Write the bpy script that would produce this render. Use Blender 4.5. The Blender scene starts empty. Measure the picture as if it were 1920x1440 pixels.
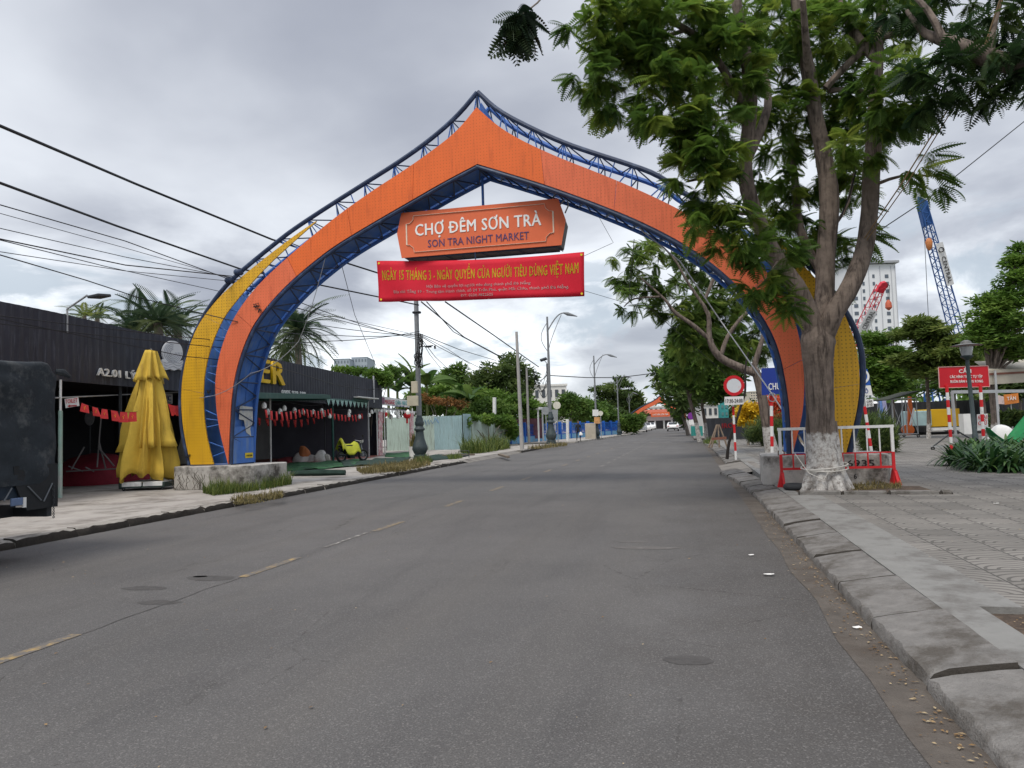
import bpy, bmesh, math, random
import numpy as np
from mathutils import noise as mn
from mathutils import Vector, Matrix, Euler
from mathutils.geometry import tessellate_polygon
random.seed(7); rng = np.random.default_rng(7)
SC = bpy.context.scene
COL = SC.collection
PI = math.pi
R = math.radians

# ------------------------------------------------------------------ camera
W, H, F = 1920, 1440, 1400.0
YAW, PITCH, ROLL, HC = R(13.1), R(3.25), R(1.8), 1.55
_f = np.array([-math.sin(YAW)*math.cos(PITCH), math.cos(YAW)*math.cos(PITCH), math.sin(PITCH)])
_r0 = np.array([math.cos(YAW), math.sin(YAW), 0.0]); _u0 = np.cross(_r0, _f)
_r = _r0*math.cos(ROLL) - _u0*math.sin(ROLL); _u = _u0*math.cos(ROLL) + _r0*math.sin(ROLL)
CAMP = np.array([0, 0, HC])
cam = bpy.data.objects.new("camera", bpy.data.cameras.new("camera")); COL.objects.link(cam)
cam.matrix_world = Matrix(((_r[0], _u[0], -_f[0], 0), (_r[1], _u[1], -_f[1], 0), (_r[2], _u[2], -_f[2], HC), (0, 0, 0, 1)))
cam.data.sensor_width = 36; cam.data.lens = 36*F/W
cam.data.clip_start = .05; cam.data.clip_end = 5000
SC.camera = cam

# ------------------------------------------------------------------ light
SC.view_settings.view_transform = 'Standard'; SC.view_settings.look = 'None'
SC.view_settings.gamma = 1; SC.view_settings.exposure = 0.55
SUN_EL, SUN_AZ = R(58), R(200)           # azimuth clockwise from +Y
wd = bpy.data.worlds.new("World"); SC.world = wd; wd.use_nodes = True
def world():
    nt = wd.node_tree; N = nt.nodes; L = nt.links; N.clear()
    def node(t, **k):
        n = N.new(t)
        for a, b in k.items(): setattr(n, a, b)
        return n
    def m(op, a, b=None, c=None, clamp=False):
        n = node('ShaderNodeMath', operation=op, use_clamp=clamp)
        for i, x in enumerate((a, b, c)):
            if x is None: continue
            if isinstance(x, (int, float)): n.inputs[i].default_value = x
            else: L.new(x, n.inputs[i])
        return n.outputs[0]
    def sm(x, a, b):
        n = node('ShaderNodeMapRange', interpolation_type='SMOOTHSTEP')
        L.new(x, n.inputs[0]); n.inputs[1].default_value = a; n.inputs[2].default_value = b
        return n.outputs[0]
    def mix(fac, a, b):
        n = node('ShaderNodeMix', data_type='RGBA')
        if isinstance(fac, float): n.inputs[0].default_value = fac
        else: L.new(fac, n.inputs[0])
        for i, x in ((6, a), (7, b)):
            if isinstance(x, tuple): n.inputs[i].default_value = (*x, 1)
            else: L.new(x, n.inputs[i])
        return n.outputs[2]
    def noise(vec, s, d=6, ro=.55, dist=0.):
        n = node('ShaderNodeTexNoise'); L.new(vec, n.inputs['Vector'])
        n.inputs['Scale'].default_value = s; n.inputs['Detail'].default_value = d
        n.inputs['Roughness'].default_value = ro; n.inputs['Distortion'].default_value = dist
        return n.outputs[0]
    tc = node('ShaderNodeTexCoord').outputs['Generated']
    sep = node('ShaderNodeSeparateXYZ'); L.new(tc, sep.inputs[0]); x, y, z = sep.outputs
    zc = m('ADD', m('MAXIMUM', z, 0.0), .16)
    cmb = node('ShaderNodeCombineXYZ'); L.new(m('DIVIDE', x, zc), cmb.inputs[0]); L.new(m('DIVIDE', y, zc), cmb.inputs[1])
    pl = cmb.outputs[0]
    st = node('ShaderNodeVectorMath', operation='MULTIPLY'); L.new(tc, st.inputs[0]); st.inputs[1].default_value = (1, 1, 2.6)
    dirv = st.outputs[0]
    n1 = noise(pl, .62, 6, .47, .2); n2 = noise(dirv, 2.7, 8, .55, .25); n3 = noise(dirv, 5.5, 9, .58, .5)
    base = mix(sm(n1, .37, .66), (.285, .302, .352), (.62, .645, .685))
    low = sm(z, .36, .10)
    base = mix(m('MULTIPLY', low, sm(n2, .40, .60)), base, (.86, .895, .93))
    dk = m('MULTIPLY', sm(z, .30, .16), sm(n3, .50, .62))
    base = mix(m('MULTIPLY', dk, .85), base, (.365, .42, .48))
    base = mix(m('MULTIPLY', sm(z, .07, .0), .6), base, (.66, .72, .76))
    g = m('MULTIPLY_ADD', sm(z, .56, .85), 1.15, 1.0)
    g = m('MULTIPLY', g, 10.0)
    vm = node('ShaderNodeVectorMath', operation='SCALE'); L.new(base, vm.inputs[0]); L.new(g, vm.inputs['Scale'])
    sky = node('ShaderNodeTexSky', sky_type='NISHITA'); sky.sun_disc = False
    sky.sun_elevation = SUN_EL; sky.sun_rotation = SUN_AZ
    fin = mix(.92, sky.outputs[0], vm.outputs[0])
    bg = node('ShaderNodeBackground'); L.new(fin, bg.inputs[0]); bg.inputs[1].default_value = .1
    out = node('ShaderNodeOutputWorld'); L.new(bg.outputs[0], out.inputs[0])
world()
sl = bpy.data.lights.new("sun", 'SUN'); sl.energy = 1.5; sl.angle = R(18); sl.color = (1, .93, .83)
so = bpy.data.objects.new("sun", sl); COL.objects.link(so)
sd = Vector((math.sin(SUN_AZ)*math.cos(SUN_EL), math.cos(SUN_AZ)*math.cos(SUN_EL), math.sin(SUN_EL)))
so.rotation_euler = sd.to_track_quat('Z', 'Y').to_euler(); so.location = (0, -10, 40)

# ------------------------------------------------------------------ layout helpers (pixel of the photograph -> world point)
def ray(px, py): return _f + _r*(px-960)/F + _u*(720-py)/F
def G(px, py, z=0.0):
    d = ray(px, py); return CAMP + d*((z-HC)/d[2])
def D(px, py, dist): return CAMP + ray(px, py)*dist
def dep(p): return float((np.array(p)-CAMP) @ _f)
def V(px, py, p0, ang=0.0):               # onto the vertical plane through p0 that runs along angle ang
    n = np.array([-math.sin(ang), math.cos(ang), 0.0]); d = ray(px, py)
    return CAMP + d*(((np.array(p0)-CAMP) @ n)/(d @ n))
def ztop(base, px, py):                    # height on the vertical line over base that shows at row py
    d = ray(px, py); k = math.hypot(base[0], base[1])/math.hypot(d[0], d[1])
    return HC + d[2]*k
def lerp(a, b, t): return np.array(a, float)*(1-t) + np.array(b, float)*t

# ------------------------------------------------------------------ materials
MATS = {}
def mat(name, c, rough=.75, metal=0., var=.18, vs=2.5, bump=0., bs=40., c2=None, amt=.5, s2=1.2, streak=False, spec=.35, dots=None, alpha=None, trans=0.):
    """base colour with procedural variation; c2 = second colour in noise patches (streak: vertical runs)"""
    if name in MATS: return MATS[name]
    M = bpy.data.materials.new(name); M.use_nodes = True; MATS[name] = M
    nt = M.node_tree; N = nt.nodes; L = nt.links
    b = N['Principled BSDF']; b.inputs['Roughness'].default_value = rough; b.inputs['Metallic'].default_value = metal
    b.inputs['Specular IOR Level'].default_value = spec
    tc = N.new('ShaderNodeTexCoord').outputs['Object']
    nz = N.new('ShaderNodeTexNoise'); L.new(tc, nz.inputs['Vector']); nz.inputs['Scale'].default_value = vs; nz.inputs['Detail'].default_value = 7; nz.inputs['Roughness'].default_value = .65
    mx = N.new('ShaderNodeMix'); mx.data_type = 'RGBA'; L.new(nz.outputs[0], mx.inputs[0])
    mx.inputs[6].default_value = (*[max(0, x*(1-2*var)) for x in c], 1); mx.inputs[7].default_value = (*[min(1, x*(1+2*var)) for x in c], 1)
    col = mx.outputs[2]
    if c2 is not None:
        mp = N.new('ShaderNodeMapping'); L.new(tc, mp.inputs[0]); mp.inputs['Scale'].default_value = (6, 6, .5) if streak else (1, 1, 1)
        n2 = N.new('ShaderNodeTexNoise'); L.new(mp.outputs[0], n2.inputs['Vector']); n2.inputs['Scale'].default_value = s2; n2.inputs['Detail'].default_value = 9; n2.inputs['Roughness'].default_value = .7
        rp = N.new('ShaderNodeMapRange'); L.new(n2.outputs[0], rp.inputs[0]); rp.inputs[1].default_value = .62-.25*amt; rp.inputs[2].default_value = .78-.25*amt
        m2 = N.new('ShaderNodeMix'); m2.data_type = 'RGBA'; L.new(rp.outputs[0], m2.inputs[0]); L.new(col, m2.inputs[6]); m2.inputs[7].default_value = (*c2, 1)
        col = m2.outputs[2]
    if dots:
        sc, rad, dc = dots                 # grid of holes in the local x-z plane
        mp = N.new('ShaderNodeVectorMath'); mp.operation = 'SCALE'; L.new(tc, mp.inputs[0]); mp.inputs['Scale'].default_value = 1/sc
        fr = N.new('ShaderNodeVectorMath'); fr.operation = 'FRACTION'; L.new(mp.outputs[0], fr.inputs[0])
        sb = N.new('ShaderNodeVectorMath'); sb.operation = 'SUBTRACT'; L.new(fr.outputs[0], sb.inputs[0]); sb.inputs[1].default_value = (.5, .5, .5)
        ml = N.new('ShaderNodeVectorMath'); ml.operation = 'MULTIPLY'; L.new(sb.outputs[0], ml.inputs[0]); ml.inputs[1].default_value = (1, 0, 1)
        ln = N.new('ShaderNodeVectorMath'); ln.operation = 'LENGTH'; L.new(ml.outputs[0], ln.inputs[0])
        lt = N.new('ShaderNodeMath'); lt.operation = 'LESS_THAN'; L.new(ln.outputs['Value'], lt.inputs[0]); lt.inputs[1].default_value = rad
        m3 = N.new('ShaderNodeMix'); m3.data_type = 'RGBA'; L.new(lt.outputs[0], m3.inputs[0]); L.new(col, m3.inputs[6]); m3.inputs[7].default_value = (*dc, 1)
        col = m3.outputs[2]
    L.new(col, b.inputs['Base Color'])
    if bump:
        nb = N.new('ShaderNodeTexNoise'); L.new(tc, nb.inputs['Vector']); nb.inputs['Scale'].default_value = bs; nb.inputs['Detail'].default_value = 5
        bp = N.new('ShaderNodeBump'); bp.inputs['Strength'].default_value = bump; bp.inputs['Distance'].default_value = .02
        L.new(nb.outputs[0], bp.inputs['Height']); L.new(bp.outputs[0], b.inputs['Normal'])
    if trans:
        b.inputs['Transmission Weight'].default_value = trans
    if alpha is not None: b.inputs['Alpha'].default_value = alpha
    return M

def leafmat(name, dark, mid, light, trans=.35, rough=.55):
    if name in MATS: return MATS[name]
    M = bpy.data.materials.new(name); M.use_nodes = True; MATS[name] = M
    nt = M.node_tree; N = nt.nodes; L = nt.links
    b = N['Principled BSDF']; b.inputs['Roughness'].default_value = rough; b.inputs['Specular IOR Level'].default_value = .3
    at = N.new('ShaderNodeAttribute'); at.attribute_name = 'rnd'
    rp = N.new('ShaderNodeValToRGB'); L.new(at.outputs['Fac'], rp.inputs[0])
    e = rp.color_ramp.elements; e[0].position = 0; e[0].color = (*dark, 1); e[1].position = 1; e[1].color = (*light, 1)
    k = e.new(.55); k.color = (*mid, 1)
    L.new(rp.outputs[0], b.inputs['Base Color'])
    t = N.new('ShaderNodeBsdfTranslucent'); L.new(rp.outputs[0], t.inputs[0])
    ms = N.new('ShaderNodeMixShader'); ms.inputs[0].default_value = trans
    L.new(b.outputs[0], ms.inputs[1]); L.new(t.outputs[0], ms.inputs[2]); L.new(ms.outputs[0], N['Material Output'].inputs[0])
    return M

# ------------------------------------------------------------------ mesh builder
class MB:
    def __init__(s): s.v = []; s.f = []; s.m = []
    def add(s, vs, fs, m=0):
        o = len(s.v); s.v += [tuple(map(float, p)) for p in vs]; s.f += [tuple(i+o for i in f) for f in fs]; s.m += [m]*len(fs); return s
    def box(s, c, d, rz=0., m=0, rot=None, taper=1.):
        x, y, z = d[0]/2, d[1]/2, d[2]/2; t = taper
        p = [(-x, -y, -z), (x, -y, -z), (x, y, -z), (-x, y, -z), (-x*t, -y*t, z), (x*t, -y*t, z), (x*t, y*t, z), (-x*t, y*t, z)]
        M = rot if rot is not None else Matrix.Rotation(rz, 3, 'Z'); c = Vector(c)
        s.add([M @ Vector(q) + c for q in p], [(0, 3, 2, 1), (4, 5, 6, 7), (0, 1, 5, 4), (1, 2, 6, 5), (2, 3, 7, 6), (3, 0, 4, 7)], m); return s
    def bar(s, a, b, w, h=None, m=0):       # square bar between two points
        a, b = Vector(a), Vector(b); d = b-a; h = h or w
        q = d.to_track_quat('Y', 'Z').to_matrix()
        return s.box((a+b)/2, (w, d.length, h), rot=q, m=m)
    def tube(s, pts, r, n=8, m=0, cap=True, jit=0.):
        P = [Vector(p) for p in pts]; k = len(P); rr = r if isinstance(r, (list, tuple, np.ndarray)) else [r]*k
        ref = None; vs = []
        for i in range(k):
            t = (P[min(i+1, k-1)]-P[max(i-1, 0)]).normalized()
            if ref is None: ref = t.orthogonal().normalized()
            else: ref = (ref - t*ref.dot(t)).normalized()
            b = t.cross(ref)
            for j in range(n):
                a = 2*PI*j/n; q = rr[i]*(1+jit*(random.random()-.5))
                vs.append(P[i] + (ref*math.cos(a) + b*math.sin(a))*q)
        fs = [(i*n+j, i*n+(j+1) % n, (i+1)*n+(j+1) % n, (i+1)*n+j) for i in range(k-1) for j in range(n)]
        if cap: fs += [tuple(range(n))[::-1], tuple((k-1)*n+j for j in range(n))]
        s.add(vs, fs, m); return s
    def lathe(s, prof, c=(0, 0, 0), n=16, m=0, sx=1., sy=1.):
        vs = [(c[0]+r*math.cos(2*PI*j/n)*sx, c[1]+r*math.sin(2*PI*j/n)*sy, c[2]+z) for r, z in prof for j in range(n)]
        k = len(prof)
        fs = [(i*n+j, i*n+(j+1) % n, (i+1)*n+(j+1) % n, (i+1)*n+j) for i in range(k-1) for j in range(n)]
        fs += [tuple(range(n))[::-1], tuple((k-1)*n+j for j in range(n))]
        s.add(vs, fs, m); return s
    def slab(s, poly, thick, to3, m=0):     # polygon (u,v) extruded by thick along w; to3(u,v,w)
        n = len(poly); tri = tessellate_polygon([[Vector((p[0], p[1], 0)) for p in poly]])
        vs = [to3(u, v, 0) for u, v in poly] + [to3(u, v, thick) for u, v in poly]
        fs = [tuple(t) for t in tri] + [tuple(i+n for i in t)[::-1] for t in tri] + [(i, (i+1) % n, n+(i+1) % n, n+i) for i in range(n)]
        s.add(vs, fs, m); return s
    def strip(s, A, B, m=0):
        k = len(A); s.add(list(A)+list(B), [(i, i+1, k+i+1, k+i) for i in range(k-1)], m); return s
    def build(s, name, mats, parent=None, smooth=False, bevel=0., solid=0.):
        me = bpy.data.meshes.new(name); me.from_pydata(s.v, [], s.f)
        if not isinstance(mats, (list, tuple)): mats = [mats]
        for x in mats: me.materials.append(x)
        if len(mats) > 1: me.polygons.foreach_set('material_index', s.m)
        bm = bmesh.new(); bm.from_mesh(me); bmesh.ops.recalc_face_normals(bm, faces=bm.faces); bm.to_mesh(me); bm.free()
        if smooth:
            me.polygons.foreach_set('use_smooth', [True]*len(me.polygons))
            try: me.set_sharp_from_angle(angle=R(42))
            except Exception: pass
        o = bpy.data.objects.new(name, me); COL.objects.link(o)
        if solid:
            md = o.modifiers.new('solid', 'SOLIDIFY'); md.thickness = solid; md.offset = 0
        if bevel:
            md = o.modifiers.new('bevel', 'BEVEL'); md.width = bevel; md.segments = 2; md.limit_method = 'ANGLE'
        if parent is not None: attach(o, parent)
        return o
def attach(o, parent):
    o.parent = parent
    mw = Matrix.LocRotScale(parent.location, parent.rotation_euler, parent.scale)
    if not parent.get('_local'): o.matrix_parent_inverse = mw.inverted() if parent.parent is None else Matrix()
def tag(o, label=None, cat=None, group=None, kind=None):
    if label: o['label'] = label
    if cat: o['category'] = cat
    if group: o['group'] = group
    if kind: o['kind'] = kind
    return o
def thing(name, loc, label, cat, group=None, rz=0., local=False):
    """Empty at a thing's base. local=True: parts are given in its own frame, else in world coordinates"""
    o = bpy.data.objects.new(name, None); COL.objects.link(o); o.location = tuple(map(float, loc)); o.rotation_euler = (0, 0, rz); o.empty_display_size = .2
    if local: o['_local'] = 1
    return tag(o, label, cat, group)
def clean():
    for o in bpy.data.objects:
        if '_local' in o: del o['_local']
def kids(o): return [c for c in bpy.data.objects if c.parent is o]
def copy_tree(o, loc=None, rz=None, label=None, scale=None):
    c = o.copy(); COL.objects.link(c)
    if loc is not None: c.location = tuple(map(float, loc))
    if rz is not None: c.rotation_euler = (0, 0, rz)
    if scale is not None: c.scale = (scale,)*3
    if label: c['label'] = label
    for ch in kids(o):
        d = ch.copy(); COL.objects.link(d); d.parent = c
        for g in kids(ch):
            e = g.copy(); COL.objects.link(e); e.parent = d
    return c
def struct(name, mb, m, **k):
    o = mb.build(name, m, **k); o['kind'] = 'structure'; return o

# ------------------------------------------------------------------ lettering
_dg = None
def text(body, p0, ux, uy, width, cap, m, parent, name='lettering', bold=0., depth=.01, align='l', off=.004):
    """mesh lettering: p0 = left end of the base line, ux/uy = world directions, width and cap height in metres"""
    c = bpy.data.curves.new(name, 'FONT'); c.body = body.replace('\u0110', '\u00d0'); c.size = 1; c.resolution_u = 2; c.offset = .001; c.space_character = 1+bold*2.5; c.extrude = .001
    t = bpy.data.objects.new(name, c); COL.objects.link(t)
    me = bpy.data.meshes.new_from_object(t.evaluated_get(bpy.context.evaluated_depsgraph_get()))
    bpy.data.objects.remove(t); bpy.data.curves.remove(c)
    if bold:                                  # heavier strokes: copies a hair apart in depth
        bm = bmesh.new(); bm.from_mesh(me); g0 = bm.verts[:]+bm.edges[:]+bm.faces[:]
        for sh_ in (-1, 1):
            d_ = bmesh.ops.duplicate(bm, geom=g0)['geom']
            for v_ in d_:
                if isinstance(v_, bmesh.types.BMVert): v_.co.x += sh_*bold*.6; v_.co.y += sh_*bold*.25; v_.co.z += .004*(sh_+2)*(1 if v_.co.z > 0 else 0)
        bm.to_mesh(me); bm.free()
    n = len(me.vertices); co = np.empty(n*3); me.vertices.foreach_get('co', co); co = co.reshape(-1, 3)
    x0, x1 = co[:, 0].min(), co[:, 0].max()
    ux = np.array(ux, float); ux /= np.linalg.norm(ux); uy = np.array(uy, float); uy /= np.linalg.norm(uy); un = np.cross(ux, uy)
    sx = width/(x1-x0); sy = cap/.727
    zz = (co[:, 2] > 0).astype(float)*depth + np.maximum(co[:, 2], 0)*.12 + off
    P = np.array(p0, float)[None] + np.outer((co[:, 0]-x0)*sx, ux) + np.outer(co[:, 1]*sy, uy) + np.outer(zz, un)
    me.vertices.foreach_set('co', P.ravel()); me.materials.clear(); me.materials.append(m); me.update()
    o = bpy.data.objects.new(name, me); COL.objects.link(o)
    if parent is not None: attach(o, parent)
    return o

# ------------------------------------------------------------------ foliage
def quads_obj(name, verts, nq, m, rnd, parent=None, smooth=False):
    """verts (4*nq,3) as separate quads"""
    me = bpy.data.meshes.new(name); me.vertices.add(len(verts)); me.vertices.foreach_set('co', np.asarray(verts, np.float32).ravel())
    me.loops.add(nq*4); me.polygons.add(nq)
    me.loops.foreach_set('vertex_index', np.arange(nq*4, dtype=np.int32))
    me.polygons.foreach_set('loop_start', np.arange(0, nq*4, 4, dtype=np.int32))
    me.update(calc_edges=True); me.validate()
    a = me.attributes.new('rnd', 'FLOAT', 'FACE'); a.data.foreach_set('value', np.asarray(rnd, np.float32))
    me.materials.append(m)
    o = bpy.data.objects.new(name, me); COL.objects.link(o)
    if parent is not None: attach(o, parent)
    return o
def frames(d, roll=None):
    """rotation matrices (n,3,3) whose Y column is d and Z column is as upright as possible"""
    d = d/np.linalg.norm(d, axis=1, keepdims=True)
    up = np.tile(np.array([0, 0, 1.]), (len(d), 1)); up[np.abs(d[:, 2]) > .97] = (1, 0, 0)
    x = np.cross(d, up); x /= np.linalg.norm(x, axis=1, keepdims=True); z = np.cross(x, d)
    if roll is not None:
        c, s = np.cos(roll)[:, None], np.sin(roll)[:, None]; x, z = x*c+z*s, z*c-x*s
    return np.stack([x, d, z], axis=2)
def scatter(T, P, Rm, S):
    """T (q,4,3) template quads; instances at P with rotation and scale -> (n*q*4,3)"""
    q = T.reshape(-1, 3)
    return (np.einsum('nij,kj->nki', Rm, q)*S[:, None, None] + P[:, None, :]).reshape(-1, 3)
def frond_T(pairs=9, ln=1., pl=.30, pw=.085, droop=.35, sweep=.35):
    """feathered compound leaf along +Y"""
    out = []
    for i in range(pairs):
        t = (i+.6)/pairs; y = t*ln; z = -droop*t*t*ln; k = math.sin(PI*min(1, .22+.72*t))
        for sgn in (-1, 1):
            l = pl*k; dx, dy, dz = sgn*math.cos(sweep), math.sin(sweep), -.25
            w = pw/2
            a = (0, y-w*.3, z); b = (dx*l*.55, y+dy*l*.55-w, z+dz*l*.3); c = (dx*l, y+dy*l, z+dz*l); e = (dx*l*.5, y+dy*l*.5+w, z+dz*l*.25)
            out.append((a, b, c, e))
    w = .008
    out.append(((-w, 0, 0), (w, 0, 0), (w, ln*.5, -droop*.25*ln), (-w, ln*.5, -droop*.25*ln)))
    out.append(((-w, ln*.5, -droop*.25*ln), (w, ln*.5, -droop*.25*ln), (w, ln, -droop*ln), (-w, ln, -droop*ln)))
    return np.array(out)
def cluster_T(n=7, seed=1, lw=.34):
    """a twig end with n plain leaves"""
    r = np.random.default_rng(seed); out = []
    for i in range(n):
        a = r.uniform(0, 2*PI); e = r.uniform(-.6, .7); d = np.array([math.cos(a)*math.cos(e), math.sin(a)*math.cos(e), math.sin(e)])
        s = np.cross(d, r.normal(size=3)); s /= np.linalg.norm(s); l = r.uniform(.6, 1.); o = d*r.uniform(0, .3)
        out.append((o, o+d*l*.5-s*lw*l*.5, o+d*l, o+d*l*.5+s*lw*l*.5))
    return np.array(out)
FR = frond_T(12, 1., .36, .10, .38, .3); CL = [cluster_T(7, k) for k in range(4)]
def unit(n):
    v = rng.normal(size=(n, 3)); return v/np.linalg.norm(v, axis=1, keepdims=True)
def blob_points(blobs, n):
    """random points in ellipsoids (centre, radii), denser towards their skin"""
    wts = np.array([b[1][0]*b[1][1]*b[1][2] for b in blobs])**.72; wts /= wts.sum()
    idx = rng.choice(len(blobs), n, p=wts); u = unit(n)*(rng.uniform(.12, 1, n)**.42)[:, None]
    c = np.array([b[0] for b in blobs])[idx]; r = np.array([b[1] for b in blobs])[idx]
    return c+u*r, u, idx
def crown_fronds(name, tips, outs, per, size, m, parent, T=FR, droop=.45, spread=.9, clump=None):
    n = len(tips)*per
    P = np.repeat(tips, per, 0); o = np.repeat(outs, per, 0)
    d = o*.7 + unit(n)*spread; d[:, 2] = d[:, 2]*.6 - droop*rng.uniform(.2, 1., n)
    P = P + unit(n)*size*.12
    S = size*rng.uniform(.65, 1.15, n)
    Rm = frames(d, rng.normal(0, .5, n))
    v = scatter(T, P, Rm, S); q = len(T)
    tr = np.repeat(rng.uniform(0, 1, len(tips)) if clump is None else clump, per)
    rnd = np.repeat(np.clip(tr*.65 + rng.uniform(0, .35, n), 0, 1), q) + rng.uniform(-.06, .06, n*q)
    return quads_obj(name, v, n*q, m, np.clip(rnd, 0, 1), parent)
def crown_leaves(name, pts, outs, size, m, parent, flat=0., clump=None):
    n = len(pts); vs = []; rn = []
    cl = rng.uniform(0, 1, n) if clump is None else clump
    pick = rng.integers(0, len(CL), n)
    for k, T in enumerate(CL):
        s = pick == k; c = int(s.sum())
        if not c: continue
        T2 = T.copy(); T2[..., 2] *= (1-flat)
        d = unit(c); d[:, 2] *= (1-flat)*.6
        vs.append(scatter(T2, pts[s], frames(d+1e-4), size*rng.uniform(.6, 1.25, c)))
        rn.append(np.repeat(np.clip(cl[s]*.7+rng.uniform(0, .3, c), 0, 1), len(T)))
    v = np.concatenate(vs); rn = np.concatenate(rn)
    return quads_obj(name, v, len(rn), m, np.clip(rn+rng.uniform(-.08, .08, len(rn)), 0, 1), parent)
def blades(name, pts, h, w, m, parent=None, lean=.5, rnd=None):
    """grass: two-quad bent blades standing at pts"""
    n = len(pts); a = rng.uniform(0, 2*PI, n); hh = h*rng.uniform(.25, 1.15, n)*np.clip(.75+1.1*np.array([mn.noise((p[0]*1.9, p[1]*1.9, 8)) for p in pts]), .25, 1.5); ln = lean*rng.uniform(.1, 1.2, n)
    dx, dy = np.cos(a), np.sin(a); sx, sy = -dy*w/2, dx*w/2
    def lv(t, k): return np.stack([pts[:, 0]+dx*ln*hh*t*t, pts[:, 1]+dy*ln*hh*t*t, pts[:, 2]+hh*t*(1-.25*ln*t)], 1), k
    out = np.empty((n, 2, 4, 3)); side = np.stack([sx, sy, np.zeros(n)], 1)
    b0, b1, b2 = lv(0, 1)[0], lv(.55, 1)[0], lv(1., 1)[0]
    out[:, 0, 0] = b0-side; out[:, 0, 1] = b0+side; out[:, 0, 2] = b1+side*.8; out[:, 0, 3] = b1-side*.8
    out[:, 1, 0] = b1-side*.8; out[:, 1, 1] = b1+side*.8; out[:, 1, 2] = b2+side*.1; out[:, 1, 3] = b2-side*.1
    rn = np.repeat(rng.uniform(0, 1, n) if rnd is None else rnd, 2)
    return quads_obj(name, out.reshape(-1, 3), n*2, m, rn, parent)
# ================================================================== SETTING
def road_mat():
    M = bpy.data.materials.new('asphalt'); M.use_nodes = True
    nt = M.node_tree; N = nt.nodes; L = nt.links; b = N['Principled BSDF']; b.inputs['Roughness'].default_value = .82; b.inputs['Specular IOR Level'].default_value = .3
    tc = N.new('ShaderNodeTexCoord').outputs['Object']
    def noise(s, d=6, ro=.6, sc=None, dist=0.):
        v = tc
        if sc:
            mp = N.new('ShaderNodeMapping'); L.new(tc, mp.inputs[0]); mp.inputs['Scale'].default_value = sc; v = mp.outputs[0]
        n = N.new('ShaderNodeTexNoise'); L.new(v, n.inputs['Vector']); n.inputs['Scale'].default_value = s; n.inputs['Detail'].default_value = d; n.inputs['Roughness'].default_value = ro; n.inputs['Distortion'].default_value = dist
        return n.outputs[0]
    def mr(x, a, b_, c=0., d=1.):
        n = N.new('ShaderNodeMapRange'); L.new(x, n.inputs[0]); n.inputs[1].default_value = a; n.inputs[2].default_value = b_; n.inputs[3].default_value = c; n.inputs[4].default_value = d; return n.outputs[0]
    def mix(f, a, c, bt='MIX'):
        n = N.new('ShaderNodeMix'); n.data_type = 'RGBA'; n.blend_type = bt
        if isinstance(f, float): n.inputs[0].default_value = f
        else: L.new(f, n.inputs[0])
        for i, x in ((6, a), (7, c)):
            if isinstance(x, tuple): n.inputs[i].default_value = (*x, 1)
            else: L.new(x, n.inputs[i])
        return n.outputs[2]
    col = mix(mr(noise(.28, 7, .65), .34, .66), (.112, .108, .106), (.165, .158, .153))
    col = mix(mr(noise(.9, 7, .6, (1.6, .16, 1)), .52, .75, 0, .55), col, (.066, .063, .064))     # long traffic streaks
    col = mix(mr(noise(.55, 8, .7, None, .8), .60, .72, 0, .45), col, (.175, .165, .155))         # dusty patches
    col = mix(mr(noise(1.0, 4, .5, (1.1, .035, 1)), .50, .68, 0, .5), col, (.155, .146, .136))       # tyre polished lanes
    sx = N.new('ShaderNodeSeparateXYZ'); L.new(tc, sx.inputs[0]); ad = N.new('ShaderNodeMath'); ad.operation = 'MULTIPLY_ADD'; L.new(noise(1.3, 7, .7), ad.inputs[0]); ad.inputs[1].default_value = 3.2; L.new(sx.outputs[0], ad.inputs[2])
    col = mix(mr(ad.outputs[0], 1.0, 3.0, 0, .62), col, (.062, .053, .045))                            # darker and browner towards the gutter
    col = mix(mr(noise(.8, 8, .72, (1, .5, 1), .6), .62, .70, 0, .5), col, (.06, .056, .053))           # oil stains
    vc = N.new('ShaderNodeTexVoronoi'); vc.feature = 'DISTANCE_TO_EDGE'; L.new(tc, vc.inputs['Vector']); vc.inputs['Scale'].default_value = .55
    wv = N.new('ShaderNodeMath'); wv.operation = 'MULTIPLY_ADD'; L.new(noise(7, 6, .7), wv.inputs[0]); wv.inputs[1].default_value = .05; L.new(vc.outputs['Distance'], wv.inputs[2])
    ck = N.new('ShaderNodeMath'); ck.operation = 'MULTIPLY'; L.new(mr(wv.outputs[0], .022, .029, 1, 0), ck.inputs[0]); L.new(mr(noise(.22, 3), .48, .56, 0, .7), ck.inputs[1])
    col = mix(ck.outputs[0], col, (.04, .036, .033))                                                   # cracks
    g = noise(95, 3, .7); col = mix(mr(g, .28, .70, 0, 1), mix(.68, col, (.025, .024, .023)), col)
    v = N.new('ShaderNodeTexVoronoi'); L.new(tc, v.inputs['Vector']); v.inputs['Scale'].default_value = 115
    wn = N.new('ShaderNodeSeparateColor'); L.new(v.outputs['Color'], wn.inputs[0])
    col = mix(mr(wn.outputs[0], .80, 1.0, 0, .34), col, (.30, .285, .27))                         # pale aggregate
    col = mix(mr(noise(2.2, 9, .75, None, .4), .70, .76, 0, .5), col, (.32, .31, .30))            # scuffs
    L.new(col, b.inputs['Base Color'])
    bp = N.new('ShaderNodeBump'); bp.inputs['Strength'].default_value = .55; bp.inputs['Distance'].default_value = .012
    L.new(noise(110, 4, .7), bp.inputs['Height']); L.new(bp.outputs[0], b.inputs['Normal'])
    return M
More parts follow.
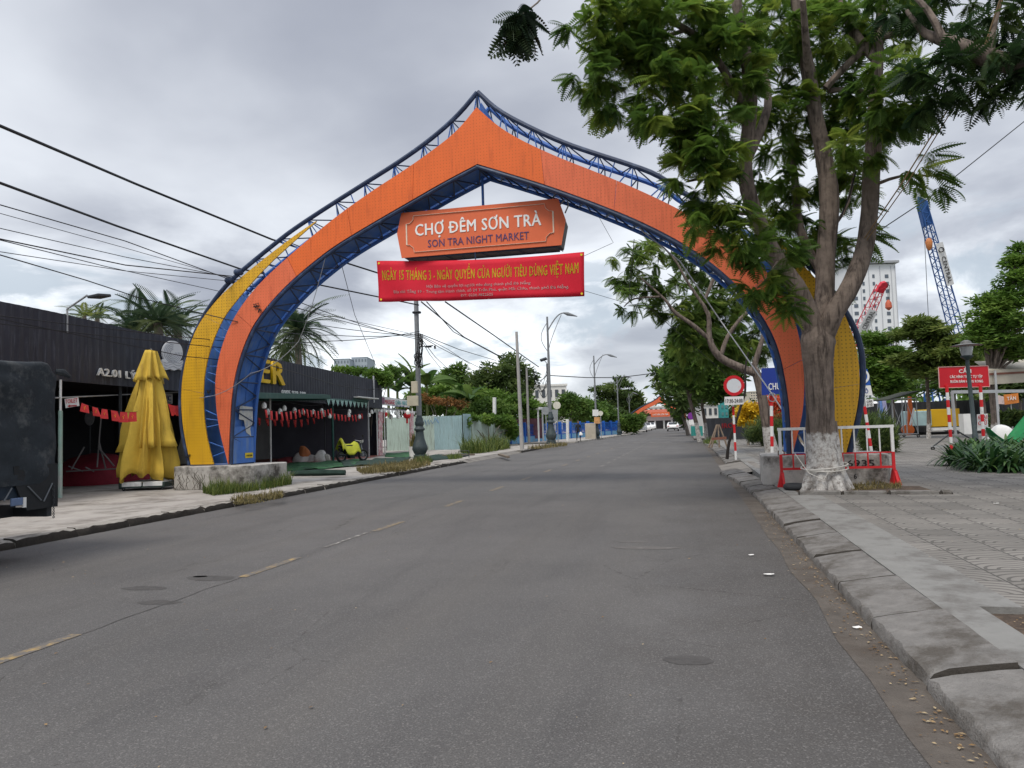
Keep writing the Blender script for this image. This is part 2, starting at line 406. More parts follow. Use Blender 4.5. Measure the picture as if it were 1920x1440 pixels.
def tile_mat():
    M = bpy.data.materials.new('paving_tiles'); M.use_nodes = True
    nt = M.node_tree; N = nt.nodes; L = nt.links; b = N['Principled BSDF']; b.inputs['Roughness'].default_value = .8; b.inputs['Specular IOR Level'].default_value = .3
    tc = N.new('ShaderNodeTexCoord').outputs['Object']
    def m(op, a, c=None):
        n = N.new('ShaderNodeMath'); n.operation = op
        for i, x in enumerate((a, c)):
            if x is None: continue
            if isinstance(x, (int, float)): n.inputs[i].default_value = x
            else: L.new(x, n.inputs[i])
        return n.outputs[0]
    def vm(op, a, c=None):
        n = N.new('ShaderNodeVectorMath'); n.operation = op; L.new(a, n.inputs[0])
        if c is not None:
            if isinstance(c, tuple): n.inputs[1].default_value = c
            else: L.new(c, n.inputs[1])
        return n
    nz = N.new('ShaderNodeTexNoise'); L.new(tc, nz.inputs['Vector']); nz.inputs['Scale'].default_value = 3; nz.inputs['Detail'].default_value = 8
    s = vm('MULTIPLY', tc, (2.0, 2.0, 0)).outputs[0]
    fr = vm('FRACTION', s).outputs[0]; fl = vm('FLOOR', s).outputs[0]
    wn = N.new('ShaderNodeTexWhiteNoise'); L.new(fl, wn.inputs['Vector'])
    sp = N.new('ShaderNodeSeparateXYZ'); L.new(fr, sp.inputs[0]); x, y, _ = sp.outputs
    def line(t, w): return m('LESS_THAN', m('MINIMUM', t, m('SUBTRACT', 1.0, t)), w)
    joint = m('MAXIMUM', line(x, .018), line(y, .018))
    d = vm('LENGTH', vm('SUBTRACT', fr, (.5, 0., 0)).outputs[0]).outputs['Value']
    ring = m('LESS_THAN', m('FRACT', m('MULTIPLY', d, 5.0)), .30)
    ln = m('MAXIMUM', m('MULTIPLY', ring, .8), joint)
    mx = N.new('ShaderNodeMix'); mx.data_type = 'RGBA'; L.new(nz.outputs[0], mx.inputs[0]); mx.inputs[6].default_value = (.18, .169, .155, 1); mx.inputs[7].default_value = (.30, .283, .257, 1)
    m2 = N.new('ShaderNodeMix'); m2.data_type = 'RGBA'; m2.blend_type = 'MULTIPLY'; m2.inputs[0].default_value = .35; L.new(mx.outputs[2], m2.inputs[6]); L.new(wn.outputs['Value'], m2.inputs[7])
    n5 = N.new('ShaderNodeTexNoise'); L.new(tc, n5.inputs['Vector']); n5.inputs['Scale'].default_value = .5; n5.inputs['Detail'].default_value = 7
    r5 = N.new('ShaderNodeMapRange'); L.new(n5.outputs[0], r5.inputs[0]); r5.inputs[1].default_value = .5; r5.inputs[2].default_value = .72; r5.inputs[4].default_value = .6
    m4 = N.new('ShaderNodeMix'); m4.data_type = 'RGBA'; L.new(r5.outputs[0], m4.inputs[0]); L.new(m2.outputs[2], m4.inputs[6]); m4.inputs[7].default_value = (.26, .24, .215, 1)
    m3 = N.new('ShaderNodeMix'); m3.data_type = 'RGBA'; L.new(m('MULTIPLY', ln, .85), m3.inputs[0]); L.new(m4.outputs[2], m3.inputs[6]); m3.inputs[7].default_value = (.055, .052, .048, 1)
    L.new(m3.outputs[2], b.inputs['Base Color'])
    bp = N.new('ShaderNodeBump'); bp.inputs['Strength'].default_value = .5; bp.inputs['Distance'].default_value = .006; bp.invert = True
    L.new(ln, bp.inputs['Height']); L.new(bp.outputs[0], b.inputs['Normal'])
    return M
CONC = mat('kerb_concrete', (.18, .171, .16), .88, var=.28, vs=7, bump=.7, bs=60, c2=(.085, .075, .064), amt=.62, s2=2.6)
JOINT = mat('joint_dirt', (.035, .03, .025), .95, var=.3, vs=20, bump=.5, bs=60)
STRIP = mat('strip_concrete', (.215, .212, .20), .82, var=.12, vs=5, bump=.25, bs=90, c2=(.13, .122, .112), amt=.55, s2=2.2)
PAVE = mat('left_pavement_concrete', (.36, .335, .305), .88, var=.2, vs=1.3, bump=.35, bs=30, c2=(.17, .152, .132), amt=.55, s2=.8)
SOIL = mat('soil', (.075, .055, .042), .95, var=.35, vs=12, bump=.9, bs=60, c2=(.14, .10, .07), amt=.5, s2=6)
GUT = mat('gutter_dirt', (.102, .088, .075), .92, var=.35, vs=4, bump=.6, bs=80, c2=(.075, .06, .048), amt=.6, s2=1.6)
REDT = mat('red_floor_tiles', (.34, .11, .085), .7, var=.2, vs=3, c2=(.2, .12, .10), amt=.5, s2=1)
LEAFY = mat('distant_ground', (.11, .12, .07), .95, var=.3, vs=.05)

def sheet(name, poly, z, m, kind='structure'):
    mb = MB(); tri = tessellate_polygon([[Vector((p[0], p[1], 0)) for p in poly]])
    mb.add([(p[0], p[1], z) for p in poly], [tuple(t) for t in tri])
    o = mb.build(name, m); o['kind'] = kind; return o
sheet('ground', [(-2500, -60), (2500, -60), (2500, 4500), (-2500, 4500)], -.06, LEAFY)
sheet('road', [(-90, -40), (90, -40), (90, 420), (-90, 420)], 0, road_mat())

def slabbox(mb, x0, x1, y0, y1, z, m=0): mb.box(((x0+x1)/2, (y0+y1)/2, z/2-.02), (x1-x0, y1-y0, z+.04), m=m)
mb = MB(); slabbox(mb, 2.27, 70, 6.08, 53.5, .15); slabbox(mb, 4.2, 70, -12, 6.08, .15); slabbox(mb, .45, 70, 61, 230, .15)
struct('pavement', mb, tile_mat())
mb = MB(); slabbox(mb, 1.72, 2.27, 6.08, 22.4, .15); slabbox(mb, 1.72, 1.99, -12, 6.08, .15); slabbox(mb, 1.72, 2.27, 26.2, 53.5, .15); slabbox(mb, 1.72, 2.27, 22.4, 26.2, .145)
struct('pavement_edging', mb, STRIP)
mb = MB(); slabbox(mb, 1.99, 4.2, -12, 6.08, .10); struct('soil_patch', mb, SOIL)
mb = MB(); slabbox(mb, -80, -9.85, -12, 56.5, .13); 
mb.add([(-80, 62, .13), (-9.2, 62, .13), (-6.9, 100, .13), (-6.9, 230, .13), (-80, 230, .13), (-80, 62, -.04), (-9.2, 62, -.04), (-6.9, 100, -.04), (-6.9, 230, -.04), (-80, 230, -.04)], [(0, 1, 2, 3, 4), (0, 5, 6, 1), (1, 6, 7, 2), (2, 7, 8, 3)])
struct('pavement', mb, PAVE)
sheet('gutter', [(.97+.05*mn.noise((0, y*.8, 0)), y) for y in np.arange(-4, 53, .4)]+[(1.30, 53), (1.30, -4)], .004, GUT)

# right kerb: long worn sloping stones, one row of the setting
def kerb_stones(mb, x_of, y0, y1, ln, prof, sgn=1, amp=.02, dirty=False):
    y = y0; k = 0
    while y < y1-.05:
        L_ = min(ln*random.uniform(.92, 1.06), y1-y); ny = max(3, int(L_/.11)); dz = random.uniform(-.012, .012)
        g = []; nx = len(prof)
        ts = [0, .022/L_]+[.022/L_+(1-.044/L_)*q/ny for q in range(1, ny)]+[1-.022/L_, 1]; ny = len(ts)-1
        for i in range(ny+1):
            yy = y+.006+(L_-.012)*ts[i]; xb = x_of(yy); e = min(i, ny-i)
            for j, (px_, pz) in enumerate(prof):
                n = mn.noise((yy*4.1, j*1.7+k*9, 1)) + .9*mn.noise((yy*15, j*2.3, k))
                a = amp*(1.5 if j in (1, 2) else .22)
                chip = -.05*max(0, mn.noise((yy*2.2, k*3.3, 5))-.18) if j in (1, 2) else 0
                ed = -.03 if e == 0 and 0 < j < nx-1 else 0
                g.append((xb+sgn*(px_+a*n*.6-chip*1.2), yy, pz+(dz+a*n*.5+chip+ed if 0 < j < nx-1 else 0)))
        fs = [(i*nx+j, i*nx+j+1, (i+1)*nx+j+1, (i+1)*nx+j) for i in range(ny) for j in range(nx-1)]
        fs += [tuple(range(nx)), tuple(ny*nx+j for j in range(nx))[::-1]]
        mb.add(g, fs); y += L_; k += 1
        for q in range(nx-1):
            for i in range(ny) if dirty and q < 2 else (0, ny-1): mb.m[len(mb.m)-len(fs)+i*(nx-1)+q] = 1
RP = [(0, -.06), (0, .062), (.016, .086), (.13, .104), (.26, .125), (.38, .143), (.475, .152), (.48, -.06)]
KB = MB(); kerb_stones(mb := KB, lambda y: 1.24-.42*max(0, (y-14)/8)**2*.9, -4.9, 22.3, 1.25, RP)
kerb_stones(mb, lambda y: 1.22-.35*max(0, (y-34)/20)**2, 26.4, 53, 1.2, RP)
struct('kerb', mb, [CONC, JOINT], smooth=True)
mb = MB(); kerb_stones(mb, lambda y: -9.62, -4, 31.5, 1.1, [(0, -.06), (0, .06), (.03, .115), (.08, .128), (.24, .134), (.25, -.06)], sgn=-1, amp=.035, dirty=True)
kerb_stones(mb, lambda y: -9.45-.25*max(0, y-50)**1.3*.3, 42.5, 56, 1.1, [(0, -.06), (0, .06), (.03, .115), (.08, .128), (.24, .134), (.6, -.06)], sgn=-1, amp=.03, dirty=True)
kerb_stones(mb, lambda y: -9.15+2.3*min(1, max(0, (y-62)/38)), 62.2, 150, 2.5, [(0, -.06), (0, .07), (.03, .12), (.08, .13), (.22, .134), (.25, -.06)], sgn=-1, amp=.02)
struct('kerb', mb, [mat('left_kerb_concrete', (.30, .28, .25), .88, var=.25, vs=4, bump=.5, bs=50, c2=(.07, .062, .055), amt=.6, s2=1.4), JOINT], smooth=True)
# driveway ramps
RC = [(-9.66, 31.6), (-9.9, 31.6), (-9.9, 42.4), (-9.55, 42.4)]
mb = MB(); mb.add([(-9.45, 31.7, .006), (-9.45, 42.4, .006), (-9.9, 42.4, .134), (-9.9, 31.7, .134)], [(0, 1, 2, 3)])
mb.add([(.95, 22.5, .012), (1.9, 22.5, .152), (1.9, 26.3, .152), (.95, 26.3, .012), (1.0, 22.0, -.02), (2.2, 22.0, -.02), (2.2, 26.8, -.02), (1.0, 26.8, -.02), (2.2, 22.0, .14), (2.2, 26.8, .14)], [(0, 1, 2, 3), (0, 4, 8, 1), (3, 2, 9, 7), (1, 8, 9, 2)]); struct('driveway_ramp', mb, mat('ramp_concrete', (.20, .185, .165), .88, var=.2, vs=4, bump=.4, bs=50, c2=(.09, .08, .07), amt=.5, s2=2))

sheet('red_tiled_floor', [tuple(G(px, py, .13)[:2]) for px, py in ((60, 906), (150, 903), (240, 899), (330, 891), (430, 882), (523, 873), (623, 863), (690, 859))]+[(-17.2, 41), (-30, 41), (-34, 20)], .136, REDT)

# lane dashes, worn
YEL = mat('worn_yellow_paint', (.36, .25, .10), .8, var=.25, vs=20, c2=(.13, .12, .11), amt=1.05, s2=9, bump=.3, bs=100)
WHP = mat('worn_white_paint', (.42, .40, .37), .8, var=.2, vs=20, c2=(.125, .118, .11), amt=1.15, s2=7, bump=.3, bs=100)
def dash(mb, x, y0, y1, w):
    n = 14; A = []; B = []
    for i in range(n+1):
        y = y0+(y1-y0)*i/n; A.append((x-w/2+.02*mn.noise((x, y*6, 0)), y, .0045)); B.append((x+w/2+.02*mn.noise((x+5, y*6, 0)), y, .0045))
    mb.strip(A, B)
mb = MB()
for i in range(14):
    y0 = .45+3.45*i; dash(mb, -4.84+.006*y0, y0, y0+1.2, .11)
struct('lane_marking', mb, YEL)
mb = MB()
for i in range(16): dash(mb, -3.1+.012*i, 27+2.2*i, 28+2.2*i, .12)
dash(mb, -4.83, 9.3, 10.7, .07)
for i in range(9): dash(mb, -9.6+1.15*i, 57.2, 58.4, .45)

struct('lane_marking', mb, WHP)
SCF = mat('pale_scuff', (.19, .18, .17), .8, var=.3, vs=25, c2=(.115, .107, .10), amt=1.25, s2=7, bump=.3, bs=90)
for k, (x, y, rx, ry) in enumerate(((-.55, 9.45, .42, .10), (-.75, 9.9, .2, .06))):
    sheet('road_scuff', [(x+rx*(1+.5*mn.noise((math.cos(a)*2, math.sin(a)*2, k)))*math.cos(a), y+ry*(1+.5*mn.noise((math.cos(a)*2, math.sin(a)*2, k+3)))*math.sin(a)) for a in np.arange(0, 2*PI, .15)], .0026, SCF)
TAR = mat('tar_patch', (.068, .064, .061), .75, var=.3, vs=12, bump=.4, bs=90)
def tarblob(px, py, rx, ry, k):
    c = G(px, py); pts = [(c[0]+rx*(1+.35*mn.noise((math.cos(a)*1.3, math.sin(a)*1.3, k)))*math.cos(a), c[1]+ry*(1+.35*mn.noise((math.cos(a)*1.3, math.sin(a)*1.3, k+7)))*math.sin(a)) for a in np.arange(0, 2*PI, .22)]
    return pts
for i, (px, py, rx, ry) in enumerate(((398, 1084, .30, .14), (274, 1103, .26, .10), (296, 1130, .22, .09), (1290, 1238, .17, .09), (375, 1081, .08, .05))):
    sheet('tar_patch', tarblob(px, py, rx, ry, i), .0022, TAR)
# crack along the centre line
mb = MB(); A = []; B = []
for y in np.arange(2.2, 7.4, .12):
    x = -4.80+.05*mn.noise((0, y*2, 3)); w = .004+.005*abs(mn.noise((1, y*5, 0))); A.append((x-w, y, .0035)); B.append((x+w, y, .0035))
mb.strip(A, B); struct('road_crack', mb, TAR)
# tree pit
sheet('tree_pit_soil', [(1.95, 14.55), (4.25, 14.4), (4.3, 15.9), (1.95, 15.95)], .156, SOIL)
mb = MB(); kerb_stones(mb, lambda y: 0, 1.9, 4.4, .8, [(0, .1), (0, .20), (.02, .215), (.10, .215), (.12, .2), (.12, .1)], amp=.012)
mb.v = [(y, 14.42+x-.05*(y-1.9), z) for x, y, z in mb.v]; struct('tree_pit_edging', mb, [CONC, JOINT])
# soil litter, gutter litter
def litter(name, pts, size, m, kindlab=None):
    n = len(pts); T = np.array([((-.5, 0, 0), (0, -.22, .06), (.5, 0, 0), (0, .22, .06))]); d = unit(n); d[:, 2] *= .15
    return quads_obj(name, scatter(T, pts, frames(d), size*rng.uniform(.4, 1.3, n)), n, m, rng.uniform(0, 1, n))
DRY = leafmat('dry_leaf', (.10, .06, .03), (.26, .16, .07), (.45, .36, .22), .1, .8)
n = 900; yy = -1+14*rng.uniform(0, 1, n)**1.3; xx = 1.22-np.abs(rng.normal(0, .10, n)); pt = np.stack([xx, yy, np.full(n, .014)], 1)
pt2 = np.stack([rng.uniform(2.02, 4.1, 500), rng.uniform(2, 6., 500), np.full(500, .112)], 1)
pt3 = np.stack([rng.uniform(-9, 1, 160), 2+14*rng.uniform(0, 1, 160)**1.5, np.full(160, .01)], 1)
pt4 = np.stack([rng.uniform(1.9, 8, 160), rng.uniform(6.3, 22, 160), np.full(160, .16)], 1)
o = litter('leaf_litter', np.concatenate([pt, pt2, pt3, pt4]), .03, DRY); o['kind'] = 'stuff'; tag(o, 'dry leaf scraps lying in the gutter and on the soil beside the kerb', 'leaf litter')
PAPER = mat('paper', (.72, .71, .68), .8)
for px, py, s, lab in ((1441, 1080, .07, 'crumpled white paper scrap on the asphalt near the gutter'), (1408, 1043, .04, 'small white scrap on the asphalt further up the gutter'), (1607, 1180, .045, 'white paper scrap in the gutter dirt beside the kerb'), (1868, 946, .05, 'small white scrap on the patterned paving')):
    c = G(px, py, .15 if px > 1800 else .0); mb = MB()
    vs = [(c[0]+s*(i-1.5)/2.2+.008*random.random(), c[1]+s*(j-1)/2.6, c[2]+.012+s*.22*random.random()) for i in range(4) for j in range(3)]
    mb.add(vs, [(i*3+j, i*3+j+1, (i+1)*3+j+1, (i+1)*3+j) for i in range(3) for j in range(2)])
    tag(mb.build('paper_scrap', PAPER, solid=.003), lab, 'paper scrap')
# ================================================================== ENTRANCE ARCH
AA = np.array([-12, 17.9, 0.]); AB = np.array([2.8, 17.05, 0.]); AX = (AB-AA)/np.linalg.norm(AB-AA); AN = np.array([-AX[1], AX[0], 0]); AANG = math.atan2(AX[1], AX[0])
def UP(px, py, off=0.):
    o = AA+AN*off; d = ray(px, py); t = ((o-CAMP) @ AN)/(d @ AN); p = CAMP+d*t; return ((p-AA) @ AX, p[2])
def a2w(s, n, z): return AA+AX*s+AN*n+np.array([0, 0, z])
oc = [(-1.33, .77), (-1.58, 1.65), (-1.64, 2.7), (-1.52, 3.39), (-1.28, 4.1), (-.92, 4.75), (-.47, 5.29), (.02, 5.75), (.77, 6.23), (1.45, 6.64), (1.96, 6.94), (2.97, 7.42), (4.1, 7.93), (5.27, 8.45), (6.1, 8.9), (6.77, 9.36), (7.28, 9.86)]
oo = [(-.06, .78), (-.37, 1.84), (-.46, 2.81), (-.4, 3.4), (-.22, 3.99), (.06, 4.57), (.5, 5.14), (1.09, 5.68), (1.79, 6.17), (2.46, 6.62), (3.43, 7.22), (4.47, 7.76), (5.26, 8.12), (6.09, 8.55), (6.76, 8.95), (7.27, 9.47)]
oi = [(-.05, .78), (-.01, 1.61), (.08, 2.71), (.26, 3.44), (.52, 4.06), (.83, 4.58), (1.35, 5.1), (1.94, 5.58), (2.61, 6.02), (3.26, 6.40), (4.38, 6.89), (5.46, 7.34), (6.37, 7.72), (7.25, 8.04)]
yo = [(-1.24, .78), (-1.44, 1.52), (-1.54, 2.25), (-1.54, 2.83), (-1.46, 3.4), (-1.28, 4.0), (-.98, 4.6), (-.5, 5.12), (-.11, 5.45), (.6, 5.92), (1.45, 6.42), (2.21, 6.84), (2.75, 7.1)]
yi = [(-.5, .78), (-.73, 1.54), (-.83, 2.39), (-.78, 3.28), (-.52, 4.08), (-.22, 4.62), (-.03, 4.88), (.59, 5.49), (1.28, 6.07), (1.96, 6.55), (2.75, 7.08)]
roc_top = [UP(p[0], p[1]) for p in ((895, 172), (931, 206), (983, 234), (1050, 265), (1101, 283), (1168, 304), (1235, 327))]
roc = roc_top+[(12.1, 6.75), (13.0, 6.22), (13.9, 5.66), (14.6, 5.02), (15.05, 4.45), (15.38, 3.85), (15.63, 3.27), (15.70, 2.69), (15.66, 2.13), (15.57, 1.57), (15.43, 1.12), (15.33, .77)]
ro = [(7.27, 9.47), (7.76, 8.95), (8.31, 8.52), (9.25, 7.95), (10.3, 7.40), (11.29, 6.84), (12.14, 6.30), (12.72, 5.87), (13.25, 5.43), (13.72, 4.95), (14.05, 4.49), (14.35, 3.83), (14.49, 3.1), (14.52, 2.3), (14.45, 1.61), (14.2, .78)]
ri = [(7.25, 8.04), (8.15, 7.66), (9.09, 7.25), (10.13, 6.74), (11.15, 6.20), (12.11, 5.58), (12.79, 5.0), (13.36, 4.37), (13.78, 3.72), (14.04, 3.05), (14.15, 2.22), (14.19, 1.62), (14.18, .78)]
ryo = [(14.5-.9, 6.0), (14.3, 5.25), (14.9, 4.45), (15.3, 3.95), (15.48, 3.4), (15.57, 3.02), (15.61, 2.52), (15.58, 2.01), (15.48, 1.52), (15.34, 1.05), (15.26, .78)]
ryi = [(13.6, 5.95), (13.95, 5.35), (14.35, 4.65), (14.68, 4.0), (14.85, 3.3), (14.88, 2.6), (14.86, 2.2), (14.82, 1.8), (14.75, 1.3), (14.65, .95), (14.58, .78)]
def resample(P, n, smooth=2):
    P = np.array(P, float)
    for _ in range(smooth):                                  # corner cutting keeps the ends
        Q = [P[0]]
        for a, b in zip(P[:-1], P[1:]): Q += [a*.75+b*.25, a*.25+b*.75]
        P = np.array(Q+[P[-1]])
    d = np.r_[0, np.cumsum(np.linalg.norm(np.diff(P, axis=0), axis=1))]; t = np.linspace(0, d[-1], n)
    return np.stack([np.interp(t, d, P[:, 0]), np.interp(t, d, P[:, 1])], 1)
BLUE = mat('arch_blue_paint', (.04, .13, .42), .5, var=.2, vs=2, c2=(.12, .16, .22), amt=.35, s2=2.5)
NAVY = mat('arch_navy_tube', (.022, .038, .085), .5, var=.2, vs=3, c2=(.06, .09, .16), amt=.4, s2=3)
SKIN = mat('arch_blue_sheet', (.06, .17, .50), .45, var=.25, vs=1.5, c2=(.14, .22, .38), amt=.45, s2=1.2, streak=True)
PALE = mat('arch_faded_sheet', (.17, .30, .52), .5, var=.25, vs=1.5, c2=(.32, .42, .55), amt=.5, s2=1.5, streak=True)
ORA = mat('orange_panel_bright', (.72, .135, .024), .5, var=.10, vs=1.1, dots=(.082, .13, (.45, .09, .012)), bump=.25, bs=1.6, c2=(.52, .095, .02), amt=.4, s2=2, streak=True)
ORB = mat('orange_panel_faded', (.69, .148, .062), .5, var=.12, vs=1.1, dots=(.082, .13, (.43, .105, .035)), bump=.25, bs=1.6, c2=(.52, .105, .045), amt=.42, s2=2, streak=True)
YLW = mat('yellow_panel', (.66, .365, .018), .5, var=.14, vs=1.1, dots=(.082, .18, (.34, .18, .012)), bump=.25, bs=1.6, c2=(.50, .27, .02), amt=.42, s2=2, streak=True)
arch = thing('entrance_arch', AA, 'tall pointed market arch of orange and yellow panels on a blue truss', 'arch', rz=AANG, local=True)
def band(name, A, B, m, n0, parts, parent, thick=.035, gap=.006):
    N = len(A); out = []
    for k in range(parts):
        i0, i1 = (N-1)*k//parts, (N-1)*(k+1)//parts
        a = A[i0:i1+1].copy(); b = B[i0:i1+1].copy()
        if k: a[0] += (a[1]-a[0])*gap*8; b[0] += (b[1]-b[0])*gap*8
        mb = MB(); f = [(p[0], n0, p[1]) for p in a]; g = [(p[0], n0, p[1]) for p in b]
        f2 = [(p[0], n0+thick, p[1]) for p in a]; g2 = [(p[0], n0+thick, p[1]) for p in b]
        mb.strip(f, g); mb.strip(f2, g2); mb.strip(f, f2); mb.strip(g, g2); mb.add([f[0], g[0], g2[0], f2[0]], [(0, 1, 2, 3)]); mb.add([f[-1], g[-1], g2[-1], f2[-1]], [(0, 1, 2, 3)])
        out.append(mb.build(name, m[k] if isinstance(m, list) else m, parent))
    return out
NS = 61; DEPTH = 1.0
Loo, Loi, Loc = resample(oo, NS), resample(oi, NS), resample(oc, NS)
Roo, Roi, Roc = resample(ro, NS), resample(ri, NS), resample(roc, NS)
def blend_pair(A, B):                         # match two curves by arc length share with a little bias
    return A, B
band('orange_panel', Loo, Loi, [ORB, ORB, ORB, ORA, ORA, ORA], -.03, 6, arch)
band('orange_panel', Roo, Roi, [ORA, ORB, ORB, ORB, ORB, ORB], -.03, 6, arch)
band('yellow_panel', resample(yo, 49), resample(yi, 49), YLW, -.05, 4, arch)
band('yellow_panel', resample(ryo, 49), resample(ryi, 49), YLW, -.05, 4, arch)
# rear face shows its blue back
for A, B in ((Loo, Loi), (Roo, Roi)): band('rear_panel', A, B, SKIN, DEPTH, 1, arch)
def c3(P, n): return [(p[0], n, p[1]) for p in P]
def off(P, Q, d):                             # shift P away from Q by d
    v = P-Q; l = np.linalg.norm(v, axis=1, keepdims=True); l[l < 1e-3] = 1; return P+v/l*d
Lin, Rin = resample(oi, NS)+0, resample(ri, NS)+0
Lin[:, 0] += .05; Rin[:, 0] -= .05; Lin[:, 1] -= .045; Rin[:, 1] -= .045; Lin[0, 1] = Rin[-1, 1] = .77
for nn, mm in ((.02, NAVY), (DEPTH, BLUE)):
    for P, r_ in ((Loc, .06), (Roc, .06), (Lin, .05), (Rin, .05)):
        MB().tube(c3(P, nn), r_, 8).build('chord', mm, arch, smooth=True)
# mid chord along the outer edge of the orange panel
for P in (Loo, Roo): MB().tube(c3(P, .5), .035, 6).build('chord', BLUE, arch, smooth=True)
def zig(mb, P, Q, np_, nq, step, r=.018):
    a = True; pts = []
    for i in range(0, len(P), step):
        pts.append((P[i][0], np_, P[i][1]) if a else (Q[i][0], nq, Q[i][1])); a = not a
    for p, q in zip(pts[:-1], pts[1:]): mb.tube([p, q], r, 5)
def rungs(mb, P, Q, np_, nq, step, r=.015):
    for i in range(0, len(P), step): mb.tube([(P[i][0], np_, P[i][1]), (Q[i][0], nq, Q[i][1])], r, 5)
for nm, fn in (('front_bracing', lambda mb: [zig(mb, Loc, Loi, .03, .03, 2, .017), zig(mb, Roc, Roi, .03, .03, 2, .017), rungs(mb, Loc, Loi, .03, .03, 6), rungs(mb, Roc, Roi, .03, .03, 6)]),
               ('rear_bracing', lambda mb: [zig(mb, Loc, Loi, DEPTH-.02, DEPTH-.02, 2), zig(mb, Roc, Roi, DEPTH-.02, DEPTH-.02, 2)]),
               ('top_bracing', lambda mb: [zig(mb, Loc, Loc, .02, DEPTH, 2), zig(mb, Roc, Roc, .02, DEPTH, 2), rungs(mb, Loc, Loc, .02, DEPTH, 4), rungs(mb, Roc, Roc, .02, DEPTH, 4)]),
               ('soffit_bracing', lambda mb: [zig(mb, Lin, Lin, .02, DEPTH, 2, .02), zig(mb, Rin, Rin, .02, DEPTH, 2, .02), rungs(mb, Lin, Lin, .02, DEPTH, 4, .02), rungs(mb, Rin, Rin, .02, DEPTH, 4, .02)])):
    mb = MB(); fn(mb); mb.build(nm, NAVY if nm != 'front_bracing' else BLUE, arch)
# soffit sheet just above the inner lattice
def soffit(P, Q, i0, i1, m, d):
    S = P+(Q-P)/np.maximum(np.linalg.norm(Q-P, axis=1, keepdims=True), .4)*d
    mb = MB(); mb.strip([(p[0], .06, p[1]) for p in S[i0:i1]], [(p[0], DEPTH-.05, p[1]) for p in S[i0:i1]]); mb.build('soffit_sheet', m, arch, solid=.006)
soffit(Lin, Loc, 0, NS, SKIN, .09); soffit(Rin, Roc, 0, 40, SKIN, .09); soffit(Rin, Roc, 40, NS, PALE, .02)
# blue sheet closing the rear of both legs, up to the springing of the arch
k1 = 24; mb = MB(); mb.strip(c3(Loc[:k1], .6), c3(Loi[:k1], .6)); mb.build('leg_sheet', SKIN, arch, solid=.008)
mb = MB(); mb.strip(c3(Roc[-k1:], .6), c3(Roi[-k1:], .6)); mb.build('leg_sheet', SKIN, arch, solid=.008)
# outer skin of the left leg is open; apex plate
MB().slab([(7.22, 9.82), (7.02, 9.3), (7.55, 9.25)], .03, lambda u, v, w: (u, .5+w, v)).build('apex_plate', BLUE, arch)
MB().tube([(7.28, .02, 9.8), (7.28, .02, 8.0)], .03, 6).build('apex_post', NAVY, arch)
# lower cladding of the left leg's inner face, torn white backing and yellow plate
mb = MB(); mb.box((.035, .5, 1.28), (.03, .9, 1.0)); mb.build('leg_cladding', SKIN, arch)
mb = MB(); mb.slab([(.30, 2.35), (.86, 2.32), (.9, 1.9), (.78, 1.72), (.82, 1.5), (.6, 1.62), (.5, 1.95), (.28, 1.98)], .01, lambda u, v, w: (.055+.055*max(0, v-1.8)+w, u, v)).build('torn_backing', mat('grey_board', (.46, .46, .43), .8, var=.2, vs=4, c2=(.16, .24, .42), amt=.5, s2=3), arch)
pl = MB().box((.06, .72, .98), (.012, .34, .14)).build('name_plate', mat('yellow_plate', (.62, .47, .03), .5), arch)
text('B THE SUN', (.068, .60, .95), (0, 1, 0), (0, 0, 1), .24, .05, mat('black_ink', (.02, .02, .02), .6), pl, bold=.01, depth=.002)
# steel knots where the cables are tied on, and rags left on the bolts
for s, z in ((.35, 5.95), (.06, 5.75)):
    mb = MB(); mb.lathe([(.10, -.07), (.13, -.03), (.13, .03), (.10, .07)], (s, -.05, z), 10); mb.build('cable_clamp', NAVY, arch, smooth=True)
mb = MB()
for s, z in ((-1.3, 1.03), (.9, 5.0), (1.02, 4.86), (-.6, 2.75)):
    mb = MB().tube([(s+random.uniform(-.1, .1), -.07, z+random.uniform(-.06, .06)) for _ in range(9)], .012, 4); mb.build('tied_rag', mat('black_rag', (.02, .02, .02), .9), arch)

# ---- concrete plinths
PLN = mat('plinth_concrete', (.46, .435, .40), .9, var=.25, vs=4, bump=.6, bs=25, c2=(.085, .076, .066), amt=.52, s2=1.3)
def plinth(s0, s1, n0, n1, label, right):
    c = a2w((s0+s1)/2, (n0+n1)/2, .13)
    o = thing('concrete_plinth', c, label, 'plinth', group='concrete plinths of the arch', rz=AANG, local=True)
    hx, hy = (s1-s0)/2, (n1-n0)/2; mb = MB(); poly = []
    rr = .28
    for cx, cy, a0 in ((hx-rr, -hy+rr, -90), (hx-rr, hy-rr, 0), (-hx+rr, hy-rr, 90), (-hx+rr, -hy+rr, 180)):
        for k in range(5): a = R(a0+k*22.5); poly.append((cx+rr*math.cos(a), cy+rr*math.sin(a)))
    mb.slab(poly, .62, lambda u, v, w: (u, v, w)); mb.build('block', PLN, o, bevel=.02)
    return o, hx, hy
pL, hx, hy = plinth(-1.55, .98, -.50, 1.35, 'stained concrete plinth at the foot of the yellow leg beside the folded parasol', False)
pR, hx, hy = plinth(13.55, 16.05, -.45, 1.35, 'weathered concrete plinth behind the whitewashed tree with black painted numbers', True)
INK = mat('black_paint', (.015, .014, .014), .7)
text('12 6935', (.1, -hy-.004, .38), (1, 0, 0), (0, 0, 1), .82, .14, INK, pR, bold=.012, depth=.002)
text('6', (.52, -hy-.004, .13), (1, 0, 0), (0, 0, 1), .06, .11, INK, pR, bold=.012, depth=.002)
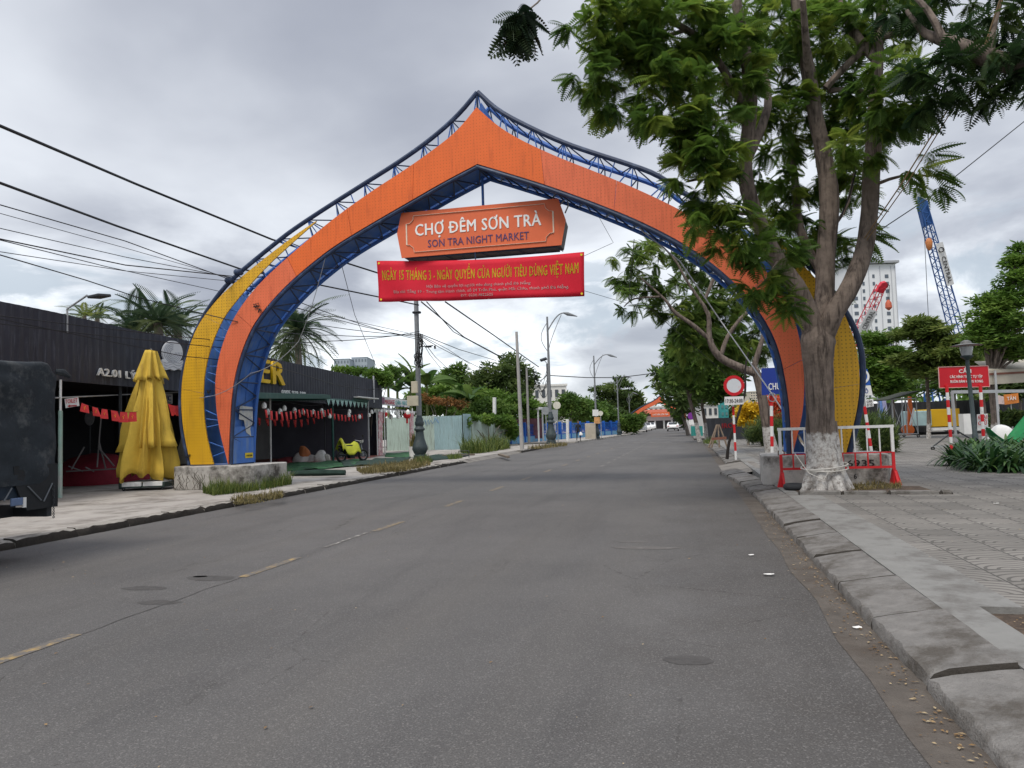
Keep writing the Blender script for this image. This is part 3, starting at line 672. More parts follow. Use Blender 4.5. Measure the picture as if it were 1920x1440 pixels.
mb = MB(); mb.tube([(-hx+.35, -hy+.3, .62), (-hx+.35, -hy+.3, .70), (-hx+.38, -hy+.3, .73), (-hx+.44, -hy+.3, .73), (-hx+.47, -hy+.3, .70), (-hx+.47, -hy+.3, .62)], .012, 6); mb.build('lifting_loop', mat('rusty_steel', (.10, .06, .04), .8), pR)

# ---- hanging sign board
SG = a2w(7.3, .35, 0); SA = R(1.3); sx = np.array([math.cos(SA), math.sin(SA), 0]); sn = np.array([-sx[1], sx[0], 0])
def sp(px, py): p = V(px, py, SG, SA); return ((p-SG) @ sx, p[2])
cr = [sp(*q) for q in ((752, 400), (743.5, 441), (755, 484), (1051, 459), (1062, 421), (1048, 371))]
uL, uR = (cr[0][0]+cr[2][0])/2, (cr[3][0]+cr[5][0])/2; zT = (cr[0][1]+cr[5][1])/2; zB = (cr[2][1]+cr[3][1])/2; zM = (zT+zB)/2
SIGNO = mat('sign_orange', (.70, .145, .055), .5, var=.05, vs=1.5, c2=(.60, .13, .05), amt=.2, s2=1.5, streak=True)
SIGNG = mat('sign_back_grey', (.16, .16, .16), .7, var=.2, vs=3)
WHT = mat('white_letter', (.80, .80, .78), .5, var=.05); PUR = mat('violet_letter', (.085, .045, .13), .5)
sgn = thing('hanging_sign', SG+np.array([0, 0, zB]), 'orange sign board reading CHỢ ĐÊM SƠN TRÀ hanging under the arch peak', 'sign')
def s3(u, v, w): return SG+sx*u+sn*w+np.array([0, 0, v])
outl = [(uL, zT), (uL-.13, zM+.05), (uL-.02, zB), (uR+.02, zB), (uR+.15, zM+.03), (uR-.02, zT)]
MB().slab(outl, .03, s3).build('face_panel', SIGNO, sgn)
mb = MB()
mb.slab([(u*.985, zM+(v-zM)*.97) for u, v in outl], .62, lambda u, v, w: s3(u, v, w+.035)); mb.build('cabinet', SIGNG, sgn)
mb = MB()
for k in range(9):
    u = uL+.15+(uR-uL-.3)*k/8; mb.tube([s3(u, zB-.012, .05), s3(u+.12*(-1)**k, zB-.012, .62)], .012, 5)
for w in (.08, .6): mb.tube([s3(uL+.1, zB-.012, w), s3(uR-.1, zB-.012, w)], .018, 6)
mb.build('under_frame', NAVY, sgn)
# border with notched corners
def border(mb, u0, u1, z0, z1, q, w, to):
    P = [(u0+q, z1), (u1-q, z1), (u1-q*.9, z1-q*.55), (u1-q*.45, z1-q*.95), (u1, z1-q), (u1, z0+q), (u1-q*.45, z0+q*.95), (u1-q*.9, z0+q*.55), (u1-q, z0), (u0+q, z0), (u0+q*.9, z0+q*.55), (u0+q*.45, z0+q*.95), (u0, z0+q), (u0, z1-q), (u0+q*.45, z1-q*.95), (u0+q*.9, z1-q*.55)]
    for i in range(len(P)):
        a, b = P[i], P[(i+1) % len(P)]; mb.bar(to(a[0], a[1], -.008), to(b[0], b[1], -.008), w, .008)
mb = MB(); border(mb, uL+.13, uR-.16, zB+.12, zT-.11, .2, .035, s3); mb.build('border', mat('cream_line', (.72, .58, .45), .5), sgn)
wS = uR-uL; zH = zT-zB
text('CHỢ ĐÊM SƠN TRÀ', s3(uL+wS*.088, zB+zH*.46, 0), sx, (0, 0, 1), wS*.80, zH*.265, WHT, sgn, bold=.03, depth=.008, off=.004)
text('SON TRA NIGHT MARKET', s3(uL+wS*.17, zB+zH*.185, 0), sx, (0, 0, 1), wS*.64, zH*.17, PUR, sgn, bold=.006, depth=.006)
MB().tube([s3((uL+uR)/2+.05, zT, .3), s3((uL+uR)/2+.05, 7.95, .3)], .035, 8).build('hanger', BLUE, sgn)
MB().tube([s3((uL+uR)/2-.12, zB, .02), s3((uL+uR)/2-.12, zB-1.15, .02)], .018, 6).build('banner_rod', NAVY, sgn)
mb = MB(); mb.tube([s3(uR, zT-.1, .2), s3(uR+.16, zT+.05, .2), s3(uR+.2, zT-.12, .25), s3(uR+.1, zT-.3, .3)], .02, 6); mb.build('cable_loop', mat('white_cable', (.5, .5, .5), .6), sgn)

# ---- red cloth banner
BO = SG+sn*(-.03)
def bq(px, py): return V(px, py, BO, AANG)
TL, TR, BRr, BLl = bq(706, 489), bq(1095.5, 472.5), bq(1095.5, 555), bq(710, 566)
bn = thing('banner', (TL+TR)/2, 'red cloth banner with yellow lettering strung below the orange sign', 'banner')
def bpt(u, v, w=0.):                      # u 0..1 along, v 0 bottom .. 1 top
    p = lerp(lerp(BLl, BRr, u), lerp(TL, TR, u), v); p[2] -= .10*math.sin(PI*u)*(.25+.75*v)*.8
    p = p + AN*(.05*math.sin(u*17+v*2.5+2*math.sin(u*5))*(.25+.75*(1-v))+w); return p
mb = MB(); nu, nv = 48, 8
mb.add([bpt(i/nu, j/nv) for i in range(nu+1) for j in range(nv+1)], [(i*(nv+1)+j, (i+1)*(nv+1)+j, (i+1)*(nv+1)+j+1, i*(nv+1)+j+1) for i in range(nu) for j in range(nv)])
mb.build('cloth', mat('red_cloth', (.60, .010, .030), .75, var=.12, vs=2.5), bn, smooth=True, solid=.006)
BW = np.linalg.norm(TR-TL); BH = np.linalg.norm(TL-BLl)
def btext(body, u0, u1, v0, cap, m, bold):
    o = text(body, (0, 0, 0), (1, 0, 0), (0, 1, 0), (u1-u0), cap, m, None, bold=bold, depth=0, off=0)
    me = o.data; n = len(me.vertices); co = np.empty(n*3); me.vertices.foreach_get('co', co); co = co.reshape(-1, 3)
    me.vertices.foreach_set('co', np.array([bpt(u0+c[0], v0+c[1], -.012) for c in co]).ravel()); me.update(); attach(o, bn)
BY = mat('banner_yellow', (.80, .56, .03), .6); BWt = mat('banner_pale', (.72, .62, .60), .6)
btext('NGÀY 15 THÁNG 3 - NGÀY QUYỀN CỦA NGƯỜI TIÊU DÙNG VIỆT NAM', .025, .975, .53, .25, BY, .045)
btext('Hội Bảo vệ quyền lợi người tiêu dùng thành phố Đà Nẵng', .25, .755, .335, .072, BWt, .012)
btext('Địa chỉ: Tầng 19 - Trung tâm Hành chính, số 24 Trần Phú, quận Hải Châu, thành phố Đà Nẵng.', .08, .93, .205, .072, BWt, .012)
btext('ĐT: 0236.3822525', .42, .58, .09, .066, BWt, .012)
mb = MB()
for a, b in ((0, 1), (1, 1)):
    for v in (.06, .94):
        u = .012 if a == 0 else .988; mb = MB(); mb.lathe([(.03, -.002), (.03, .002)], (0, 0, 0), 8)
        P = bpt(u, v, -.01); mb.v = [tuple(P+AX*x[0]+np.array([0, 0, x[1]])+AN*x[2]) for x in mb.v]; mb.build('eyelet', BY, bn)
# ================================================================== LEFT SIDE
def torus(mb, c, R_, r_, rot=None, n=20, k=8, m=0):
    rot = rot or Matrix.Identity(3); vs = []
    for i in range(n):
        a = 2*PI*i/n
        for j in range(k):
            b = 2*PI*j/k; vs.append(Vector(c)+rot @ Vector(((R_+r_*math.cos(b))*math.cos(a), r_*math.sin(b), (R_+r_*math.cos(b))*math.sin(a))))
    mb.add(vs, [(i*k+j, i*k+(j+1) % k, ((i+1) % n)*k+(j+1) % k, ((i+1) % n)*k+j) for i in range(n) for j in range(k)], m)
def ptext(body, a, b, cap, p0, ang, m, parent, bold=.01, depth=.01, off=.004, **k):
    p, q = V(*a, p0, ang), V(*b, p0, ang); h = V(a[0], a[1]-cap, p0, ang)[2]-p[2]
    return text(body, p, q-p, (0, 0, 1), float(np.linalg.norm(q-p)), h, m, parent, bold=bold, depth=depth, off=off, **k)
STEEL = mat('galvanised_steel', (.40, .41, .42), .5, .3, var=.15, vs=4)
DARKST = mat('dark_steel', (.045, .05, .055), .6, .2, var=.2, vs=4)
BLACK = mat('black_rubber', (.018, .018, .018), .8)
WHITE = mat('white_paint', (.74, .74, .72), .6, var=.08, vs=2, c2=(.45, .43, .40), amt=.2, s2=2)
REDP = mat('red_paint', (.58, .02, .025), .5, var=.12, vs=3)

# ---- long black market building (open front)
B0 = np.array([-15.1, 13.7, 0.]); B1 = np.array([-17.2, 40.5, 0.]); BD = (B1-B0)/np.linalg.norm(B1-B0); BANG = math.atan2(BD[1], BD[0]); BI = np.array([-BD[1], BD[0], 0])  # BI points inwards (-x)
BLK = mat('black_cladding', (.026, .028, .040), .6, var=.35, vs=1.2, c2=(.07, .078, .10), amt=.36, s2=2.4, streak=True)
BLKE = mat('black_end_wall', (.13, .135, .17), .8, var=.2, vs=.8)
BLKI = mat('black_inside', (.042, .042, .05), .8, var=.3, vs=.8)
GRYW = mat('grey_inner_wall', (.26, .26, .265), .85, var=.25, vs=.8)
bld = thing('market_building', B0*.5+B1*.5, 'long low black corrugated building with an open front and pale lettering', 'building')
def bz(px, py): return V(px, py, B0, BANG)
LB = float(np.linalg.norm(B1-B0)); S0 = -7.0
def bp(s, n, z): return B0+BD*s+BI*n+np.array([0, 0, z])
zt = lambda s: 4.76-.36*max(0, s)/LB
zb = lambda s: bz(117, 713)[2]+(bz(700, 765)[2]-bz(117, 713)[2])*max(0, s)/LB
mb = MB(); n = 240; A = []; Bt = []
for i in range(n+1):
    s = S0+(LB-S0)*i/n; d = (.016 if i % 2 else 0); A.append(bp(s, d, zb(s))); Bt.append(bp(s, d, zt(s)+.03*mn.noise((s*.3, 0, 0))))
mb.strip(A, Bt); mb.build('fascia', BLK, bld, solid=.02)
mb = MB(); mb.add([bp(S0, .06, zt(0)-.12), bp(LB, .06, zt(LB)-.12), bp(LB, 7.5, 3.6), bp(20, 12.2, 3.9), bp(S0, 12.2, 3.9)], [(0, 1, 2, 3, 4)]); mb.build('roof', mat('roof_sheet', (.10, .10, .105), .7), bld, solid=.04)
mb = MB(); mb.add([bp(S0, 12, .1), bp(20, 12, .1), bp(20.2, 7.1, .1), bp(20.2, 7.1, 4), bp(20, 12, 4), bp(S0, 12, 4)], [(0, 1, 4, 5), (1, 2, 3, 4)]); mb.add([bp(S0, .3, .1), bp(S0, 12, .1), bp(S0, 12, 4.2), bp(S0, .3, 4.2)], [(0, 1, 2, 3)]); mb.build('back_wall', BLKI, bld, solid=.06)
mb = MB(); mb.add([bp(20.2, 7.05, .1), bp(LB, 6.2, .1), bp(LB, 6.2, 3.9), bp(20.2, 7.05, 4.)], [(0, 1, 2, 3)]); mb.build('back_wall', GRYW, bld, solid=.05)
mb = MB(); mb.add([bp(LB-1.4, .35, .1), bp(LB-1.2, 7, .1), bp(LB-1.2, 7, 3.9), bp(LB-1.4, .35, 3.9)], [(0, 1, 2, 3)]); mb.build('end_wall', BLKE, bld, solid=.08)
mb = MB(); mb.add([bp(LB, .1, .1), bp(LB, 7, .1), bp(LB, 7, 3.9), bp(LB, .1, 4.3)], [(0, 1, 2, 3)]); mb.build('end_wall', BLK, bld, solid=.05)
for s in (-2, 4.5, 11, 20): MB().tube([bp(s, .25, .1), bp(s, .25, 3.2)], .045, 8).build('post', DARKST, bld)
for px, py in ((238, 900), (508, 866), (610, 860)):
    p = G(px, py, .136); MB().tube([p, p+np.array([0, 0, 3.2])], .03, 8).build('post', STEEL if px == 508 else DARKST, bld)
WLET = mat('white_sign_letter', (.72, .72, .70), .5); YLET = mat('yellow_sign_letter', (.72, .44, .01), .5)
ptext('A2.01 LÝ NAM', (180, 703.5), (294, 716), 15, bp(0, -.02, 0), BANG, WLET, bld, bold=.02, depth=.05)
ptext('ER', (483, 716), (531, 722.5), 46, bp(0, -.02, 0), BANG, YLET, bld, bold=.04, depth=.10)
ptext('0905 939 188', (527, 739), (572, 742.5), 8.5, bp(0, -.02, 0), BANG, WLET, bld, bold=.015, depth=.03)
# pale oval emblem with wavy foot
em = []
P0 = bp(0, -.03, 0)
def eo(px, py): p = V(px, py, P0, BANG); return (float((p-P0) @ BD), p[2])
def e3(u, v, w): return P0+BD*u-BI*w+np.array([0, 0, v])
EMB = mat('emblem_white', (.66, .66, .66), .6, var=.06); EML = mat('emblem_line', (.36, .37, .40), .6)
ell = lambda r: [eo(321+19*r*math.cos(a), 661+22*r*math.sin(a)) for a in np.arange(0, 2*PI, .22)]
mb = MB(); mb.slab(ell(1), .05, e3); mb.slab([eo(*q) for q in ((300, 676), (306, 673), (312, 680), (330, 681), (338, 676), (342, 686), (339, 695), (330, 692), (322, 695), (314, 692), (306, 694), (301, 690))], .09, e3)
emo = mb.build('emblem', EMB, bld)
mb = MB()
for r_ in (.85, .7, .55, .4, .25):
    q = [e3(u, v, .055) for u, v in ell(r_)]; q = q[:int(len(q)*.82)]; mb.tube(q, .010, 4)
for dy in (679, 684, 689): mb.tube([e3(*eo(302+6*i, dy+2.5*math.sin(i*1.7)), .095) for i in range(7)], .009, 4)
mb.build('emblem_line', EML, emo)
# flood lamp on the roof
p = bz(126, 588); q = D(163, 554, dep(p)-1)
fl = thing('flood_lamp', p, 'dark flood lamp on a bent pipe above the black building roof', 'lamp')
MB().tube([p-np.array([0, 0, .5]), p+np.array([0, 0, .12]), q], .025, 8).build('pipe', STEEL, fl)
MB().box(q+np.array([.1, .28, .02]), (.30, .55, .07), rot=Euler((R(8), R(-10), R(10))).to_matrix()).build('lamp_head', DARKST, fl, bevel=.02)

# ---- folded yellow parasol
UB = G(284, 917, .13); US = dep(UB)/F
par = thing('parasol', UB, 'closed yellow market parasol standing on a wheeled base left of the arch', 'parasol')
YCL = mat('yellow_canvas', (.60, .41, .06), .85, var=.16, vs=2, bump=.5, bs=7, c2=(.42, .27, .05), amt=.42, s2=.9, streak=True)
def zpx(py): return UB[2]+(917-py)*US
def folds(name, ys, rs, amp, ang0=0, ang1=2*PI, seed=0, hem=0., nl=8, xsh=0.):
    N = 112; vs = []; k = len(ys)
    for i, (y, r_) in enumerate(zip(ys, rs)):
        t = i/(k-1)
        for j in range(N+1):
            a = ang0+(ang1-ang0)*j/N; f = 1-abs(math.sin(a*nl/2+seed+.6*math.sin(a*2+seed)))**1.1+.10*mn.noise((a*5, t*3, seed))
            f2 = mn.noise((math.cos(a)*1.7, math.sin(a)*1.7, seed+t*1.3))
            rad = .94*r_*US*(1-amp*t**.4*(1-f)+.16*f2*t+.085*mn.noise((math.cos(a)*4, math.sin(a)*4, y*.035+seed))+.02*mn.noise((math.cos(a)*14, math.sin(a)*14, y*.15)))
            dz = hem*(t**3)*(.6*mn.noise((math.cos(a)*2.3, math.sin(a)*2.3, seed+3))-.25*f+.15)*US
            xc = -9*US*(y-655)/240; vs.append((UB[0]+xc+rad*math.cos(a), UB[1]+rad*math.sin(a), zpx(y)+dz))
    mb = MB(); mb.add(vs, [(i*(N+1)+j, i*(N+1)+j+1, (i+1)*(N+1)+j+1, (i+1)*(N+1)+j) for i in range(k-1) for j in range(N)])
    return mb.build(name, YCL, par, smooth=True, solid=.012)
folds('canopy', [668, 690, 715, 740, 765, 790, 815, 840, 862, 880, 894], [11, 18, 22, 27, 34, 41, 47, 52, 57, 60, 59], .50, seed=1.3, hem=40)
folds('canopy', [690, 712, 740, 775, 805, 830, 846], [16, 24, 33, 43, 51, 57, 63], .42, ang0=R(150), ang1=R(250), seed=.4, hem=10)
folds('canopy', [690, 712, 740, 775, 805, 826, 838], [16, 24, 33, 43, 51, 57, 61], .42, ang0=R(-70), ang1=R(30), seed=2.4, hem=10)
folds('top_valance', [656, 662, 676, 692, 705, 713], [11, 14, 19, 26, 32, 35], .42, seed=.9, hem=30)
mb = MB(); mb.lathe([(.03, 0), (.06, .03), (.05, .08), (.02, .10)], (UB[0], UB[1], zpx(660)), 10); mb.tube([UB+np.array([0, 0, .2]), (UB[0], UB[1], zpx(656))], .035, 8); mb.build('pole', mat('pale_pole', (.5, .48, .42), .5), par, smooth=True)
bx = MB()
ra = R(13)
ex_, ey_ = np.array([math.cos(ra), math.sin(ra), 0]), np.array([-math.sin(ra), math.cos(ra), 0])
c0 = UB+np.array([0, 0, .15])
for sg in (-1, 1):
    bx.box(c0+ey_*.5*sg+np.array([0, 0, -.05*sg*0-.045]), (1.22, .06, .05), rz=ra); bx.box(c0+ex_*.58*sg, (.06, 1.06, .139), rz=ra)
bx.box(c0, (.08, 1.0, .12), rz=ra); bx.box(c0+np.array([0, 0, .003]), (1.1, .08, .12), rz=ra); bx.build('base_frame', mat('dark_green_steel', (.03, .05, .045), .6), par, bevel=.008)
bx = MB()
for sx_ in (-.28, .28):
    for sy_ in (-.25, .25): bx.box(c0+ex_*sx_*1.02+ey_*sy_+np.array([0, 0, .02]), (.53, .56, .13), rz=ra)
bx.build('ballast_slab', WHITE, par, bevel=.012)
for sg in (-1, 1):
    for s2 in (-1, 1):
        w = MB(); q = c0+ex_*.53*sg+ey_*.46*s2; torus(w, q+np.array([0, 0, -.10]), .032, .018, Matrix.Rotation(ra, 3, 'Z'), 12, 6); w.box(q+np.array([0, 0, -.066]), (.03, .05, .03)); w.build('castor', DARKST, par)

# ---- tarpaulin truck at the left edge
TX = -8.35
def tp(px, py): return V(px, py, (TX, 0, 0), R(90))
yE = float(tp(110, 800)[1]); zTop = float(tp(60, 672)[2]); zTarp = float(tp(60, 908)[2]); zFlap = float(tp(80, 953)[2])
trk = thing('truck', (TX-1, yE-3, 0), 'small truck under a dark tarpaulin parked at the left kerb, cut by the frame', 'truck')
TARP = mat('dark_tarpaulin', (.024, .030, .036), .85, var=.35, vs=2, bump=.6, bs=9, c2=(.085, .09, .09), amt=.42, s2=3.2)
mb = MB(); ny, nz = 46, 26; wT = 2.0
prof = []
for k in range(nz+1): prof.append((0, zTarp+(zTop-.14-zTarp)*k/nz))
for k in range(1, 7): a = R(90*k/6); prof.append((-.14+.14*math.cos(a)**.6, zTop-.14+.14*math.sin(a)**.6))
for k in range(1, 12): prof.append((-.14-(wT-.28)*k/11, zTop-.05*math.sin(PI*k/11)))
for k in range(1, 7): a = R(90+90*k/6); prof.append((-wT+.14+.14*math.cos(a), zTop-.14+.14*math.sin(a)))
for k in range(1, 8): prof.append((-wT, zTop-.14-(zTop-.14-zTarp)*k/7))
vs = []
for i in range(ny+1):
    y = yE-5.2+5.2*i/ny; e = min(1, (yE-y)/.25)
    for x, z in prof:
        w = .05*mn.noise((y*1.5+z*2.6, z*1.1-y*1.2, x))+.03*mn.noise((y*4+z*5, z*2.5-y*3, 4))
        sag = -.05*abs(math.sin((yE-y)*1.9))*(1 if z > zTop-.2 else 0); rnd_ = -.06*(1-e)**2
        vs.append((TX+x+(w+rnd_ if x > -1 else -w), y-(.05 if z > zTop-.1 else 0)*(1-e), z+sag+rnd_))
k = len(prof); mb.add(vs, [(i*k+j, i*k+j+1, (i+1)*k+j+1, (i+1)*k+j) for i in range(ny) for j in range(k-1)]+[tuple(ny*k+j for j in range(k)), tuple(j for j in range(k))[::-1]])
mb.build('tarpaulin', TARP, trk, smooth=True)
DBLU = mat('truck_bed_blue', (.016, .028, .045), .5, var=.25, vs=3, c2=(.06, .06, .06), amt=.3)
MB().box((TX-1, yE-2.55, zTarp-.07), (1.94, 5.0, .2)).build('bed', DBLU, trk, bevel=.01)
mb = MB(); mb.slab([(yE-.02, zTarp+.25), (yE-.02, zFlap), (yE-.50, zFlap), (yE-.55, zFlap+.06), (yE-.7, zTarp+.06), (yE-.7, zTarp+.25)], .03, lambda u, v, w: (TX-.02+w, u, v)); mb.build('side_flap', mat('black_canvas', (.016, .018, .02), .6, bump=.3, bs=12), trk)
mb = MB(); mb.box((TX-1, yE-2.8, .62), (.8, 5.4, .16)); mb.box((TX-1, yE-.1, .60), (1.9, .08, .12)); mb.build('chassis', DARKST, trk)
def wheel(mb_t, mb_r, c, r_=.40, w=.22):
    rz = Matrix.Rotation(R(90), 3, 'Z'); torus(mb_t, c, r_-.10, .105, rz, 24, 10); mb_r.lathe([(.02, -.09), (.22, -.08), (.24, 0), (.22, .08), (.02, .09)], (0, 0, 0), 16)
    n = 80; mb_r.v[-n:] = [(c[0]+v[2], c[1]+v[0], c[2]+v[1]) for v in mb_r.v[-n:]]
for yy in (yE-1.75, yE-5.9):
    for xx in (TX-.16, TX-1.84):
        a, b = MB(), MB(); wheel(a, b, (xx, yy, .40)); t = a.build('wheel', BLACK, trk, smooth=True); b.build('rim', STEEL, t, smooth=True)
mb = MB(); mb.box((TX-.16, yE-1.2, .62), (.26, .02, .42)); mb.build('mudflap', BLACK, trk)
mb = MB(); mb.slab([(0, .5), (0, 1.25), (.35, 2.1), (1.65, 2.1), (1.65, .5)], 1.86, lambda u, v, w: (TX-1.93+w, yE-7.05+u, v)); cab = mb.build('cab', mat('truck_cab_blue', (.03, .07, .18), .35), trk, bevel=.06)
mb = MB(); mb.slab([(.14, 1.32), (.40, 1.98), (1.4, 1.98), (1.4, 1.32)], .01, lambda u, v, w: (TX-.066+w, yE-7.05+u, v)); mb.build('side_window', mat('dark_glass', (.01, .012, .014), .08, spec=.8), cab)
for a, b in (((20, 915), (5, 940)), ((50, 912), (75, 938)), ((96, 906), (80, 940))):
    MB().tube([tp(*a)+np.array([.02, 0, 0]), tp(*b)+np.array([.02, 0, 0])], .010, 5).build('strap', mat('grey_strap', (.12, .13, .14), .8), trk)
mb = MB()
for i in range(12): torus(mb, tp(97, 912+5.2*i)+np.array([.03, 0, 0]), .014, .005, Matrix.Rotation(R(90*(i % 2)), 3, 'Z'), 8, 5)
mb.build('chain', DARKST, trk)
mb = MB(); q = tp(31, 941); mb.box(q, (.03, .17, .10)); mb.build('side_lamp', mat('blue_grey_lens', (.12, .17, .28), .3), trk, bevel=.01)
mb = MB(); q = tp(45, 942); mb.box(q, (.03, .045, .13)); mb.build('bracket', WHITE, trk)

# ---- green roof pole beside the truck with a toilet board
PB = G(117, 884, .13); PBx = D(113, 884, 18.6); PBx[2] = .13
gp = thing('steel_pole', PBx, 'pale green steel pole holding a dark folded awning beside the truck', 'pole')
MB().tube([PBx, PBx+np.array([0, 0, ztop(PBx, 112, 770)-.13])], .05, 10).build('lower_tube', mat('pale_green_paint', (.28, .42, .36), .6, c2=(.4, .4, .38), amt=.4), gp)
MB().tube([PBx+np.array([0, 0, ztop(PBx, 112, 770)-.13]), PBx+np.array([0, 0, ztop(PBx, 118, 712)-.13])], .03, 10).build('upper_tube', WHITE, gp)
qa, qb = D(104, 697, 18.2), D(132, 707, 18.4); MB().tube([qa, lerp(qa, qb, .5)+np.array([0, 0, .05]), qb], [.07, .09, .04], 8).build('rolled_awning', TARP, gp, smooth=True)
def signboard(name, corners, p0, ang, m, label, cat, thick=.02, frame=None, frame_w=.03):
    P = [V(*c, p0, ang) for c in corners]; c = sum(P)/4; ux = np.array([math.cos(ang), math.sin(ang), 0]); un = np.array([ux[1], -ux[0], 0])
    t = thing(name, c, label, cat); mb = MB(); k = len(P)
    mb.add(P+[p-un*thick for p in P], [tuple(range(k)), tuple(range(k, 2*k))[::-1]]+[(i, (i+1) % k, k+(i+1) % k, k+i) for i in range(k)]); mb.build('board', m, t)
    if frame:
        mb = MB()
        for i in range(4): mb.bar(P[i]+un*.004, P[(i+1) % 4]+un*.004, frame_w, .012)
        mb.build('frame', frame, t)
    return t
WBRD = mat('white_board', (.74, .73, .71), .5, var=.06, c2=(.5, .48, .45), amt=.15); RINK = mat('red_ink', (.55, .02, .03), .5); BINK = mat('blue_ink', (.02, .05, .25), .5)
AC = R(13.1)
s = signboard('toilet_sign', [(121, 748), (146, 745), (148, 761), (123, 765)], PBx+np.array([.06, -.09, 0]), AC, WBRD, 'white board reading TOILET in red hanging from the pale green pole', 'sign')
ptext('TOILET', (122.5, 757), (145.5, 754), 8, PBx+np.array([.06, -.096, 0]), AC, RINK, s, bold=.02, depth=.004)
P_ = PBx+np.array([.06, -.1, 0]); mb = MB(); mb.slab([(0, 0), (.07, .035), (.07, .015), (.24, .015), (.24, -.015), (.07, -.015), (.07, -.035)], .004, lambda u, v, w: V(126, 761.5, P_, AC)+np.array([math.cos(AC)*u, math.sin(AC)*u, v+.03*u])); mb.build('arrow', RINK, s)
WP = bp(8.5, -.3, 0)
s = signboard('wc_sign', [(303, 738), (323, 738), (323, 757), (303, 757)], WP, AC, WBRD, 'white board reading WC in blue between the parasol and the yellow leg', 'sign')
ptext('WC', (304, 751), (321, 751), 9.5, WP+np.array([.01, -.012, 0]), AC, BINK, s, bold=.03, depth=.004)
P2 = WP+np.array([.01, -.014, 0]); mb = MB(); mb.bar(V(305, 755, P2, AC), V(320, 755, P2, AC), .025, .01); mb.build('underline', BINK, s)
# support rail + bunting of small red flags across the open front
ra0, ra1 = D(104, 746, 18.5), V(336, 735, WP, AC)
MB().tube([ra0, ra1], .018, 6).build('rail', STEEL, gp)
RF = mat('red_flag_cloth', (.62, .045, .045), .75, var=.2, vs=6)
def bunting(label, pts, n, size, kinds, sag=.1):
    t = thing('bunting', pts[0], label, 'bunting'); path = []
    for a, b in zip(pts[:-1], pts[1:]):
        for k in range(8): q = lerp(a, b, k/8); q[2] -= sag*math.sin(PI*k/8); path.append(q)
    path.append(np.array(pts[-1])); MB().tube(path, .006, 4).build('string', BLACK, t)
    for i in range(n):
        u = (i+.5)/n*(len(path)-1); k = int(u); p = lerp(path[k], path[min(k+1, len(path)-1)], u-k); d = path[min(k+1, len(path)-1)]-path[k]; d /= np.linalg.norm(d)
        w, h = size*random.uniform(.8, 1.1), size*random.uniform(1.0, 1.35); dn = np.array([d[1], -d[0], 0]); sw = random.uniform(-.35, .35)
        if kinds == 'rect': q = [p-d*w/2, p+d*w/2, p+d*w/2+d*sw*h+dn*.05-np.array([0, 0, h]), p-d*w/2+d*sw*h-dn*.03-np.array([0, 0, h])]
        else: q = [p-d*w/2, p+d*w/2, p+d*w*.05+d*sw*h*.6+dn*.06-np.array([0, 0, h]), p-d*w*.05+d*sw*h*.6-np.array([0, 0, h])]
        f = MB().add(q, [(0, 1, 2, 3)]).build('flag', RF, t, solid=.004)
        if kinds == 'rect':
            c = sum(q)/4+dn*.012; st = []
            for j in range(10): rr_ = w*(.26 if j % 2 == 0 else .11); st.append((rr_*math.sin(j*PI/5), rr_*math.cos(j*PI/5)))
            MB().slab(st, .004, lambda u_, v_, w_: c+d*u_+np.array([0, 0, v_])+dn*w_).build('star', YLET, f)
    return t
bunting('row of small red flags with yellow stars hung below the TOILET board', [D(150, 754, 17), D(205, 768, 17.8), D(258, 772, 18.6)], 6, .19, 'rect', .03)
bunting('bunch of red pennants beside the WC board behind the yellow leg', [D(318, 758, 20.5), D(344, 756, 21)], 5, .26, 'tri', .05)

# folded stall frames under dark red cloth, far inside the open building
def heap(name, c, rx, ry, h, m, label, cat, seed=0, group=None):
    mb = MB(); n, k = 36, 12; vs = []
    for i in range(k+1):
        t = i/k
        for j in range(n):
            a = 2*PI*j/n; r_ = (1-t**2.6)**.6*(1+.22*mn.noise((math.cos(a)*1.6, math.sin(a)*1.6, seed+t)))
            vs.append((c[0]+rx*r_*math.cos(a), c[1]+ry*r_*math.sin(a), c[2]+h*t*(.85+.5*mn.noise((math.cos(a)*1.5*(1-t), math.sin(a)*1.5*(1-t), seed+4)))))
    mb.add(vs, [(i*n+j, i*n+(j+1) % n, (i+1)*n+(j+1) % n, (i+1)*n+j) for i in range(k) for j in range(n)])
    return tag(mb.build(name, m, smooth=True), label, cat, group)
WINE = mat('wine_cloth', (.20, .016, .03), .85, var=.3, vs=3, bump=.3, bs=6)
c = G(172, 882, .136); c = D(172, 874, 24); c[2] = .136
heap('cloth_heap', c, 1.25, 1.0, 1.15, WINE, 'low heap of wine red cloth inside the black building by the truck', 'cloth heap', 1)
c2 = D(232, 876, 24.5); c2[2] = .136
heap('cloth_heap', c2, .9, .9, 1.0, WINE, 'smaller heap of wine red cloth half hidden behind the yellow parasol', 'cloth heap', 5)
fr = thing('folded_frame', c, 'folded grey steel stall frame lying against the wine red heap', 'stall frame'); 
for a, b in (((124, 884), (200, 880)), ((200, 880), (258, 876)), ((128, 874), (156, 884)), ((134, 880), (158, 838)), ((182, 876), (190, 774)), ((184, 838), (214, 874)), ((186, 830), (198, 878)), ((160, 876), (176, 884))):
    MB().tube([D(*a, 22.6), D(*b, 22.8)], .022, 6).build('rod', mat('dull_steel', (.20, .19, .19), .6, .2), fr)
q = D(168, 784, 24); st = thing('round_board', (q[0], q[1], .136), 'grey round board on a thin stand inside the black building', 'board')
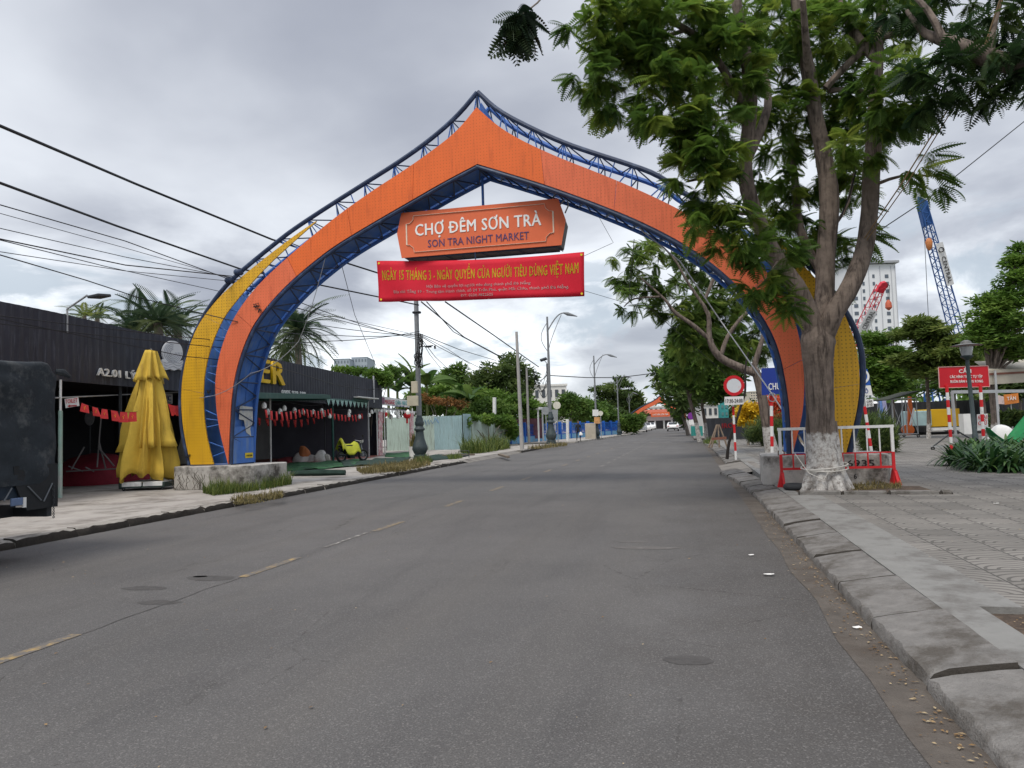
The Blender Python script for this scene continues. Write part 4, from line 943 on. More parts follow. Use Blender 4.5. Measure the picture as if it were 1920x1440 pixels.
mb = MB(); mb.lathe([(.18, -.015), (.19, 0), (.18, .015)], (0, 0, 0), 20, sx=1, sy=1.25); mb.v = [(q[0]+v[0], q[1]+v[2], q[2]+v[1]) for v in mb.v]; mb.build('disc', mat('grey_board_face', (.20, .20, .21), .8, var=.3, vs=9), st)
MB().tube([q+np.array([0, .02, -.2]), (q[0], q[1]+.02, .14)], .015, 6).build('stand', DARKST, st)
# leaning grey sheet behind the left leg
q = [D(*a, 21.2) for a in ((326, 870), (352, 870), (366, 770), (362, 742))]
tag(MB().add(q, [(0, 1, 2, 3)]).build('leaning_sheet', mat('grey_sheet', (.13, .14, .15), .7, c2=(.07, .07, .07), amt=.5, s2=3, streak=True), solid=.03), 'grey metal sheet leaning behind the foot of the yellow leg', 'metal sheet')

# ---- green canopy along the building with lamps and flags
GRN = mat('dark_green_paint', (.018, .075, .062), .55, var=.2, vs=3, c2=(.06, .12, .10), amt=.3)
C1 = G(625, 865, .13); C1b = G(692, 857, .13)
can = thing('canopy', C1, 'dark green steel canopy on posts in front of the black building', 'canopy')
cz = ztop(C1, 625, 744)
CF = bp(7.5, -.75, cz-.05); e1 = np.array([C1[0], C1[1], cz]); e2 = np.array([C1b[0], C1b[1], ztop(C1b, 692, 752)])
MB().tube([C1, e1], .055, 10).build('post', GRN, can)
MB().tube([C1b, e2], .05, 10).build('post', STEEL, can)
p5 = D(508, 866, 29); p5[2] = .13; MB().tube([p5, (p5[0], p5[1], ztop(p5, 508, 742))], .035, 8).build('post', mat('pale_pole2', (.55, .55, .53), .6), can)
CF = D(466, 742, dep(CF)); mb = MB(); mb.bar(CF, e1, .12, .18); mb.build('beam', GRN, can)
mb = MB(); mb.bar(e1, e2, .08, .12); mb.build('beam', GRN, can)
w1, w2, w3 = bp(7.5, -.05, CF[2]-.12), bp(float((e1-B0) @ BD), -.05, cz-.15), bp(float((e2-B0) @ BD), -.05, e2[2]-.1)
mb = MB(); mb.add([CF+[0, 0, .1], e1+[0, 0, .1], w2, w1], [(0, 1, 2, 3)]); mb.add([e1+[0, 0, .07], e2+[0, 0, .07], w3, w2-[0, 0, .01]], [(0, 1, 2, 3)]); mb.build('roof_sheet', GRN, can, solid=.03)
mb = MB(); q1, q2 = lerp(e1, e2, .55)+[.1, 0, .12], e2+[.25, .3, .12]; mb.bar(q1, q2, .55, .05); mb.build('pale_roof_edge', WHITE, can)
CANV = mat('green_white_valance', (.30, .46, .42), .7, var=.3, vs=8)
for i in range(10):
    u0 = i/10; a, b = lerp(lerp(CF, e1, .9), e2, u0), lerp(lerp(CF, e1, .9), e2, u0+.085); MB().add([a-[0, 0, .1], b-[0, 0, .1], (a+b)/2-[0, 0, .42]], [(0, 1, 2)]).build('valance', CANV, can, solid=.006)
bunting('rows of red pennants hanging under the green canopy', [lerp(CF, e1, .12)+[0, 0, -.45], lerp(CF, e1, .55)+[0, 0, -.5], e1+[0, 0, -.55]], 17, .27, 'tri', .12)
bunting('darker red pennants further inside the green canopy', [bp(10, 1.5, 2.45), bp(15, 2, 2.35), bp(21, 1.5, 2.3)], 20, .27, 'tri', .15)
bunting('red pennants between the green post and the pale post', [e1+[0, 0, -.8], e2+[-.3, 0, -.65]], 9, .28, 'tri', .1)
LAMPW = mat('white_lantern', (.80, .80, .76), .45, var=.04)
ls = thing('lamp_string', e1, 'string of small white lantern lamps under the green canopy', 'lamp string')
lp = [(495, 760), (502, 772), (525, 771), (533, 765), (552, 769), (568, 772), (587, 772), (603, 770), (607, 777), (618, 780), (654, 778), (655, 771), (674, 781), (692, 778), (697, 772)]
top = []
for k, (px, py) in enumerate(lp):
    u = (px-470)/155 if px < 625 else None
    base = lerp(CF, e1, max(0, u)) if u is not None else lerp(e1, e2, (px-625)/70)
    p = D(px, py, dep(base)-.1); top.append(p+[0, 0, .28])
    MB().lathe([(.02, .11), (.04, .10), (.075, .05), (.09, -.02), (.08, -.10), (.02, -.115)], p, 12).build('lamp', LAMPW, ls, smooth=True)
    MB().tube([p+[0, 0, .12], p+[0, 0, .30]], .008, 4).build('cord', BLACK, ls)
order = sorted(range(len(lp)), key=lambda k: lp[k][0]); MB().tube([top[k] for k in order], .008, 4).build('wire', BLACK, ls)

# ---- things lying on the floor inside
BAGS = [(538, 859, .55, .42, .30, (.26, .05, .06), 'flat maroon bundle left of the white sacks'), (566, 857, .50, .45, .55, (.55, .52, .50), 'pale sack slumped in the middle of the floor heap'), (571, 852, .3, .3, .95, (.45, .16, .06), 'orange brown bag standing behind the pale sack'), (600, 857, .36, .33, .62, (.62, .61, .58), 'white sack standing at the right of the heap'), (583, 858, .42, .3, .36, (.48, .46, .45), 'low grey white bag between the two sacks'), (612, 859, .2, .2, .4, (.35, .34, .3), 'small pale bottle bag beside the green post')]
for i, (px, py, rx, ry, h, cc, lab) in enumerate(BAGS):
    c = D(px, py+3, 37); c[2] = .137
    heap('bag', c, rx, ry, h, mat('bag_cloth_%s' % 'abcdef'[i], cc, .8, var=.2, vs=5, bump=.3, bs=9), lab, 'bag', i*3.1, 'bags left on the floor under the canopy')

# ---- motorbike with a raincoat over it
MP = G(661, 866, .13); MA = R(62)
bike = thing('motorbike', MP, 'parked step-through motorbike by the green canopy post', 'motorbike', rz=MA, local=True)
rx_ = None
for x in (-.62, .62):
    a, b = MB(), MB(); torus(a, (x, 0, .29), .235, .055, None, 22, 8); 
    for k in range(9): aa = 2*PI*k/9; b.tube([(x, 0, .29), (x+.22*math.cos(aa), 0, .29+.22*math.sin(aa))], .008, 4)
    torus(b, (x, 0, .29), .19, .016, None, 18, 5); t = a.build('wheel', BLACK, bike, smooth=True); b.build('rim', STEEL, t)
BK = mat('motorbike_plastic', (.02, .02, .024), .35)
mb = MB(); mb.tube([(-.75, 0, .62), (-.45, 0, .60), (-.1, 0, .48), (.2, 0, .38), (.36, 0, .55), (.46, 0, .85)], [.07, .13, .12, .07, .07, .06], 10); mb.build('body', BK, bike, smooth=True)
mb = MB(); mb.box((-.36, 0, .76), (.72, .26, .09)); mb.build('seat', BLACK, bike, bevel=.035)
mb = MB(); mb.tube([(.62, 0, .29), (.46, 0, .95)], .032, 8); mb.tube([(.40, -.32, 1.0), (.46, 0, .95), (.40, .32, 1.0)], .016, 8); mb.build('fork', STEEL, bike)
mb = MB(); mb.lathe([(.02, -.08), (.09, -.03), (.10, .04), (.06, .06)], (.54, 0, .92), 12); mb.build('headlamp', mat('lamp_glass', (.5, .5, .48), .15), bike, smooth=True)
mb = MB()
for sgn_ in (-1, 1): mb.tube([(.42, sgn_*.27, 1.0), (.36, sgn_*.34, 1.16)], .008, 5); mb.box((.36, sgn_*.34, 1.20), (.02, .10, .07))
mb.build('mirror', BLACK, bike)
mb = MB(); mb.tube([(-.05, -.14, .30), (-.85, -.16, .38)], [.035, .055], 8); mb.box((0, .1, .28), (.3, .2, .22)); mb.build('engine', DARKST, bike, bevel=.02)
mb = MB(); n, k = 14, 16
vs = []
for i in range(n+1):
    x = -.70+1.02*i/n; zr = .84+.30*math.exp(-((i-1.2)/1.7)**2)+.12*math.exp(-((i-11.5)/2)**2)+.02*mn.noise((i*.8, 0, 2))
    for j in range(k+1):
        a = (j/k-.5)*2; s_ = abs(a); vs.append((x-.05*s_, .30*a*(1.1+.1*mn.noise((x*4, a*2, 1))), zr-.5*s_**1.7*(1+.12*mn.noise((x*3, a, 2)))))
mb.add(vs, [(i*(k+1)+j, i*(k+1)+j+1, (i+1)*(k+1)+j+1, (i+1)*(k+1)+j) for i in range(n) for j in range(k)])
rc = mb.build('raincoat', mat('lime_raincoat', (.42, .44, .03), .6, var=.2, vs=4), smooth=True, solid=.01); rc.location = tuple(MP); rc.rotation_euler = (0, 0, MA); tag(rc, 'lime yellow raincoat draped over the parked motorbike', 'raincoat')

# ---- massage stall
M1, M2 = D(713, 853, 43), D(772, 848, 47); M1[2] = M2[2] = .13; MAn = math.atan2(M2[1]-M1[1], M2[0]-M1[0])
ms = thing('market_stall', M1, 'small massage stall with a pale sign and pink picture boards beside the lamp post', 'stall')
for px, py in ((708, 855), (722, 853), (775, 848)):
    q = V(px, py, M1, MAn); q[2] = .13; MB().tube([q, (q[0], q[1], 2.9)], .04, 8).build('post', WHITE, ms)
P = [V(*a, M1, MAn) for a in ((709, 742), (767, 751), (767, 764), (709, 759))]
b_ = MB().add(P, [(0, 1, 2, 3)]).build('sign_board', WBRD, ms, solid=.06)
MM = M1+np.array([.045, -.02, 0])
ptext('MASSAGE', (722, 757.5), (740, 758.5), 9, MM, MAn, mat('rose_ink', (.50, .05, .10), .5), b_, bold=.02, depth=.004)
ptext('CHÂN - VAI CỔ', (741.5, 758.5), (765, 760), 8, MM, MAn, mat('teal_ink', (.06, .35, .36), .5), b_, bold=.02, depth=.004)
ptext('ĐT 0905 939 188', (736, 762), (758, 763.2), 2.5, MM, MAn, BINK, b_, bold=.01, depth=.004)
mb = MB(); qs = [V(*a, MM, MAn) for a in ((713, 744.5), (721, 745.5), (721, 757.5), (713, 757))]; mb.add(qs, [(0, 1, 2, 3)]); mb.build('picture', mat('violet_picture', (.25, .12, .18), .6, var=.5, vs=9), b_, solid=.01)
PINK = mat('pink_picture_board', (.62, .25, .27), .6, var=.45, vs=4, c2=(.70, .66, .64), amt=.65, s2=5)
for a0, a1, y0, y1 in ((709.5, 717, 772, 854), (768, 775, 774, 838)):
    P = [V(*a, MM, MAn) for a in ((a0, y0), (a1, y0+.5), (a1, y1), (a0, y1+.3))]; MB().add(P, [(0, 1, 2, 3)]).build('picture_board', PINK, ms, solid=.04)
P = [V(*a, M1, MAn) for a in ((700, 766), (785, 772))]
mb = MB(); inw = np.array([-2.5, .3, .35]); mb.add([P[0], P[1], P[1]+inw, P[0]+inw], [(0, 1, 2, 3)]); mb.build('awning', mat('dark_awning', (.05, .05, .055), .8), ms, solid=.03)
for i in range(14):
    a, b = lerp(P[0], P[1], i/14), lerp(P[0], P[1], (i+.9)/14); MB().add([a, b, (a+b)/2-[0, 0, .25]], [(0, 1, 2)]).build('valance', WHITE, ms, solid=.006)
for k, (px, py, lab) in enumerate(((719, 777, 'red paper lantern at the left post of the massage stall'), (763, 779, 'red paper lantern with tassel at the right of the massage stall'))):
    c = D(px, py, 44+k*2.5); t = thing('paper_lantern', c, lab, 'lantern'); MB().lathe([(.08, -.20), (.20, -.13), (.25, 0), (.20, .13), (.08, .2)], c, 14).build('shade', REDP, t, smooth=True)
    mb = MB(); mb.lathe([(.06, -.2), (.07, -.48), (.02, -.5)], c, 8); mb.tube([c+[0, 0, .2], c+[0, 0, .45]], .01, 4); mb.build('tassel', REDP, t)
sl2 = thing('lamp_string', D(730, 780, 45), 'four white lantern lamps hanging between the red paper lanterns', 'lamp string')
pw = []
for px, py in ((733, 781), (743, 773), (747, 780), (765, 772)):
    c = D(px, py, 45.5); pw.append(c+[0, 0, .3]); MB().lathe([(.03, .14), (.10, .06), (.13, -.02), (.11, -.15), (.03, -.17)], c, 12).build('lamp', LAMPW, sl2, smooth=True); MB().tube([c+[0, 0, .13], c+[0, 0, .3]], .009, 4).build('cord', BLACK, sl2)
MB().tube(pw, .009, 4).build('wire', BLACK, sl2)
# grey drain-pipe with a white box on the fascia corner is part of the building
mb = MB(); q = bz(699, 735); mb.tube([q+[.06, 0, .9], q+[.06, 0, -.6]], .05, 8); mb.build('vent_pipe', STEEL, bld)

# ---- ornate lamp column with boxes and cable bundle
LB0 = D(788, 863, 34.6); LB0[2] = .13
CI = mat('dark_cast_iron', (.045, .062, .066), .55, .1, var=.25, vs=4, c2=(.10, .11, .11), amt=.3)
GP = mat('grey_pole', (.20, .21, .22), .6, .1, var=.2, vs=2)
lpk = thing('lamp_column', LB0, 'tall grey cable column on an ornate dark cast base by the massage stall', 'lamp column')
ORN = [(.34, 0), (.34, .10), (.30, .12), (.30, .22), (.24, .26), (.30, .36), (.36, .50), (.35, .62), (.29, .78), (.22, 1.0), (.19, 1.22), (.18, 1.34), (.24, 1.38), (.25, 1.45), (.20, 1.50), (.17, 1.58), (.21, 1.64), (.22, 1.74), (.18, 1.80), (.17, 1.92), (.13, 2.0), (.12, 2.1)]
MB().lathe(ORN, LB0, 20).build('ornate_base', CI, lpk, smooth=True)
PT = D(783, 470, 34.6+.4); zz = ztop(LB0, 783, 500)
MB().tube([LB0+[0, 0, 2.05], (LB0[0]-.02, LB0[1], zz)], [.125, .10], 14).build('column', GP, lpk, smooth=True)
CRM = mat('cream_box', (.50, .45, .34), .6, c2=(.3, .27, .22), amt=.2)
def dbox(px0, px1, py0, py1, d, m, nm, par_, th=.25):
    a, b = D(px0, py1, d), D(px1, py0, d); c = (a+b)/2; w = np.linalg.norm((b-a)[:2]); h = b[2]-a[2]; MB().box(c, (w, th, h), rz=YAW).build(nm, m, par_, bevel=.012)
dbox(764, 784, 742, 761.5, 34.2, CRM, 'meter_box', lpk); dbox(772, 783, 715, 737, 34.3, CRM, 'meter_box', lpk)
mb = MB(); q = D(787, 650, 34.5); mb.tube([q, D(812, 648, 34.3)], .025, 6); mb.box(D(803, 650, 34.4), (.3, .08, .08), rz=YAW); mb.tube([D(815, 648, 34.3), D(816, 654, 34.3)], .05, 6); mb.build('camera_arm', DARKST, lpk)
mb = MB()
for k in range(9):
    pts = [D(788+random.uniform(-5, 5), y, 34.4+random.uniform(-.1, .1)) for y in (626, 640, 655, 675, 690)]; mb.tube(pts, .018, 4)
for k in range(5): torus(mb, D(781+random.uniform(-2, 2), 664+k*4, 34.3), .13, .02, Matrix.Rotation(random.uniform(0, 3), 3, 'Z'), 12, 5)
mb.build('cable_bundle', BLACK, lpk)
mb = MB(); torus(mb, LB0+[0, 0, zz-2.3], .17, .05, Matrix.Rotation(R(90), 3, 'X'), 12, 6); mb.build('clamp_ring', DARKST, lpk)
# potted plant
c = D(777, 852, 38); c[2] = .13; pp = thing('potted_plant', c, 'spiky plant in a white tub beside the ornate lamp base', 'plant pot')
MB().lathe([(.24, 0), (.28, .5), (.30, .56), (.25, .56), (.24, .5)], c, 16).build('tub', WHITE, pp, smooth=True)
n = 110; pt = np.tile(c+[0, 0, .5], (n, 1))+np.stack([rng.normal(0, .09, n), rng.normal(0, .09, n), np.zeros(n)], 1)
blades('leaves', pt, 1.1, .05, leafmat('dry_spike_leaf', (.05, .06, .02), (.13, .13, .04), (.28, .22, .09)), pp, .35)

# ---- corrugated fences
CORR = mat('pale_green_corrugated', (.40, .49, .44), .6, .1, var=.15, vs=1.2, c2=(.20, .21, .18), amt=.38, s2=1.3, streak=True)
CORB = mat('blue_grey_corrugated', (.30, .42, .44), .6, .1, var=.15, vs=1.2, c2=(.22, .25, .24), amt=.3, s2=1.3, streak=True)
def corrug(name, a, b, z0, z1, m, label=None, parent=None, pitch=.16, wob=.06):
    a, b = np.array(a, float), np.array(b, float); L_ = np.linalg.norm(b-a); d = (b-a)/L_; nn = np.array([d[1], -d[0]]); k = int(L_/pitch*4); A, B = [], []
    for i in range(k+1):
        q = a+d*L_*i/k+nn*.03*math.sin(i*PI/2); A.append((q[0], q[1], z0)); B.append((q[0]+nn[0]*.06*mn.noise((i*.02, 1, 1)), q[1], z1+wob*mn.noise((int(i/28)*3.1, 2, 0))))
    mb = MB(); mb.strip(A, B); return mb.build(name, m, parent, solid=.008)
Fa = D(726, 842, 52); Fb = D(868, 842, 49.5); Fc = D(952, 838, 57); Fa[2] = Fb[2] = Fc[2] = .1
zf = ztop(Fb, 850, 778)
fn = thing('corrugated_fence', Fa, 'pale green corrugated metal fence with blue scrawl behind the lamp column', 'fence')
m1 = lerp(Fa, Fb, .64)
corrug('panel', Fa[:2], m1[:2], .1, zf, CORR, parent=fn); corrug('panel', m1[:2], Fb[:2], .1, zf-.05, CORB, parent=fn)
for k in range(6): q = lerp(Fa, Fb, k/5); MB().box((q[0]-.05, q[1]+.12, zf/2), (.08, .08, zf)).build('post', DARKST, fn)
mb = MB(); q0 = lerp(Fa, Fb, .5)-[-.02, .09, 0]; dd = (Fb-Fa)/np.linalg.norm(Fb-Fa)
pts = [(0, 1.9), (.15, 2.1), (.2, 1.7), (.4, 2.1), (.45, 1.75), (.6, 2.05), (.75, 1.8), (.95, 2.15), (1.2, 1.85)]; mb.tube([q0+dd*u+[0, 0, v] for u, v in pts], .02, 4); mb.build('scrawl', mat('blue_spray', (.05, .16, .40), .7), fn)
fn2 = thing('corrugated_fence', Fb, 'overgrown pale corrugated fence half covered by vines and tall grass', 'fence')
Fe = lerp(Fb, Fc, .17); corrug('panel', Fb[:2]+[.06, 0], Fe[:2], .1, zf+.05, CORB, parent=fn2)
corrug('panel', Fe[:2]+[.02, .1], Fc[:2], .1, zf-.12, CORR, parent=fn2)
for k in range(4): q = lerp(Fe, Fc, k/3); MB().box((q[0]-.12, q[1], zf/2), (.08, .08, zf)).build('post', DARKST, fn2)

# ---- green turf mats on the left pavement
MATG = mat('green_turf_mat', (.035, .115, .048), .9, var=.4, vs=5, bump=.8, bs=60, c2=(.022, .04, .03), amt=.45, s2=1.2)
MATD = mat('dark_net_mat', (.022, .045, .036), .9, var=.4, vs=4, bump=.6, bs=30)
def matsheet(poly_px, z, m, label, amp=.05, seed=0):
    P = [G(px, py, .135)[:2] for px, py in poly_px]; k = len(P)//2; A = P[:k]; B = P[k:][::-1]; n, w = 40, 14; vs = []
    ta = np.linspace(0, 1, k)
    for i in range(n+1):
        u = i/n; a = np.array([np.interp(u, ta, [p[c] for p in A]) for c in (0, 1)]); b = np.array([np.interp(u, ta, [p[c] for p in B]) for c in (0, 1)])
        for j in range(w+1):
            q = lerp(a, b, j/w); q = q+.12*np.array([mn.noise((u*9, j, seed)), mn.noise((j, u*9, seed+2))]); vs.append((q[0], q[1], z+amp*max(0, mn.noise((q[0]*1.4, q[1]*1.4, seed)))+.25*amp*max(0, mn.noise((q[0]*5, q[1]*5, seed)))))
    o = MB().add(vs, [(i*(w+1)+j, i*(w+1)+j+1, (i+1)*(w+1)+j+1, (i+1)*(w+1)+j) for i in range(n) for j in range(w)]).build('turf_mat', m, smooth=True, solid=.012); tag(o, label, 'turf mat')
matsheet([(528, 872), (600, 867), (680, 861), (660, 875), (600, 881), (530, 884)], .15, MATG, 'crumpled green turf mat lying in front of the green canopy', .12, 1)
matsheet([(640, 868), (720, 861), (770, 858), (760, 868), (700, 873), (645, 876)], .155, MATD, 'dark net covered mat under the parked motorbike', .14, 5)
matsheet([(722, 851), (770, 849), (800, 852), (800, 858), (760, 858), (722, 857)], .15, MATG, 'flat green turf mat in front of the massage stall', .06, 8)
matsheet([(795, 856), (840, 853), (872, 851), (880, 855), (850, 860), (800, 865)], .15, MATD, 'dark folded mat right of the ornate lamp base', .12, 9)
mb = MB(); c = D(596, 879, 24.5); c[2] = .135; tag(MB().tube([c+np.array([-1.0, .1, .09]), c+np.array([0, 0, .1]), c+np.array([.9, .15, .08])], [.08, .1, .09], 10, jit=.3).build('rolled_mat', MATD, smooth=True), 'dark rolled mat on the pavement right of the left plinth', 'rolled mat')
# planks and broken kerb bits
WOOD = mat('weathered_plank', (.16, .13, .10), .9, var=.3, vs=6)
for a, b, lab in (((818, 855), (890, 852), 'long weathered plank lying on the pavement beyond the lamp base'), ((936, 852), (953, 857), 'short broken kerb piece lying at the driveway')):
    p, q = G(*a, .17), G(*b, .17); tag(MB().bar(p, q, .14, .09).build('plank', WOOD, bevel=.015), lab, 'plank')
c = G(870, 858, .14); fr2 = MB()
for a, b in (((-.25, 0, 0), (-.25, 0, .32)), ((.25, 0, 0), (.25, 0, .32)), ((-.25, 0, .32), (.25, 0, .32)), ((-.25, 0, .1), (.25, 0, .1))): fr2.tube([c+np.array(a), c+np.array(b)], .018, 5)
tag(fr2.build('steel_hoop', DARKST), 'small dark steel hoop stand on the left pavement', 'hoop')

# ---- street poles
def street_light(px, py, tpx, tpy, apx, apy, label, d=None, ornate=True):
    b = G(px, py, .13) if d is None else D(px, py, d)
    b[2] = .13
    t = thing('street_light', b, label, 'street light', 'street lights along the left pavement'); z1 = ztop(b, tpx, tpy)
    a = np.array([b[0], b[1], z1]); tip = D(apx, apy, dep(a)); k = (z1-.13)/8
    if ornate: MB().lathe([(r_*.95*k, z_*.95*k) for r_, z_ in ORN], b, 14).build('ornate_base', CI, t, smooth=True)
    MB().tube([b+[0, 0, .1], a], [.09*k+.02, .05*k+.01], 10).build('pole', GP, t, smooth=True)
    st = a-np.array([0, 0, .9*k]); arc = [st+(tip-st)*u+np.array([0, 0, 1])*(1.0*k*math.sin(PI*u*.62)) for u in np.linspace(0, 1, 9)]; arc = [p*(1)+(tip-arc[-1])*(i/8) for i, p in enumerate(arc)]
    MB().tube(arc, .035*k+.008, 8).build('arm', GP, t, smooth=True)
    dd = (arc[-1]-arc[-2]); dd /= np.linalg.norm(dd); MB().tube([tip-dd*.25, tip+dd*.1, tip+dd*.55*k+dd*.2], [.05, .10*k+.02, .03], 8).build('lamp_head', GP, t, smooth=True)
    side = (tip-a)*np.array([1, 1, 0]); side /= np.linalg.norm(side)+1e-6
    ring = [a+np.array([0, 0, -.35*k])-side*(.42*k*math.sin(u))+np.array([0, 0, -1.9*k*(u/PI)]) for u in np.linspace(0, PI, 12)]; MB().tube(ring, .018*k+.006, 6).build('scroll', GP, t)
    ring = [a+np.array([0, 0, -2.2*k])+side*(.9*k*(u))+np.array([0, 0, 2.3*k*(u**.8)]) for u in np.linspace(0, 1, 8)]; MB().tube(ring, .018*k+.006, 6).build('scroll', GP, t)
    return t, b
sl1, sb1 = street_light(1034, 832, 1021, 594, 1062, 588, 'tallest grey street light with scrolled arm, nearest on the left pavement')
street_light(1119, 822, 1114, 667, 1143, 666, 'second street light along the left pavement, thin against the cloud')
street_light(1161, 816, 1158, 708, 1174, 706, 'third street light along the left pavement, in front of the feathery tree')
street_light(1182, 812, 1179, 738, 1189, 737, 'farthest street light standing before the left foot of the far arch', ornate=False)
b = G(979, 843, .13); q = thing('concrete_pole', b, 'slim bare concrete pole standing between the overgrown fence and the road', 'pole'); MB().tube([b, (b[0]-.12, b[1], ztop(b, 967, 622))], [.13, .08], 10).build('shaft', mat('pole_concrete', (.36, .345, .33), .85, var=.15, vs=2), q, smooth=True)
b = D(992, 832, 58); b[2] = .13; q = thing('concrete_pole', b, 'short weathered pole before the blue fence left of the street light', 'pole'); MB().tube([b, (b[0], b[1], ztop(b, 993, 690))], [.11, .08], 8).build('shaft', mat('pole_concrete2', (.28, .27, .26), .85), q, smooth=True)
b = D(1031, 831, 62); b[2] = .13; q = thing('cable_pole', b, 'cable pole with a small flood lamp close behind the tallest street light', 'pole'); MB().tube([b, (b[0], b[1], ztop(b, 1026, 682))], .09, 8).build('shaft', GP, q)
a = D(1026, 682, dep(b)); MB().tube([a, D(1021, 676, dep(b))], .03, 6).build('bracket', GP, q); MB().box(D(1019, 674, dep(b)), (.55, .4, .16), rot=Euler((.3, -.3, .3)).to_matrix()).build('flood_lamp', DARKST, q)
mb = MB()
for k in range(8):
    p, r2 = D(1026+random.uniform(-2, 2), 690+6*k, 60), D(1000+random.uniform(-6, 6), 700+random.uniform(-10, 18), 58); pts = [lerp(p, r2, u)-np.array([0, 0, random.uniform(.5, 1.2)*math.sin(PI*u)]) for u in np.linspace(0, 1, 7)]; mb.tube(pts, .02, 4)
mb.build('cable_loops', BLACK, q)
# round signs seen from behind
def rsign(px, py, d, r_, m, label, base_py):
    c = D(px, py, d); t = thing('round_sign', (c[0], c[1], .13), label, 'sign'); mb = MB(); mb.lathe([(r_, -.01), (r_, .01)], (0, 0, 0), 24); M = Matrix.Rotation(YAW, 3, 'Z') @ Matrix.Rotation(R(90), 3, 'X'); mb.v = [tuple(M @ Vector(v)+Vector(c)) for v in mb.v]; mb.build('disc', m, t)
    MB().tube([c+[0, .05, r_], (c[0], c[1]+.05, .13)], .035, 8).build('post', STEEL, t); return t
GBK = mat('grey_sign_back', (.30, .32, .33), .6); CREAM = mat('cream_disc', (.70, .68, .58), .5)
rsign(1023, 770, 59, .32, GBK, 'grey round sign back left of the street light', 0)
rsign(1044, 760, 60, .31, CREAM, 'cream white round sign right of the street light', 0)
rsign(1126, 775, 74, .25, CREAM, 'small cream round sign by the second street light', 0)
s = signboard('sign_board', [(1032, 768), (1046, 768), (1046, 790), (1032, 790)], D(1040, 780, 59.5), AC, GBK, 'grey rectangular sign back under the cream round sign', 'sign'); p = D(1040, 790, 59.6); MB().tube([p+[0, .05, .6], (p[0], p[1]+.05, .13)], .03, 8).build('post', STEEL, s)
for px, py, lab, m in ((1117, 774, 'white board strapped to the second street light', WHITE), (1120, 788, 'orange and white board low on the second street light', mat('orange_board', (.6, .3, .12), .6, var=.4, vs=3))):
    signboard('sign_board', [(px-6, py-6), (px+5, py-6), (px+5, py+6), (px-6, py+6)], D(px, py, dep(G(1119, 822, .13))-.3), AC, m, lab, 'sign')
# ---- blue fence
BF0 = np.array([-14.3, 60, 0]); BF1 = np.array([-8.4, 98, 0]); bd = (BF1-BF0)/np.linalg.norm(BF1-BF0); bl = np.linalg.norm(BF1-BF0)
BLF = mat('fence_blue', (.012, .10, .42), .5, var=.12, vs=1); BLB = mat('fence_base_blue', (.17, .38, .58), .8, var=.15, vs=1, c2=(.3, .36, .4), amt=.3)
bf = thing('blue_fence', BF0, 'bright blue railing fence on a pale blue wall along the left pavement', 'fence'); bn_ = np.array([-bd[1], bd[0], 0])
def bfp(s, n, z): return BF0+bd*s+bn_*n+np.array([0, 0, z])
mb = MB(); mb.bar(bfp(0, 0, .36), bfp(bl, 0, .36), .2, .56); mb.bar(bfp(0, 7, .36), bfp(0, .11, .36), .2, .56); mb.build('base_wall', BLB, bf)
mb = MB(); mb.bar(bfp(0, 0, .67), bfp(bl, 0, .67), .24, .07); mb.build('coping', BLF, bf)
for s_ in np.arange(0, bl, 3.3): MB().box(bfp(s_, 0, .98), (.34, .34, 1.76), rz=.05).build('pillar', BLF, bf, bevel=.03)
for i, s_ in enumerate(np.arange(0, bl-3.3, 3.3)):
    mb = MB()
    for z_ in (.85, 1.08, 1.6): mb.bar(bfp(s_+.17, 0, z_), bfp(s_+3.13, 0, z_), .035, .04)
    for k in range(22): q = s_+.25+k*2.85/21; mb.bar(bfp(q, 0, .7), bfp(q, 0, 1.72), .022)
    for k in range(20): q = s_+.25+k*2.85/20; mb.bar(bfp(q, .02, .85), bfp(q+.14, .02, 1.08), .02)
    mb.build('railing', BLF, bf)
mb = MB()
for k in range(2):
    for z_ in (.85, 1.6): mb.bar(bfp(0, .2+k*3.3, z_), bfp(0, 3.2+k*3.3, z_), .04)
    for j in range(20): mb.bar(bfp(0, .25+k*3.3+j*.15, .7), bfp(0, .25+k*3.3+j*.15, 1.72), .025)
mb.build('railing', BLF, bf)
# small white-roofed hut and pillars by the fence
hb = D(975, 826, 66); hb[2] = .13; hut = thing('bus_shelter', hb, 'small shelter with a flat white roof behind the blue fence corner', 'shelter')
MB().box((hb[0], hb[1], 3.05), (4.2, 2.4, .2)).build('roof', WHITE, hut, bevel=.02)
for sx_ in (-1.9, 1.9):
    for sy_ in (-1, 1): MB().box((hb[0]+sx_, hb[1]+sy_, 1.55), (.12, .12, 2.85)).build('post', WHITE, hut)
MB().box((hb[0], hb[1]+1.1, 1.3), (3.7, .08, 1.8)).build('panel', mat('shelter_panel', (.22, .10, .12), .6, var=.5, vs=1.2), hut)
for px, y0, y1, d, lab in ((927, 745, 795, 56, 'tall white plastic pipe standing in the shrubs by the overgrown fence'), (1064, 786, 818, 67, 'short white pipe post with a blue bracket by the blue fence')):
    b = D(px, y1, d); MBp = MB().tube([b-[0, 0, .8], D(px, y0, d)], .14, 10); tag(MBp.build('pipe_post', WHITE, smooth=True), lab, 'pipe')
b = D(1108, 823, 72); b[2] = .13; tag(MB().box((b[0], b[1], .86), (1.0, .5, 1.5)).build('utility_cabinet', mat('beige_cabinet', (.40, .36, .29), .7, c2=(.25, .22, .18), amt=.3), bevel=.03), 'beige utility cabinet against the blue fence', 'cabinet')
